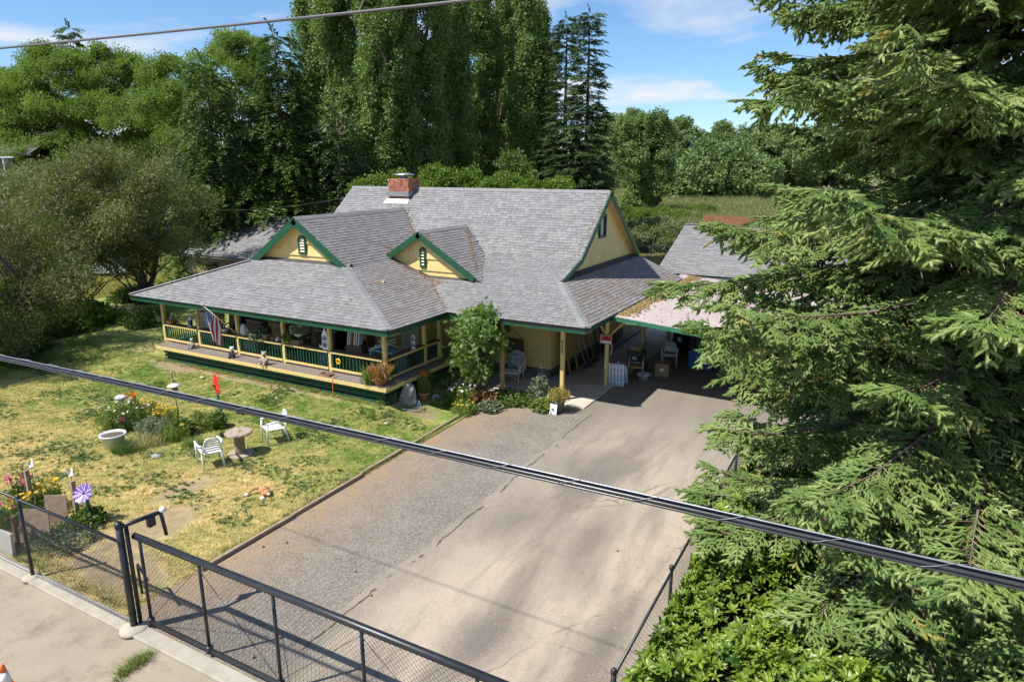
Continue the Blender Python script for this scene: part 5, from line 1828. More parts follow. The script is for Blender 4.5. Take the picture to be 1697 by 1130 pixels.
def hz(x, y):
    return 1.2 + .25 * math.sin(x * 2.1 + y) + .22 * math.sin(y * 1.7 + 1) + .15 * math.sin(x * 4.3 - y * 3.1)
for i in range(7600):
    if g.random() < .72:
        x, y = g.uniform(-2.2, 1.6), g.uniform(6.3, 15.6)
        z = hz(x, y) * min(1, (x + 2.35) * 1.6 + .55) - abs(g.normal()) * .16
        n_ = np.array([-.25, -.15, 1.0])
    else:
        x, y = -2.2 + abs(g.normal()) * .12, g.uniform(6.3, 15.6)
        z = g.uniform(.1, 1.0)
        n_ = np.array([-1.0, -.3, .7])
    if math.sin(x * 5.1 + 2 * math.sin(y * 3.3)) * math.sin(y * 4.7 + x) > .45 and g.random() < .75:
        continue
    P.append((x, y, max(.08, z))); N.append(n_ + g.normal(size=3) * .35)
N = np.array(N)
up_ = euler_from_axes(np.cross(N, g.normal(size=N.shape)), N)
hedge = thing('laurel_hedge', 'bright glossy leaved hedge along the right driveway fence', 'hedge', (-.3, 10, 0))
ob = scatter('leaves', [t_rosette(1, 9, .135, .05), t_rosette(2, 7, .10, .038), t_rosette(3, 11, .15, .05), t_rosette(4, 6, .12, .045, 1), t_rosette(5, 9, .12, .042)], P, up_, g.uniform(.75, 1.25, len(P)), [M_laur, leaf_mat('laurel_old_leaf', (.03, .075, .012), (.10, .15, .025), .15, .45)], hedge, off=(-.3, 10, 0)); ob['kind'] = 'stuff'
mb = MB((-.3, 10, 0))
for i in range(90):
    x, y = g.uniform(-1.9, 1.4), g.uniform(6.5, 13.5)
    mb.tube([(x, y, 0), (x + g.uniform(-.2, .2), y + g.uniform(-.2, .2), .6), (x + g.uniform(-.3, .3), y + g.uniform(-.3, .3), 1.0)], [.018, .012, .006], 5)
mb.build('stems', M_barkd, hedge)['kind'] = 'stuff'
struct(MB().poly([(-2.25, 5.72, .006), (9, 5.72, .006), (9, 20, .006), (-2.25, 15, .006)]).build('planting_soil', mat('needle_duff', (.09, .065, .045), .95, .35, 6, .6, 40)))

# ---- lawn blades
T_gr = [t_tuft(s, 16, .042, .008, .075, .9) for s in (1, 2, 3, 4)]
n = 62000
P = np.zeros((n, 3))
P[:, 0] = -10.7 - 19.5 * RNG.random(n) ** 1.15
P[:, 1] = 5.8 + 9.9 * RNG.random(n)
bare = np.zeros(n, bool)
for cx_, cy_, rx_, ry_ in ((-12.9, 7.6, .8, 1.5), (-11.9, 6.5, 1.4, .7), (-13.9, 9.3, .4, 1.0), (-18.5, 15.25, 6.3, .2), (-22.3, 15.2, 1.5, .4)):
    bare |= ((P[:, 0] - cx_) / rx_) ** 2 + ((P[:, 1] - cy_) / ry_) ** 2 < RNG.uniform(.5, 1.2, n)
P = P[~bare]
P[:, 2] = [lawn_z(x, y) - .004 for x, y in P[:, :2]]
n = len(P)
ob = scatter('grass', T_gr, P, np.stack([np.zeros(n), np.zeros(n), RNG.uniform(0, 6.28, n)], 1), RNG.uniform(.6, 1.35, n), [M_blade])
tag(ob, 'short patchy lawn grass, part green and part dry', 'grass', kind='stuff')
# broad-leaved weeds in clumps
P = []
g = np.random.default_rng(220)
for i in range(110):
    cx_, cy_ = -11 - 17 * g.random(), 6.2 + 9 * g.random()
    for j in range(int(g.uniform(10, 60))):
        x, y = cx_ + g.normal() * .28, cy_ + g.normal() * .2
        if x < -10.75 and 5.8 < y < 15.4:
            P.append((x, y, lawn_z(x, y)))
n = len(P)
ob = scatter('weeds', [t_rosette(s, 8, .075, .032) for s in (5, 6)], P, np.stack([np.zeros(n), np.zeros(n), RNG.uniform(0, 6.28, n)], 1), RNG.uniform(.6, 1.3, n), [leaf_mat('weed_leaf', (.05, .11, .018), (.10, .17, .03), .25)])
tag(ob, 'darker green weed patches scattered over the lawn', 'weeds', kind='stuff')
# loose stones on the gravel
P = np.stack([RNG.uniform(-10.5, -7.3, 9000), RNG.uniform(5.8, 18.6, 9000), np.full(9000, .006)], 1)
st_t = []
for s in (1, 2):
    g_ = np.random.default_rng(s)
    v = np.array([(1, 0, 0), (-1, 0, 0), (0, 1, 0), (0, -1, 0), (0, 0, 1), (0, 0, -1)], float) * g_.uniform(.6, 1.1, (6, 1)) * np.array([.013, .011, .008])
    st_t.append((v, [(0, 2, 4), (2, 1, 4), (1, 3, 4), (3, 0, 4), (2, 0, 5), (1, 2, 5), (3, 1, 5), (0, 3, 5)], [0] * 8))
ob = scatter('gravel_stones', st_t, P, rand_rot(9000), RNG.uniform(.6, 1.6, 9000), [leaf_mat('stone_grey', (.22, .20, .18), (.46, .43, .39), 0, .9)])
tag(ob, 'loose grey gravel stones beside the asphalt drive', 'gravel', kind='stuff')
# grass tuft growing through the street concrete
P = []
for i in range(60):
    q = RNG.random()
    p_ = G(198 + 52 * q, 1122 - 38 * q); P.append((p_.x + RNG.normal() * .05, p_.y + RNG.normal() * .05, 0))
tt = scatter('grass_tuft', [t_tuft(8, 14, .13, .008, .05, .9)], P, np.stack([np.zeros(60), np.zeros(60), RNG.uniform(0, 6.28, 60)], 1), RNG.uniform(.6, 1.2, 60), [leaf_mat('tuft_blade', (.10, .17, .025), (.24, .25, .06), .2)])
tag(tt, 'green grass tuft growing in the street concrete before the gate', 'grass tuft', kind='stuff')
# rougher grass along the edging, the fence and the deck skirt
P = []
g = np.random.default_rng(230)
for i in range(900):
    k = i % 3
    if k == 0:
        x, y = -10.72 - abs(g.normal()) * .06, g.uniform(7.2, 16.3)
    elif k == 1:
        x, y = g.uniform(-20, -10.8), 5.78 + abs(g.normal()) * .12
        if g.random() < .4:
            continue
    else:
        x, y = g.uniform(-23.5, -13.0), 15.5 - abs(g.normal()) * .12
    P.append((x, y, lawn_z(x, y) - .01))
n = len(P)
ob = scatter('edge_grass', [t_tuft(s, 14, .11, .008, .05, .8) for s in (11, 12)], P, np.stack([np.zeros(n), np.zeros(n), RNG.uniform(0, 6.28, n)], 1), RNG.uniform(.5, 1.3, n), [leaf_mat('edge_blade', (.13, .19, .035), (.40, .34, .13), .2)])
tag(ob, 'longer ragged grass along edging, fence and deck skirt', 'grass', kind='stuff')
# fallen needles, leaves and twig bits on the drive
n = 700
P = np.stack([np.where(RNG.random(n) < .45, -2.5 - np.abs(RNG.normal(size=n)) * .9, RNG.uniform(-10.5, -2.4, n)), RNG.uniform(5.8, 18.5, n), np.full(n, .014)], 1)
bt_ = (np.array([(-.03, -.004, 0), (.03, -.006, .004), (.034, .005, .006), (-.028, .007, .002)]), [(0, 1, 2, 3)], [0])
ob = scatter('leaf_litter', [bt_], P, np.stack([RNG.normal(size=n) * .1, RNG.normal(size=n) * .1, RNG.uniform(0, 6.28, n)], 1), RNG.uniform(.3, 1.0, n), [leaf_mat('litter_bits', (.16, .09, .045), (.42, .30, .15), 0, .9)])
tag(ob, 'brown needles and leaf bits strewn over the driveway', 'litter', kind='stuff')
# sunlit dry grass behind the scraggly trees
P = []
for i in range(9000):
    p = atD(RNG.uniform(20, 440), RNG.uniform(430, 520), RNG.uniform(30, 62)); P.append((p.x, p.y, -.05))
n = len(P)
ob = scatter('dry_grass', [t_tuft(s, 20, .3, .02, .35) for s in (13, 14)], P, np.stack([np.zeros(n), np.zeros(n), RNG.uniform(0, 6.28, n)], 1), RNG.uniform(.7, 1.3, n), [leaf_mat('gold_straw', (.30, .29, .075), (.50, .41, .15), .2, scale=.25)])
tag(ob, 'sunlit golden dry grass beyond the scraggly trees', 'grass', kind='stuff')

# ================================================================ garden and porch things
M_wht = mat('white_plastic', (.74, .75, .76), .4, .05, 4, wear=(.6, .6, .58), wlo=.62, whi=.8)
M_terra = mat('terracotta', (.42, .20, .11), .85, .2, 9, .3, 60)
M_wicker = mat('white_wicker', (.62, .60, .56), .7, .15, 40, .8, 130)
M_spool = mat('spool_wood', (.36, .29, .22), .85, .25, 16, .5, 60)
M_greyst = mat('grey_stone', (.27, .26, .25), .9, .25, 7, .8, 30)
M_blackp = mat('black_plastic', (.02, .02, .02), .45, .2, 6)
M_brick2 = mat('rusty_iron', (.22, .10, .055), .85, .35, 14)
M_iron = mat('dark_iron', (.05, .045, .045), .6, .3, 12)
M_red = mat('red_metal', (.62, .035, .02), .4, .1, 6)
M_purple = mat('purple_metal', (.17, .09, .38), .4, .15, 8)
M_lilac = mat('lilac_edge', (.62, .52, .72), .5, .1, 8)
M_gmet = mat('green_metal', (.02, .14, .07), .45, .2, 8)
M_tan = mat('tan_plush', (.45, .25, .11), .95, .2, 20, .6, 150)
M_cream = mat('cream_plush', (.68, .64, .56), .95, .1, 20, .6, 150)
M_blue = mat('blue_plastic', (.03, .13, .32), .45, .15, 5)
M_lblue = mat('pale_blue_paint', (.22, .38, .50), .6, .1, 5)
M_card = mat('cardboard', (.36, .23, .12), .85, .12, 8)
M_alu = mat('aluminium', (.55, .56, .57), .35, .1, 10, metal=.85)
M_orange = mat('orange_plastic', (.75, .16, .03), .5, .08, 6)
M_yell = mat('bright_yellow', (.75, .48, .03), .5, .1, 8)
M_cush, t, p, o = new_mat('floral_cushion')
pos = wpos(t)
c = mixnode(t, ramp(t, noise(t, pos, 16, 3, .6, 1.2), .45, .55), (.08, .20, .24), (.55, .58, .56))
c = mixnode(t, ramp(t, noise(t, pos, 9, 3), .58, .66), c, (.04, .10, .13))
t.links.new(c, p.inputs['Base Color']); p.inputs['Roughness'].default_value = .9

def on(px, py, z=0.0):
    q = G(px, py, z)
    return Vector((q.x, q.y, z))
def heading(v):
    """rotation about z that turns local -Y (the front) towards v"""
    return math.atan2(v[1], v[0]) + math.pi / 2

# ---- plastic armchairs
def plastic_chair(label, loc, rz):
    c = thing('garden_chair', label, 'chair', loc, rz, 'white plastic garden chairs')
    MB().slab([(-.24, -.24, .41), (.24, -.24, .41), (.22, .22, .385), (-.22, .22, .385)], (0, 0, .025)).build('seat', M_wht, c, bevel=.01)
    for x in (-1, 1):
        MB().tube([(x * .27, -.25, 0), (x * .265, -.24, .40), (x * .275, -.22, .62)], [.022, .026, .028], 8).build('leg', M_wht, c, True)
        MB().tube([(x * .25, .34, 0), (x * .235, .24, .40), (x * .22, .22, .45)], [.022, .026, .028], 8).build('leg', M_wht, c, True)
        MB().tube([(x * .275, -.25, .63), (x * .295, .0, .645), (x * .27, .22, .63), (x * .235, .27, .66)], [.026, .03, .03, .026], 8).build('arm', M_wht, c, True)
    pts = []
    for i in range(17):
        q = -1 + 2 * i / 16
        pts.append((.235 * math.copysign(abs(q) ** .8, q), .25 + .12 * (1 - q * q) * .5 + (.05 if abs(q) < .9 else 0), .42 + .42 * (1 - abs(q) ** 3.5)))
    b = MB().tube(pts, .02, 8).build('backrest', M_wht, c, True)
    for k in range(5):
        z = .50 + k * .065
        MB().box((0, .30 + .012 * k, z), (.43 - .012 * k, .014, .042), rx=-.1).build('slat', M_wht, b)
    return c
rtv, fhv = np.array([.878, .479]), np.array([-.479, .878])
plastic_chair('white plastic garden chair seen from behind, left of the spool table', on(350, 770, lawn_z(-14.3, 10.6)), heading(-.6 * rtv + .8 * fhv))
plastic_chair('white plastic garden chair facing the spool table, on its right', on(455, 731, lawn_z(-14.2, 12.5)), heading(-.75 * rtv - .55 * fhv))

# ---- cable spool
sp_ = thing('spool_table', 'weathered wooden cable spool used as a table between the chairs', 'table', on(399, 753, .012))
tp_ = MB().lathe([(.0, .60), (.05, .60), (.05, .645), (.33, .645), (.345, .635), (.345, .605), (.33, .595), (.0, .595)], 36).build('table_top', M_spool, sp_)
for k in range(5):
    MB().box((0, -.24 + .12 * k, .651), (2 * math.sqrt(max(.01, .33 ** 2 - (-.24 + .12 * k) ** 2)), .112, .01)).build('plank', M_spool, tp_)
MB().lathe([(.34, .0), (.345, .03), (.335, .05), (.15, .052)], 36).build('base', M_spool, sp_)
MB().lathe([(.135, .045), (.13, .3), (.135, .6)], 14).build('drum', mat('spool_drum_wood', (.25, .18, .12), .85, .3, 18, .5, 50), sp_)
MB().lathe([(.03, .657), (.045, .665), (.03, .672), (0, .674)], 10, (.02, .03, 0)).build('hub_nut', M_brick2, sp_)

# ---- white tub
tb = thing('planter_tub', 'white round planter tub of bare soil on the lawn', 'planter', on(190, 741, .012))
MB().lathe([(.22, 0), (.30, .36), (.33, .36), (.33, .40), (.30, .40), (.285, .34), (0, .34)], 28).build('tub', M_wht, tb, True)
MB().lathe([(.287, .345), (.18, .37), (0, .36)], 20).build('soil', M_soil, tb, True)
# ---- black tub
bt = thing('planter_tub', 'black plastic planter tub with a leafy plant', 'planter', on(363, 708, .012))
MB().lathe([(.18, 0), (.24, .26), (.255, .26), (.255, .28), (.23, .28), (.22, .24), (0, .24)], 24).build('tub', M_blackp, bt, True)

# ---- plants
def t_flower(n, r, w, mi_p, mi_c, cup=.25, cr=.25):
    V, F, MI = [], [], []
    for i in range(n):
        a = 2 * math.pi * i / n
        d = np.array([math.cos(a), math.sin(a), 0]); s = np.array([-math.sin(a), math.cos(a), 0])
        b = len(V)
        V += [np.zeros(3), d * r * .6 + s * w * .5 + [0, 0, cup * r * .5], d * r + [0, 0, cup * r], d * r * .6 - s * w * .5 + [0, 0, cup * r * .5]]
        F += [(b, b + 1, b + 2, b + 3)]; MI += [mi_p]
    b = len(V)
    V += [np.array([math.cos(k * 1.047) * r * cr, math.sin(k * 1.047) * r * cr, .006]) for k in range(6)] + [np.array([0, 0, r * cr * .7])]
    F += [(b + k, b + (k + 1) % 6, b + 6) for k in range(6)]; MI += [mi_c] * 6
    return np.array(V, float), F, MI

def petal_mat(name, col):
    return leaf_mat(name, tuple(x * .8 for x in col), col, .25, .6, 2)
F_white, F_yel, F_orange, F_pink = petal_mat('white_petal', (.72, .72, .70)), petal_mat('yellow_petal', (.72, .48, .03)), petal_mat('orange_petal', (.72, .20, .02)), petal_mat('pink_petal', (.55, .06, .22))
F_red = petal_mat('red_petal', (.55, .05, .03))
M_pl = leaf_mat('plant_leaf', (.05, .11, .018), (.14, .21, .04), .3)
M_pll = leaf_mat('plant_leaf_light', (.12, .18, .03), (.24, .30, .07), .3)
M_gray = leaf_mat('grey_green_leaf', (.12, .16, .09), (.25, .28, .18), .25)
M_rustl = leaf_mat('rust_leaf', (.22, .10, .04), (.36, .20, .07), .25)
M_strawl = leaf_mat('straw_leaf', (.30, .27, .12), (.42, .36, .19), .25)
T_small = [t_leaves(18, .11, .06, .032, s, .9) for s in (31, 32)]
T_blade = [t_tuft(s, 16, .5, .016, .09, .55) for s in (33, 34)]
T_round = [t_leaves(14, .13, .085, .065, s, .8) for s in (35, 36)]

def plant(name, label, loc, R, H, leafm, n=60, temps=None, flower=None, fn=0, fsize=1.0, stems=8, seed=1, blades=0, group=None, cat='plant', bladem=None, spread_top=1.0, fz=(.85, 1.08)):
    g = np.random.default_rng(seed)
    root = thing(name, label, cat, loc, 0, group)
    if n:
        q = g.random(n) ** .7
        a, r = g.uniform(0, 6.283, n), R * g.random(n) ** .5
        z = H * (.08 + .85 * q) * (1 - .35 * (r / max(R, .01)) ** 2)
        P = np.stack([r * np.cos(a), r * np.sin(a), z], 1)
        ob = scatter('foliage', temps or T_small, P, np.stack([g.normal(size=n) * .5, g.normal(size=n) * .5, g.uniform(0, 6.28, n)], 1), g.uniform(.7, 1.4, n), [leafm], root)
        ob['kind'] = 'stuff'
    if blades:
        a, r = g.uniform(0, 6.283, blades), R * .7 * g.random(blades) ** .5
        P = np.stack([r * np.cos(a), r * np.sin(a), np.zeros(blades)], 1)
        ob = scatter('blades', T_blade, P, np.stack([np.zeros(blades), np.zeros(blades), g.uniform(0, 6.28, blades)], 1), g.uniform(.8, 1.3, blades) * H / .55, [bladem or leafm], root)
        ob['kind'] = 'stuff'
    if flower:
        ft, fm = flower
        a, r = g.uniform(0, 6.283, fn), R * spread_top * g.random(fn) ** .5
        z = H * g.uniform(fz[0], fz[1], fn)
        P = np.stack([r * np.cos(a), r * np.sin(a), z], 1)
        ob = scatter('flowers', [ft], P, np.stack([g.normal(size=fn) * .5 + .3, g.normal(size=fn) * .4, g.uniform(0, 6.28, fn)], 1), g.uniform(.8, 1.25, fn) * fsize, fm, root)
        ob['kind'] = 'stuff'
        mb = MB()
        for x, y, zz in P:
            mb.tube([(x * .5, y * .5, 0), (x * .85, y * .85, zz * .6), (x, y, zz)], .004, 3, cap=False)
        mb.build('stems', M_pl, root)['kind'] = 'stuff'
    elif stems:
        mb = MB()
        for k in range(stems):
            a = g.uniform(0, 6.283); r = R * .7 * g.random()
            mb.tube([(0, 0, 0), (r * .5 * math.cos(a), r * .5 * math.sin(a), H * .5), (r * math.cos(a), r * math.sin(a), H * .9)], .006, 4, cap=False)
        mb.build('stems', M_twig, root)['kind'] = 'stuff'
    return root

DAISY = (t_flower(10, .045, .018, 0, 1), [F_white, F_yel])
YELF = (t_flower(9, .042, .02, 0, 1), [F_yel, F_orange])
LILY = (t_flower(6, .075, .04, 0, 1, .8, .15), [F_orange, F_yel])
PINK = (t_flower(8, .04, .022, 0, 0, .5), [F_pink])
REDF = (t_flower(7, .05, .03, 0, 0, .6), [F_red])
gz = lambda px, py: on(px, py, lawn_z(*G(px, py).xy) - .01)
GB = 'plants of the island flower bed'
plant('daisy_plant', 'tall daisy clump with white flowers at the left of the flower bed', gz(192, 708), .55, .75, M_pll, 120, flower=DAISY, fn=26, seed=1, group=GB)
plant('daisy_plant', 'leafy daisy clump in the middle of the flower bed', gz(222, 706), .5, .6, M_pl, 110, flower=DAISY, fn=10, seed=2, group=GB)
plant('yellow_flower_plant', 'yellow flowering plant at the back of the flower bed', gz(250, 696), .4, .6, M_gray, 60, flower=YELF, fn=24, fsize=1.2, seed=3, group=GB)
plant('yellow_flower_plant', 'orange yellow flowering plant under the bird feeder', gz(270, 704), .42, .5, M_pll, 60, flower=YELF, fn=34, fsize=1.3, seed=4, group=GB)
plant('snapdragon', 'small pink flowers in front of the daisies', gz(207, 716), .14, .45, M_pl, 20, flower=PINK, fn=12, seed=5, group=GB, fz=(.6, 1.0))
plant('ornamental_grass', 'pale feathery grass at the front of the flower bed', gz(243, 738), .6, .32, M_strawl, 0, blades=50, stems=0, seed=6, group=GB)
plant('ornamental_grass', 'green grass tussock right of the flower bed middle', gz(288, 728), .5, .42, M_pll, 0, blades=44, stems=0, seed=7, group=GB)
plant('ornamental_grass', 'long green grass around the white tub', gz(205, 752), .42, .3, M_pl, 0, blades=40, stems=0, seed=8, group=GB)
plant('ornamental_grass', 'bright grass edge nearest the spool table', gz(320, 738), .42, .26, M_pll, 0, blades=34, stems=0, seed=9, group=GB)
plant('shrub_plant', 'grey green shrub in the centre of the flower bed', gz(255, 720), .5, .5, M_gray, 110, seed=10, group=GB)
plant('shrub_plant', 'dark green leafy plant by the orange garden stake', gz(300, 722), .35, .45, M_pl, 80, temps=T_round, seed=11, group=GB)
plant('shrub_plant', 'leafy plant by the black tub', gz(335, 710), .45, .5, M_pll, 90, seed=12, group=GB)
b_ = on(363, 708, .24); plant('potted_plant', 'bushy green plant growing in the black tub', b_, .24, .4, M_pl, 60, temps=T_round, seed=13)
plant('aster_plant', 'purple flowering plant at the left lawn edge', gz(38, 612), .5, .5, M_pl, 80, flower=(t_flower(9, .05, .022, 0, 0), [petal_mat('violet_petal', (.26, .14, .45))]), fn=26, seed=14)

# flat stones in the lawn
for i, (px, py, s) in enumerate(((259, 757, .17), (458, 660, .05), (640, 702, .06), (335, 626, .08))):
    q = gz(px, py)
    o_ = MB().ball((0, 0, .02), (s, s * .7, s * .35), 9, 6).build('stone', M_greyst if i == 0 else mat('pale_stone', (.55, .53, .48), .9, .15), None, True)
    o_.location = q
    tag(o_, ['flat grey stone at the front edge of the flower bed', 'small pale stone below the deck on the grass', 'small white stone on the grass near the hose', 'white stone by the red metal flower'][i], 'stone')

# ---- red metal flower
rf_ = thing('metal_flower', 'large red metal flower on a green stake', 'garden ornament', gz(365, 690))
fv = Vector((-.35, -.93, 0)).normalized()
fz_ = 1.02
MB().box((0, 0, .45), (.07, .05, .95)).build('stake', M_gmet, rf_)
for k in range(9):
    a = 2 * math.pi * k / 9 + .2
    e1 = Vector((fv.y, -fv.x, 0)); e2 = Vector((0, 0, 1))
    d = e1 * math.cos(a) + e2 * math.sin(a)
    s = e1 * -math.sin(a) + e2 * math.cos(a)
    c0 = Vector((0, 0, fz_)) + fv * .05
    L_ = .42 if math.sin(a) > .5 else .33
    mb = MB()
    pr_ = [(.03, .02), (.12, .06), (.22, .075), (.30, .06), (L_, .008)]
    ring = [c0 + d * u + s * w - fv * (u * u * .5) for u, w in pr_] + [c0 + d * u - s * w - fv * (u * u * .5) for u, w in reversed(pr_)]
    mb.slab(ring, fv * .012).build('petal', M_red, rf_)
MB().ball((fv.x * .07, fv.y * .07, fz_), .06, 10, 8).build('flower_centre', mat('dark_red', (.22, .02, .02), .5, .1), rf_, True)
for s_ in (-1, 1):
    MB().slab([(0, 0, .08), (s_ * .12, .02, .22), (s_ * .2, 0, .45), (s_ * .06, -.02, .28)], (0, .01, 0)).build('leaf', M_gmet, rf_)

# ---- bird feeder on a crook
fd = thing('bird_feeder', 'bird feeder with pale roof hanging on a thin iron crook', 'bird feeder', gz(299, 712))
MB().tube([(0, 0, 0), (-.03, 0, .9), (-.06, 0, 1.7), (-.02, 0, 1.8), (.06, 0, 1.78), (.08, 0, 1.68)], .011, 6).build('crook', M_iron, fd, True)
MB().tube([(.0, -.02, 1.42), (.03, -.02, 1.55), (.08, 0, 1.68)], .003, 4).build('hook_wire', M_iron, fd)
MB().lathe([(.19, 1.34), (.17, 1.37), (.05, 1.42), (0, 1.43)], 18, (.0, -.02, 0)).build('roof', mat('pale_roof', (.66, .60, .50), .6, .08), fd, True)
MB().lathe([(.085, 1.16), (.085, 1.35)], 16, (0, -.02, 0)).build('seed_tube', mat('seed_glass', (.16, .12, .05), .25, .3, 30), fd, True)
MB().lathe([(.12, 1.12), (.13, 1.145), (.085, 1.16)], 16, (0, -.02, 0)).build('tray', M_yell, fd, True)

# ---- orange stake ornament, hummingbird-like wire ring with orange blossoms
os_ = thing('garden_stake', 'orange frog shaped garden stake at the flower bed edge', 'garden ornament', gz(304, 724))
MB().tube([(0, 0, 0), (.01, 0, .2), (-.01, 0, .3)], [.015, .02, .03], 8).build('stake', M_yell, os_, True)
MB().ball((0, 0, .36), (.075, .06, .06), 12, 8).ball((.07, 0, .38), .035, 8, 6).build('head', M_yell, os_, True)
lr = thing('metal_hoop', 'red wire hoop around orange lilies at the back of the bed', 'garden ornament', gz(220, 690))
for k in range(3):
    a = k * 1.05
    MB().tube([(.16 * math.cos(u) * math.cos(a), .16 * math.cos(u) * math.sin(a), .62 + .2 * math.sin(u)) for u in np.linspace(0, 6.28, 25)], .009, 5).build('ring', mat('rust_red', (.4, .09, .04), .6, .2), lr, True)
MB().tube([(0, 0, 0), (0, 0, .45)], .012, 6).build('stem', M_iron, lr)
plant('lily_plant', 'orange lilies inside the red wire hoop', gz(222, 692), .16, .72, M_pl, 20, flower=LILY, fn=7, seed=15, group=GB)
wb = thing('bird_bath', 'pale grey upturned dish behind the daisies', 'garden ornament', gz(206, 690))
MB().lathe([(.05, 0), (.05, .5), (.16, .6), (.2, .62), (.16, .66), (0, .68)], 16).build('dish', mat('pale_grey', (.5, .5, .5), .7, .1), wb, True)

# ---- stick and plush toy on the lawn
st_ = [gz(325, 825), gz(360, 829), gz(398, 825), gz(425, 820), gz(450, 815), gz(478, 808)]
o_ = MB(st_[2]).tube([q + Vector((0, 0, .025 + .01 * math.sin(i * 2))) for i, q in enumerate(st_)], [.008, .016, .02, .02, .018, .01], 7).build('branch', mat('stick_bark', (.27, .18, .12), .9, .3, 20, .5), None, True)
o_.location = st_[2]
tag(o_, 'long bent stick lying on the dry grass', 'stick')
q = gz(438, 820)
pt = thing('plush_toy', 'tan plush toy animal with white paws lying on the lawn', 'toy', q + Vector((0, 0, .012)), .5)
body = MB().ball((0, 0, .11), (.13, .11, .11), 16, 10).ball((.12, -.10, .09), (.09, .085, .085), 14, 8).build('body', M_tan, pt, True)
MB().tube([(-.08, 0, .15), (-.2, .02, .17), (-.3, -.02, .10), (-.36, -.06, .05)], [.04, .04, .035, .03], 9).build('arm', M_tan, pt, True)
MB().tube([(.02, -.08, .1), (.03, -.18, .08), (.05, -.24, .05)], [.045, .04, .035], 9).build('leg', M_tan, pt, True)
MB().ball((-.38, -.08, .04), (.06, .05, .035), 10, 6).build('paw', M_cream, pt, True)
MB().ball((.06, -.27, .045), (.06, .055, .045), 10, 6).build('paw', M_cream, pt, True)
MB().ball((.17, -.16, .09), (.04, .035, .035), 10, 6).build('muzzle', M_cream, pt, True)

# ---- things by the front fence, left
pp = [(-14.9, 7.35), (-13.6, 7.1)]
for i, (px0, py0, px1, py1, lab) in enumerate(((57, 848, 43, 762, 'leaning weathered wooden post behind the yellow flowers'), (131, 860, 115, 793, 'leaning weathered wooden post beside the purple metal flower'))):
    q = on(px0, py0 + 6, .0)
    top = q + Vector((-.06, .03, 1.05 if i == 0 else .95))
    o_ = MB(q).bar(q, top, .085, .085, (0, 1, 0)).build('wooden_post', M_timber, None, bevel=.006)
    o_.location = q
    tag(o_, lab, 'post')
    bq = top + Vector((-.12 if i else .1, .06, .02))
    bd = thing('bird_ornament', ['small white glass bird on a thin stake behind the left post', 'white glass bird with raised wings on a stake by the post'][i], 'garden ornament', (bq.x, bq.y, 0))
    MB().tube([(0, 0, 0), (0, 0, bq.z + .02)], .005, 5).build('stake', M_iron, bd)
    MB().tube([(-.09, 0, bq.z), (0, 0, bq.z + .05), (.07, 0, bq.z + .08), (.11, 0, bq.z + .07)], [.008, .04, .03, .006], 8).build('body', M_wht, bd, True)
    for s_ in (-1, 1):
        MB().slab([(.03, s_ * .02, bq.z + .07), (-.05, s_ * .02, bq.z + .07), (-.09, s_ * .08, bq.z + .2), (-.01, s_ * .05, bq.z + .15)], (0, .008, 0)).build('wing', M_wht, bd)
pf = thing('metal_flower', 'purple striped metal flower on a thick green stem', 'garden ornament', on(153, 866, 0))
MB().tube([(0, 0, 0), (-.02, .0, .35), (-.03, -.02, .62)], .033, 10).build('stem', M_gmet, pf, True)
fz_ = .68
fv = Vector((.25, -.75, .6)).normalized()
e1 = fv.cross(Vector((0, 0, 1))).normalized(); e2 = e1.cross(fv)
for k in range(12):
    a = 2 * math.pi * k / 12
    d, s = e1 * math.cos(a) + e2 * math.sin(a), e1 * -math.sin(a) + e2 * math.cos(a)
    c0 = Vector((-.02, -.02, fz_)) + fv * (.03 + .02 * (k % 2))
    pr_ = [(.03, .02), (.12, .042), (.2, .035), (.225, .0)]
    ptl = MB().slab([c0 + d * u + s * w + fv * u * .25 for u, w in pr_] + [c0 + d * u - s * w + fv * u * .25 for u, w in reversed(pr_[:-1])], fv * .008).build('petal', M_purple, pf)
    MB().bar(c0 + d * .04 + fv * .022, c0 + d * .21 + fv * .066, .016, .005, fv).build('petal_stripe', M_lilac, ptl)
MB().lathe([(.02, 0), (.06, .05), (.07, .1)], 12, (-.03, -.02, .58)).build('calyx', M_gmet, pf, True)
for s_, z in ((.2, .12), (-.22, .08), (.1, .05)):
    MB().ball((s_, .06, z), (.13, .10, .015), 14, 6).build('leaf', M_gmet, pf, True)
plant('yellow_flower_plant', 'bright yellow flowers behind the board by the front fence', on(84, 842, 0), .28, .62, M_pll, 50, flower=YELF, fn=22, fsize=1.15, seed=21)
plant('yellow_flower_plant', 'bright yellow flowers left of the fence post', on(45, 868, 0), .3, .6, M_pll, 60, flower=YELF, fn=30, fsize=1.15, seed=22)
plant('zinnia_plant', 'pink flowering plant near the curled iron ornament', on(40, 838, 0), .26, .65, M_pl, 40, flower=PINK, fn=16, fsize=1.6, seed=23)
plant('shrub_plant', 'green weedy plant at the left end of the front fence', on(5, 878, 0), .4, .5, M_pll, 90, flower=(PINK[0], PINK[1]), fn=5, fsize=1.4, seed=24)
plant('shrub_plant', 'low weeds behind the fence near the purple flower', on(110, 900, 0), .6, .3, M_gray, 110, seed=25, stems=4)
plant('shrub_plant', 'dark leafy plant around the purple flower stem', on(140, 872, 0), .35, .32, M_pl, 60, temps=T_round, seed=26, stems=4)
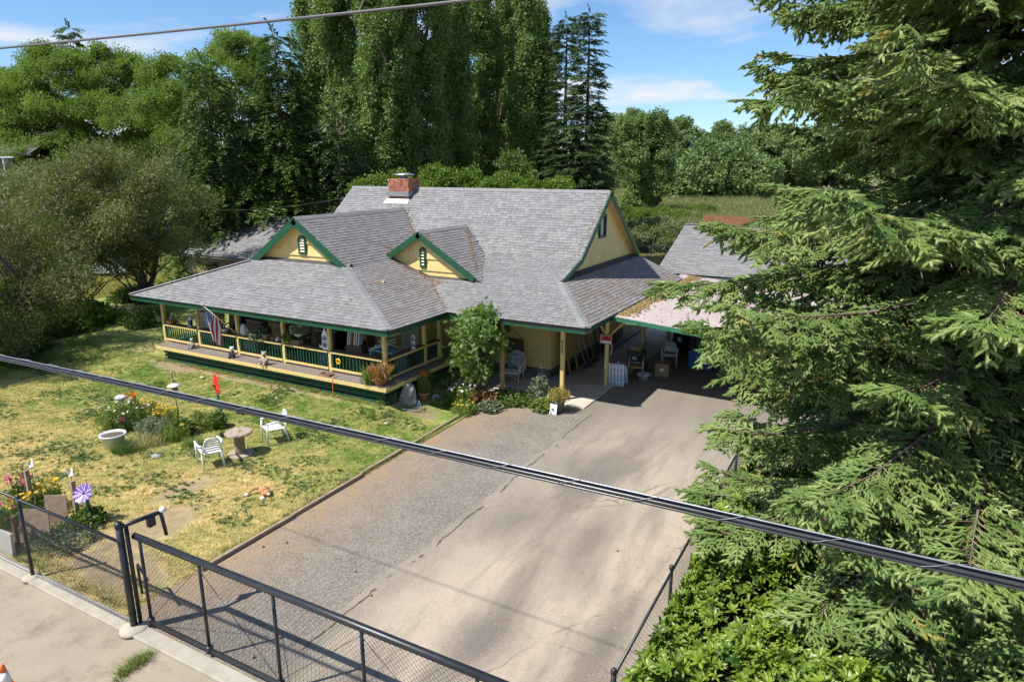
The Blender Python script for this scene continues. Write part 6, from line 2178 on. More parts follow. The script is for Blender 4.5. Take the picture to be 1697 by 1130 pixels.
for i, (px0, py0, w_, lab) in enumerate(((63, 898, .62, 'weathered plywood sheet leaning behind the front fence'), (98, 868, .45, 'smaller plywood sheet standing behind the yellow flowers'))):
    q = on(px0, py0, 0)
    o_ = MB().box((0, 0, .36 if i == 0 else .33), (w_, .025, .72 if i == 0 else .66), rx=-.12).build('plywood_sheet', mat('grey_plywood', (.30, .22, .15), .85, .2, 10, .4), None)
    o_.location = q; o_.rotation_euler = (0, 0, .45 + .1 * i)
    tag(o_, lab, 'board')
q = on(8, 916, 0)
o_ = MB().box((0, 0, .25), (.72, .06, .5), rx=-.05).build('concrete_panel', mat('pale_concrete', (.50, .47, .41), .9, .15, 30, .6, 60), None, bevel=.01)
o_.location = q; o_.rotation_euler = (0, 0, .05)
tag(o_, 'pale concrete panel edging the bed behind the fence, far left', 'panel')
q = on(31, 905, 0)
o_ = MB().box((0, 0, .33), (.07, .07, .66)).box((.02, 0, .03), (.16, .12, .06)).build('rusty_post', M_brick2, None)
o_.location = q
tag(o_, 'short rusty post on a block beside the concrete panel', 'post')
q = on(42, 852, 0)
sc_ = thing('scroll_ornament', 'curled rusty iron scroll ornament left of the wooden post', 'garden ornament', q + Vector((-.12, .15, 0)))
MB().tube([(0, 0, 0), (.02, 0, .5), (-.05, 0, .72)], .012, 6).build('stem', M_brick2, sc_, True)
for k, (cx_, cz_, r_) in enumerate(((-.12, .8, .1), (.06, .88, .08), (-.02, 1.0, .07))):
    MB().tube([(cx_ + r_ * (1 - u / 9) * math.cos(u), 0, cz_ + r_ * (1 - u / 9) * math.sin(u)) for u in np.linspace(0, 6.5, 22)], .012, 6).build('scroll', M_brick2, sc_, True)

# traffic cone
q = on(12, 1142, 0)
tcn = thing('traffic_cone', 'orange and white traffic cone at the street corner', 'cone', q)
MB().box((0, 0, .015), (.26, .26, .03)).build('base', M_orange, tcn, bevel=.008)
MB().lathe([(.10, .03), (.085, .12)], 20).build('lower_band', M_orange, tcn, True)
MB().lathe([(.0852, .12), (.047, .31)], 20).build('reflective_collar', M_wht, tcn, True)
MB().lathe([(.047, .31), (.026, .42), (.018, .43), (0, .43)], 20).build('cone_top', M_orange, tcn, True)

# ---- by the deck corner
q = on(674, 672, .1)
rk = MB()
g = np.random.default_rng(77)
prof = [(.30, 0), (.34, .12), (.31, .35), (.25, .55), (.19, .68), (.08, .74), (0, .75)]
rk.lathe(prof, 11, sx=.9, sy=.6)
rk.v = [(x + g.normal() * .025 + z * .12, y + g.normal() * .025, z + g.normal() * .015) for x, y, z in rk.v]
o_ = rk.build('boulder', M_greyst); o_.location = q; o_.rotation_euler = (0, 0, .3)
tag(o_, 'upright grey boulder at the deck corner', 'rock')
hs = [on(655, 650, .65), on(656, 668, .3), on(668, 678, .22), on(690, 676, .2), on(694, 664, .35), on(696, 676, .2), on(680, 685, .05), on(650, 688, .04), on(620, 684, .04), on(612, 677, .05), on(622, 672, .06)]
pts = []
for i in range(len(hs) - 1):
    for k in range(6):
        u = k / 6
        p0, p1, p2, p3 = hs[max(0, i - 1)], hs[i], hs[i + 1], hs[min(len(hs) - 1, i + 2)]
        pts.append(.5 * ((2 * p1) + (p2 - p0) * u + (2 * p0 - 5 * p1 + 4 * p2 - p3) * u * u + (-p0 + 3 * p1 - 3 * p2 + p3) * u ** 3))
o_ = MB(hs[6]).tube(pts, .014, 7).build('garden_hose', mat('blue_grey_hose', (.10, .16, .20), .5, .2), None, True); o_.location = hs[6]
tag(o_, 'blue grey garden hose looping onto the lawn beside the boulder', 'hose')
def pot(name, label, loc, r, h, m, cat='pot', parent=None):
    t_ = thing(name, label, cat, loc)
    MB().lathe([(r * .68, 0), (r * .93, h * .8), (r * 1.05, h * .8), (r * 1.05, h), (r * .9, h), (r * .88, h * .88), (0, h * .88)], 20).build('pot', m, t_, True)
    MB().lathe([(r * .87, h * .885), (0, h * .9)], 14).build('soil', M_soil, t_, True)
    return t_
q = on(703, 667, .06)
pot('flower_pot', 'terracotta pot beside the boulder, holding an orange lily', q, .2, .36, M_terra)
plant('lily_plant', 'orange lily in flower growing from the terracotta pot', q + Vector((0, 0, .3)), .14, .62, M_pll, 70, flower=LILY, fn=5, fsize=1.3, seed=31, spread_top=.6, fz=(.95, 1.12))
q = on(724, 670, .02)
o_ = MB().lathe([(.09, 0), (.13, .30), (.14, .30), (.12, .29), (.08, .02)], 18).tube([(.13, 0, .29), (.05, 0, .42), (-.1, 0, .36), (-.13, 0, .29)], .006, 5).build('bucket', mat('pale_blue_enamel', (.42, .55, .66), .4, .1), None, True)
o_.location = q; o_.rotation_euler = (.35, .2, 0)
tag(o_, 'pale blue bucket tilted beside the terracotta pot', 'bucket')
q = on(708, 640, .5)
pot('flower_pot', 'small pot with red flowers behind the orange lily', q, .13, .22, M_terra)
plant('geranium', 'red geranium in the small pot by the steps', q + Vector((0, 0, .2)), .14, .22, M_pl, 26, temps=T_round, flower=REDF, fn=9, seed=32, spread_top=.7)
MG = 'plants of the bed beside the porch steps'
plant('daisy_plant', 'white flowering plant at the front of the porch bed', on(764, 668, .01), .5, .62, M_pll, 120, flower=DAISY, fn=46, seed=33, group=MG)
plant('yellow_flower_plant', 'low yellow flowering plant beneath the white flowers', on(770, 684, .01), .4, .3, M_pll, 70, flower=YELF, fn=22, seed=34, group=MG)
plant('shrub_plant', 'reddish leaved shrub right of the white flowers', on(800, 668, .01), .45, .45, M_rustl, 80, temps=T_round, seed=35, group=MG)
plant('shrub_plant', 'variegated ground cover at the gravel edge', on(808, 680, .01), .34, .26, M_gray, 60, temps=T_round, seed=36, group=MG)
plant('shrub_plant', 'dark ground cover along the walkway edge', on(838, 666, .01), .6, .28, M_pl, 150, temps=T_round, seed=37, group=MG)
plant('shrub_plant', 'dark ground cover near the climbing rose', on(868, 668, .01), .45, .25, M_pl, 90, temps=T_round, seed=38, group=MG)
plant('iris_plant', 'upright sword leaved iris by the porch steps', on(752, 655, .02), .3, .75, M_pll, 0, blades=14, stems=0, seed=39, group=MG)
plant('shrub_plant', 'green leafy plant left of the white flowers', on(742, 672, .01), .42, .45, M_pl, 110, seed=40, group=MG)
plant('hosta_plant', 'low weedy plant at the deck skirt', gz(605, 655), .25, .35, M_gray, 40, seed=41, temps=T_round)
plant('shrub_plant', 'clump of weeds below the deck corner', gz(640, 668), .25, .2, M_pll, 40, seed=42)
# solar path light and young maple
q = on(790, 668, .02)
pl_ = thing('path_light', 'small dark solar path light in the porch bed', 'lamp', q)
MB().tube([(0, 0, 0), (0, 0, .5)], .012, 6).build('stake', M_iron, pl_)
MB().lathe([(.05, .5), (.05, .58), (.085, .58), (.03, .63), (0, .635)], 14).build('lamp_head', M_iron, pl_)
def t_maple(seed, n=9):
    g = np.random.default_rng(seed)
    V, F = [], []
    for i in range(n):
        c = g.normal(size=3) * [.17, .17, .1]
        a0 = g.uniform(0, 6.28); s = g.uniform(.07, .115)
        tl = g.normal(size=2) * .45
        out = []
        for k, r in enumerate((.25, .8, .45, 1.0, .5, 1.15, .5, 1.0, .45, .8)):
            a = a0 + (k / 10) * 5.6
            p_ = np.array([math.cos(a) * r * s, math.sin(a) * r * s, 0]); p_[2] = p_[0] * tl[0] + p_[1] * tl[1] - r * s * .15
            out.append(c + p_)
        b = len(V); V += [c] + out
        F += [(b, b + 1 + k, b + 1 + (k + 1)) for k in range(9)]
    return np.array(V), F, [0] * len(F)
q = on(793, 668, .0)
M_mapl = leaf_mat('maple_leaf', (.09, .17, .04), (.24, .33, .09), .35)
leafy_tree('maple_sapling', 'young maple with broad pale green leaves before the porch wall', (q.x - .12, q.y + .3, 0), 3.0, .78, [t_maple(1), t_maple(2), t_maple(3)], [M_mapl], lumps=26, per=12, lr=.30, crown0=.34, trunk_r=.03, seed=150, stems=3, limbs=14, shape='round', cat='tree', scl=(.8, 1.2))

# ---- rose on trellis, planter with card
q = on(897, 668, .02)
tr = thing('trellis', 'thin black wire obelisk trellis by the walkway', 'trellis', q)
for k in range(4):
    a = k * math.pi / 2 + .5
    MB().tube([(.13 * math.cos(a), .13 * math.sin(a), 0), (.11 * math.cos(a), .11 * math.sin(a), 1.0), (0.0, 0.0, 1.55)], .006, 5).build('upright', M_iron, tr)
for z in (.35, .7, 1.0, 1.2):
    r_ = .12 if z < 1.05 else .07
    MB().tube([(r_ * math.cos(u), r_ * math.sin(u), z) for u in np.linspace(0, 6.283, 17)], .005, 4).build('ring', M_iron, tr)
MB().tube([(0, 0, 1.55), (.04, 0, 1.62), (0, 0, 1.7), (-.04, 0, 1.62), (0, 0, 1.55)], .006, 5).build('finial', M_iron, tr)
plant('climbing_rose', 'pale leaved rose climbing the wire trellis', q + Vector((0, -.1, 0)), .3, .95, M_gray, 60, temps=T_round, seed=51)
plant('shrub_plant', 'low spreading rose at the foot of the trellis', on(897, 680, .01), .35, .4, M_pll, 70, temps=T_round, seed=52)
q = on(925, 682, .01)
pot('planter_tub', 'grey metal planter tub before the numbered porch post', q, .21, .40, mat('grey_zinc', (.22, .23, .25), .5, .2, 8, metal=.4), 'planter')
plant('potted_plant', 'bushy yellow green plant in the grey metal tub', q + Vector((0, 0, .36)), .32, .38, leaf_mat('coral_leaf', (.16, .19, .03), (.38, .30, .08), .3), 80, seed=53)
q2 = q + Vector((-.03, -.3, 0))
cdn = thing('garden_card', 'small white card with dark heart leaning on the grey tub', 'sign', q2)
MB().box((0, 0, .17), (.24, .012, .33), rx=-.22).build('card', M_wht, cdn)
MB().slab([(0, -.030, .12), (.05, -.046, .19), (.03, -.052, .215), (0, -.046, .195), (-.03, -.052, .215), (-.05, -.046, .19)], (0, -.004, 0)).build('heart', M_black, cdn)

# ---- wicker chair and sign on the porch wall
q = Vector((-11.0, 20.3, .05))
wc = thing('wicker_chair', 'white wicker armchair with floral cushions on the walkway', 'chair', q, heading(np.array([.1, -1.0])))
MB().box((0, 0, .36), (.56, .52, .1)).build('seat', M_wicker, wc, bevel=.02)
for x in (-1, 1):
    MB().tube([(x * .27, -.25, 0), (x * .28, -.25, .36)], .022, 8).build('leg', M_wicker, wc, True)
    MB().tube([(x * .25, .27, 0), (x * .26, .27, .4)], .022, 8).build('leg', M_wicker, wc, True)
    MB().tube([(x * .28, -.26, .36), (x * .32, -.28, .56), (x * .34, -.1, .63), (x * .35, .15, .68), (x * .31, .28, .82)], .035, 8).build('arm', M_wicker, wc, True)
bk = MB().tube([(-.31, .25, .38), (-.34, .3, .7), (-.24, .34, .95), (0, .36, 1.03), (.24, .34, .95), (.34, .3, .7), (.31, .25, .38)], .034, 8).build('backrest', M_wicker, wc, True)
MB().slab([(-.3, .29, .4), (.3, .29, .4), (.32, .33, .7), (.2, .36, .95), (0, .37, 1.0), (-.2, .36, .95), (-.32, .33, .7)], (0, .015, 0)).build('back_weave', M_wicker, bk)
MB().tube([(-.27, -.26, .12), (-.12, -.27, .24), (0, -.27, .27), (.12, -.27, .24), (.27, -.26, .12)], .014, 6).build('apron', M_wicker, wc, True)
MB().box((0, -.02, .46), (.48, .46, .12)).build('seat_cushion', M_cush, wc, bevel=.04)
MB().box((0, .2, .72), (.46, .14, .44), rx=-.2).build('back_cushion', M_cush, wc, bevel=.05)
a_, b_ = atY(831, 560, 21.02), atY(869, 580, 21.02)
sg = thing('hanging_sign', 'framed dark wooden sign hanging by a cord on the yellow wall', 'sign', (a_.x + .1, 21.0, atY(850, 573, 21.0).z))
sx_, sz_ = .86, .5
MB().box((0.35, 0, 0), (sx_, .03, sz_)).build('board', mat('sign_wood', (.13, .085, .055), .8, .25, 14), sg)
for u, v, w_, h_ in ((0, sz_ / 2, sx_ + .08, .07), (0, -sz_ / 2, sx_ + .08, .07), (-sx_ / 2, 0, .07, sz_), (sx_ / 2, 0, .07, sz_)):
    MB().box((.35 + u, -.012, v), (w_, .05, h_)).build('frame_bar', mat('sign_frame', (.10, .035, .022), .7, .2, 8), sg)
for k in range(3):
    MB().box((.35, -.018, .13 - k * .13), (.7, .006, .03)).build('carved_line', mat('carved_tan', (.22, .15, .09), .8, .2), sg)
MB().tube([(-.05, 0, .3), (.35, 0, .68), (.75, 0, .3)], .008, 5).build('cord', M_iron, sg)

# ---- red notice on the carport post
ns = thing('notice_sign', 'small red and white notice sign on the carport post', 'sign', (-7.96, 21.30, 1.72))
MB().box((0, 0, 0), (.42, .02, .3)).build('panel', M_wht, ns)
MB().box((0, -.014, .035), (.37, .008, .18)).build('red_field', M_red, ns)
for k, (w_, z) in enumerate(((.1, .085), (.3, .05), (.26, 0.0))):
    MB().box((0, -.020, z), (w_, .004, .022)).build('print_line', M_black, ns)
for u, v, w_, h_ in ((0, .15, .44, .022), (0, -.15, .44, .022), (-.21, 0, .022, .3), (.21, 0, .022, .3)):
    MB().box((u, -.012, v), (w_, .03, h_)).build('frame_bar', mat('grey_frame', (.16, .15, .14), .6, .1), ns)
MB((0, 0, 0)).tube([(.2, 0, -.15), (.22, 0, -.3), (.17, 0, -.55)], .01, 5).build('cord', M_wht, ns)

# ---- carport contents
def adirondack(label, loc, rz):
    c = thing('adirondack_chair', label, 'chair', loc, rz)
    for k in range(6):
        x = -.25 + k * .1
        MB().box((x * (1 + .15), 0, .42), (.088, .02, .84), rx=.14).build('back_slat', M_lwht, c)
    for z in (.15, .5, .72):
        MB().box((0, .05 - z * .13, z), (.6, .03, .05)).build('back_rail', M_lwht, c)
    for s_ in (-1, 1):
        MB().bar((s_ * .34, .05, .75), (s_ * .36, .35, .05), .03, .12, (1, 0, 0)).build('arm', M_lwht, c)
    return c
M_lwht = mat('bluish_white_paint', (.62, .68, .76), .55, .08)
q = on(1018, 640, .01)
adirondack('folded white slatted adirondack chair against the carport post', (q.x, q.y, .01), .15)
q = on(1033, 638, .01)
o_ = thing('folding_leg_frame', 'white wooden folding frame beside the slatted chair', 'frame', (q.x, q.y + .1, .0), .3)
MB().bar((0, 0, .02), (-.25, .1, .8), .03, .11, (0, 1, 0)).build('leg', M_lwht, o_)
MB().bar((.12, .02, .02), (.02, .1, .62), .03, .11, (0, 1, 0)).build('leg', M_lwht, o_)
MB().bar((-.16, .07, .42), (.08, .06, .3), .03, .09).build('cross_bar', M_lwht, o_)
q = on(1050, 632, .01)
wk = thing('walker', 'aluminium walking frame with brown seat in the carport', 'walker', (q.x, q.y + .2, 0), .2)
for x in (-.25, .25):
    MB().tube([(x, -.2, 0), (x, -.16, .6), (x, -.1, .88), (x, .05, .93), (x, .12, .85), (x, .25, 0)], .016, 8).build('side_frame', M_alu, wk, True)
MB().tube([(-.25, -.15, .7), (.25, -.15, .7)], .013, 6).build('cross_tube', M_alu, wk, True)
MB().box((0, .0, .5), (.46, .28, .05)).build('seat', M_card, wk, bevel=.01)
q = on(1060, 628, .01)
wch = thing('windsor_chair', 'green hoop backed chair behind the walking frame', 'chair', (q.x - .3, q.y + 1.2, 0), -.3)
MB().lathe([(.2, .42), (.22, .44), (.2, .46), (0, .46)], 18).build('seat', M_gmet2 if 'M_gmet2' in globals() else M_gmet, wch)
for a in (.8, 2.3, 3.9, 5.5):
    MB().tube([(.14 * math.cos(a), .14 * math.sin(a), .43), (.21 * math.cos(a), .21 * math.sin(a), 0)], .016, 6).build('leg', M_gmet, wch, True)
hoop = MB().tube([(.24 * math.cos(u), .2 + .04 * math.sin(u), .46 + .55 * math.sin(u)) for u in np.linspace(0, math.pi, 17)], .015, 6).build('hoop_back', M_gmet, wch, True)
for k in range(7):
    u = math.pi * (k + 1) / 8
    MB().tube([(.17 * math.cos(u), .19, .46), (.24 * math.cos(u), .2 + .04 * math.sin(u), .46 + .55 * math.sin(u))], .007, 5).build('spindle', M_gmet, hoop, True)
def crate(name, label, cat, loc, s, m, rz=0.0, lid=None):
    t_ = thing(name, label, cat, loc, rz)
    MB().slab([(-s[0] / 2, -s[1] / 2, 0), (s[0] / 2, -s[1] / 2, 0), (s[0] / 2, s[1] / 2, 0), (-s[0] / 2, s[1] / 2, 0)], (0, 0, s[2])).build('body', m, t_, bevel=.012)
    MB().box((0, 0, s[2] + .018), (s[0] * 1.05, s[1] * 1.05, .035)).build('lid', lid or m, t_, bevel=.01)
    MB().box((0, -s[1] / 2 - .006, s[2] * .6), (s[0] * .3, .012, s[2] * .2)).build('label_panel', M_wht if lid is None else lid, t_)
    return t_
cl = [((-6.6, 23.6), 'cardboard_box', 'plain cardboard box low beside the walking frame', 'box', (.5, .4, .45), M_card, 0),
      ((-5.6, 25.4), 'storage_tub', 'dark blue storage tub in the shade of the carport', 'tub', (.9, .6, .6), M_blue, 0),
      ((-4.4, 26.2), 'storage_tub', 'blue storage tub farther right in the carport', 'tub', (.8, .55, .55), M_blue, 0),
      ((-5.3, 27.0), 'cardboard_box', 'cardboard box with white label on the shelf in the carport', 'box', (.7, .5, .5), M_card, 1.0),
      ((-3.6, 24.6), 'storage_tub', 'dark plastic tub at the right of the carport', 'tub', (.9, .6, .5), M_blackp, 0),
      ((-6.9, 27.4), 'storage_tub', 'black bin at the back of the carport', 'bin', (.6, .6, .9), M_blackp, 0)]
for (x, y), nm, lb, ct, s_, m_, z in cl:
    crate(nm, lb, ct, (x, y, .012 + z), s_, m_, random.uniform(-.2, .2))
sf_ = thing('work_shelf', 'dark wooden shelf table carrying the cardboard box', 'table', (-5.2, 27.1, 0))
MB().box((0, 0, .97), (2.6, .75, .05)).build('top', M_brownw, sf_)
for x in (-1.2, 1.2):
    for y in (-.3, .3):
        MB().box((x, y, .475), (.07, .07, .94)).build('leg', M_brownw, sf_)
plc = plastic_chair('white plastic chair deep in the shade of the carport', (-6.75, 25.0, .012), heading(np.array([.2, -1])))
o_ = MB().tube([(-.5, 0, 0), (.5, 0, 0)], .14, 14).tube([(-.52, 0, 0), (-.5, 0, 0)], .06, 10).build('tarp_roll', mat('bright_blue_tarp', (.04, .22, .48), .5, .15, 12, .4), None, True)
o_.location = (-4.3, 25.6, .75); o_.rotation_euler = (0, -.15, .4); tag(o_, 'rolled blue tarpaulin on the tubs in the carport', 'tarp')
q = on(1065, 628, .01)
o_ = thing('water_bowl', 'white metal wash bowl on the carport floor', 'bowl', (q.x + .05, q.y - .1, .012))
MB().lathe([(.13, 0), (.22, .2), (.25, .22), (.24, .235), (.2, .2), (.11, .02)], 22).build('bowl', mat('bowl_enamel', (.62, .68, .74), .35, .08), o_, True)
MB().tube([(.24, 0, .22), (.29, 0, .2), (.29, .06, .2), (.23, .08, .21)], .012, 6).build('handle', M_alu, o_, True)
q = on(1046, 612, .01)
o_ = MB().box((0, 0, 0), (.5, .34, .03)).build('yellow_tray', M_yell, None, bevel=.008); o_.location = (q.x, q.y + .55, .68); o_.rotation_euler = (.1, .1, .2)
tag(o_, 'yellow plastic tray lying on the clutter by the walking frame', 'tray')
o_ = crate('storage_tub', 'low brown bin under the yellow tray', 'bin', (q.x, q.y + .55, .012), (.6, .45, .6), M_brownw)
# planks and tools along the side wall
for i, (y, lx, h_, w_, m_, lb) in enumerate(((21.5, .42, 2.1, .14, M_brick2, 'reddish plank leaning on the wall corner'), (21.7, .5, 2.3, .12, M_card, 'tan plank leaning next to the reddish one'), (22.3, .55, 1.7, .1, M_tan, 'short yellow plank fallen against the wall'), (24.4, .4, 2.4, .12, M_brownw, 'dark board leaning far along the side wall'), (24.9, .45, 2.4, .14, M_brick2, 'rust coloured board leaning far along the side wall'))):
    o_ = MB().bar((lx, 0, .02), (.06, .1 if i < 2 else .3, h_), .03, w_, (0, 1, 0)).build('plank', m_)
    o_.location = (-9.93, y, .1); tag(o_, lb, 'plank', 'boards leaning on the side wall')
for i, (y, lb) in enumerate(((22.9, 'garden rake leaning on the side wall'), (23.3, 'spade leaning on the side wall beside the rake'), (23.8, 'long handled broom at the side wall'))):
    t_ = thing('garden_tool', lb, 'tool', (-9.6, y, .1))
    MB().tube([(.25, 0, .15), (-.25, .05, 1.5)], .016, 6).build('handle', M_spool, t_, True)
    if i == 1:
        MB().slab([(.15, -.1, .2), (.15, .1, .2), (.32, .08, -.05), (.32, -.08, -.05)], (.02, 0, .01)).build('blade', M_iron, t_)
    else:
        MB().box((.27, 0, .1), (.06, .4, .08)).build('head', M_iron, t_)
        for k in range(8):
            MB().box((.29, -.18 + k * .05, .04), (.02, .015, .1)).build('tine', M_iron, t_)

# ---- on the porch: flag
fl = thing('flag', 'american flag hanging from an angled pole at the porch rail', 'flag', (-19.9, PY - .06, 1.72))
A_, B_ = Vector((-19.68, PY - .07, 1.72)), atY(336, 506, 15.05)
MB(fl.location).tube([A_, B_], .016, 8).build('pole', mat('pale_pole', (.62, .54, .40), .5, .1), fl, True)
MB(fl.location).ball(B_, .045, 10, 8).build('finial', mat('gold_ball', (.35, .32, .25), .35, .1, metal=.6), fl, True)
MB(fl.location).box(A_, (.07, .08, .12)).build('bracket', M_iron, fl)
M_flag, t, p, o = new_mat('flag_cloth')
uv = nd(t, 'ShaderNodeUVMap', uv_map='UVMap')
su = nd(t, 'ShaderNodeSeparateXYZ'); t.links.new(uv.outputs[0], su.inputs[0])
stripe = math_n(t, 'MODULO', math_n(t, 'FLOOR', math_n(t, 'MULTIPLY', su.outputs[1], 13)), 2)
sc1 = mixnode(t, math_n(t, 'GREATER_THAN', stripe, .5), (.40, .035, .05), (.66, .64, .62))
canton = math_n(t, 'MULTIPLY', math_n(t, 'LESS_THAN', su.outputs[0], .42), math_n(t, 'GREATER_THAN', su.outputs[1], .46))
m1 = nd(t, 'ShaderNodeVectorMath', operation='MULTIPLY'); t.links.new(uv.outputs[0], m1.inputs[0]); m1.inputs[1].default_value = (14, 11, 0)
fr = nd(t, 'ShaderNodeVectorMath', operation='FRACTION'); t.links.new(m1.outputs[0], fr.inputs[0])
sb = nd(t, 'ShaderNodeVectorMath', operation='SUBTRACT'); t.links.new(fr.outputs[0], sb.inputs[0]); sb.inputs[1].default_value = (.5, .5, 0)
ln_ = nd(t, 'ShaderNodeVectorMath', operation='LENGTH'); t.links.new(sb.outputs[0], ln_.inputs[0])
star = math_n(t, 'LESS_THAN', ln_.outputs['Value'], .27)
cn = mixnode(t, star, (.03, .055, .20), (.66, .66, .66))
t.links.new(mixnode(t, canton, sc1, cn), p.inputs['Base Color']); p.inputs['Roughness'].default_value = .8
def flag_mesh(hoist_a, hoist_b, drop, L, nu=22, nv=14, fold=.06, seed=0):
    """limp flag: hoist edge along the pole, fly hanging down in folds"""
    V, F, UV = [], [], []
    ha, hb = Vector(hoist_a), Vector(hoist_b)
    for j in range(nv + 1):
        v = j / nv                       # 1 = at the pole tip (canton)
        base = ha + (hb - ha) * v
        for i in range(nu + 1):
            u = i / nu
            gather = 1 - .55 * u ** .8
            c = (ha + hb) / 2 + (hb - ha) * .12
            pt_ = c + (base - c) * gather
            w = fold * math.sin(v * 13 + u * 2 + seed) * min(1, u * 3)
            V.append(pt_ + Vector((w * .55, w, 0)) + Vector(drop) * (L * u))
            UV.append((u, v))
    for j in range(nv):
        for i in range(nu):
            a = j * (nu + 1) + i
            F.append((a, a + 1, a + nu + 2, a + nu + 1))
    me = bpy.data.meshes.new('cloth')
    me.from_pydata([tuple(v) for v in V], [], F)
    ul = me.uv_layers.new(name='UVMap')
    for pl__ in me.polygons:
        for li, vi in zip(pl__.loop_indices, pl__.vertices):
            ul.data[li].uv = UV[vi]
    return me
me = flag_mesh(A_ + (B_ - A_) * .52 - Vector(fl.location), B_ - Vector(fl.location), Vector((.10, .05, -1)).normalized(), 1.12)
link('cloth', me, M_flag, fl, True)
q = atY(655, 641, 15.6)
f2 = thing('small_flag', 'tiny american flag stuck in the fern pot at the deck corner', 'flag', (-12.95, 15.55, 1.15))
MB().tube([(0, 0, 0), (.02, -.05, .42)], .006, 5).build('stick', M_spool, f2)
link('cloth', flag_mesh((.012, -.03, .2), (.02, -.05, .41), (.6, -.2, -.75), .3, 10, 8, .015), M_flag, f2, True)

# corner fern
q = Vector((-13.05, 15.55, DK))
pot('flower_pot', 'wide pot on the deck corner holding orange ferns', q, .22, .22, M_terra)
plant('fern_plant', 'orange and green fern on the deck corner', q + Vector((0, 0, .16)), .34, .5, M_rustl, 30, blades=30, bladem=leaf_mat('fern_blade', (.26, .18, .04), (.50, .24, .07), .3), seed=61, stems=0)
plant('fern_plant', 'yellow green fern beside the orange one on the deck corner', Vector((-13.45, 15.5, DK)), .24, .48, M_pll, 30, blades=16, seed=62, stems=0)

# railing-top clutter
RT = 1.668
def rx(px, py):
    return atY(px, py, PY + .02).x
def rail_pot(px, py, r, h, m, lb, name='flower_pot', cat='pot'):
    return pot(name, lb, (rx(px, py), PY + .03, RT), r, h, m, cat)
rail_pot(264, 532, .13, .24, mat('grey_bucket', (.18, .19, .20), .5, .15, 8, metal=.3), 'grey pail at the left end of the porch rail', 'pail', 'pail')
o_ = thing('wicker_basket', 'wide tan basket on the porch rail near the left post', 'basket', (rx(283, 534), PY + .05, RT))
MB().lathe([(.17, 0), (.23, .15), (.245, .15), (.22, .14), (.16, .02)], 20).build('basket', mat('tan_wicker', (.33, .22, .13), .85, .2, 40, .8, 120), o_, True)
MB().tube([(-.06, 0, .1), (0, 0, .2), (.05, 0, .32), (.09, 0, .33)], [.05, .06, .03, .012], 8).build('bird_figure', mat('grey_ornament', (.35, .36, .36), .6, .15), o_, True)
def lantern(lb, px, py, y, z, s=1.0, m=None):
    t_ = thing('lantern', lb, 'lantern', (atY(px, py, y).x, y, z))
    MB().box((0, 0, .02), (.14 * s, .14 * s, .04)).build('base', m or M_wht, t_)
    MB().box((0, 0, .15 * s), (.1 * s, .1 * s, .22 * s)).build('glass', M_glass, t_)
    for x in (-1, 1):
        for yy in (-1, 1):
            MB().box((x * .055 * s, yy * .055 * s, .15 * s), (.015, .015, .24 * s)).build('corner_bar', m or M_wht, t_)
    MB().lathe([(.1 * s, .26 * s), (.03 * s, .36 * s), (0, .37 * s)], 4).build('roof', m or M_wht, t_)
lantern('small white lantern on the rail beside the second post', 316, 541, PY + .03, RT)
rail_pot(328, 546, .09, .11, M_terra, 'small terracotta bowl by the second porch post')
rail_pot(373, 550, .14, .14, M_wht, 'white planter on the rail right of the flag')
o_ = thing('ceramic_jar', 'white ceramic jar on the rail left of the leafy plants', 'jar', (rx(404, 549), PY + .03, RT))
MB().lathe([(.09, 0), (.13, .1), (.12, .28), (.08, .36), (.09, .4), (.07, .4)], 18).build('jar', mat('grey_white_glaze', (.48, .5, .52), .35, .08), o_, True)
MB().tube([(.11, 0, .3), (.18, 0, .26), (.18, 0, .16), (.12, 0, .12)], .016, 6).build('handle', _MATS['grey_white_glaze'], o_, True)
plant('trailing_plant', 'leafy trailing plant on the rail above the middle bay', (rx(428, 560), PY, RT), .3, .34, M_gray, 50, temps=T_round, seed=63, stems=4)
rail_pot(441, 558, .16, .17, mat('olive_glaze', (.24, .22, .14), .4, .15), 'olive glazed bowl on the rail beside the trailing plant')
rail_pot(452, 562, .09, .12, M_terra, 'small terracotta pot left of the third bay post')
o_ = thing('mug', 'small white mug on the rail next to the terracotta pot', 'mug', (rx(460, 565), PY, RT))
MB().lathe([(.05, 0), (.06, .1), (.052, .1), (.045, .02)], 14).build('cup', M_wht, o_, True)
MB().tube([(.055, 0, .08), (.09, 0, .07), (.09, 0, .035), (.055, 0, .025)], .009, 6).build('handle', M_wht, o_, True)
q = Vector((rx(486, 571), PY + .02, RT))
o_ = thing('planter_box', 'long brown wooden trough on the porch rail', 'planter', q)
for yy in (-.09, .09):
    MB().box((0, yy, .08), (.72, .02, .16)).build('side_board', mat('trough_wood', (.20, .125, .075), .85, .25, 14), o_)
for xx in (-.35, .35):
    MB().box((xx, 0, .08), (.02, .16, .16)).build('end_board', _MATS['trough_wood'], o_)
MB().box((0, 0, .1), (.68, .16, .06)).build('soil', M_soil, o_)
plant('trailing_plant', 'leafy plant with pink bloom in the rail trough', q + Vector((-.15, 0, .1)), .22, .25, M_pl, 34, temps=T_round, flower=PINK, fn=4, seed=64)
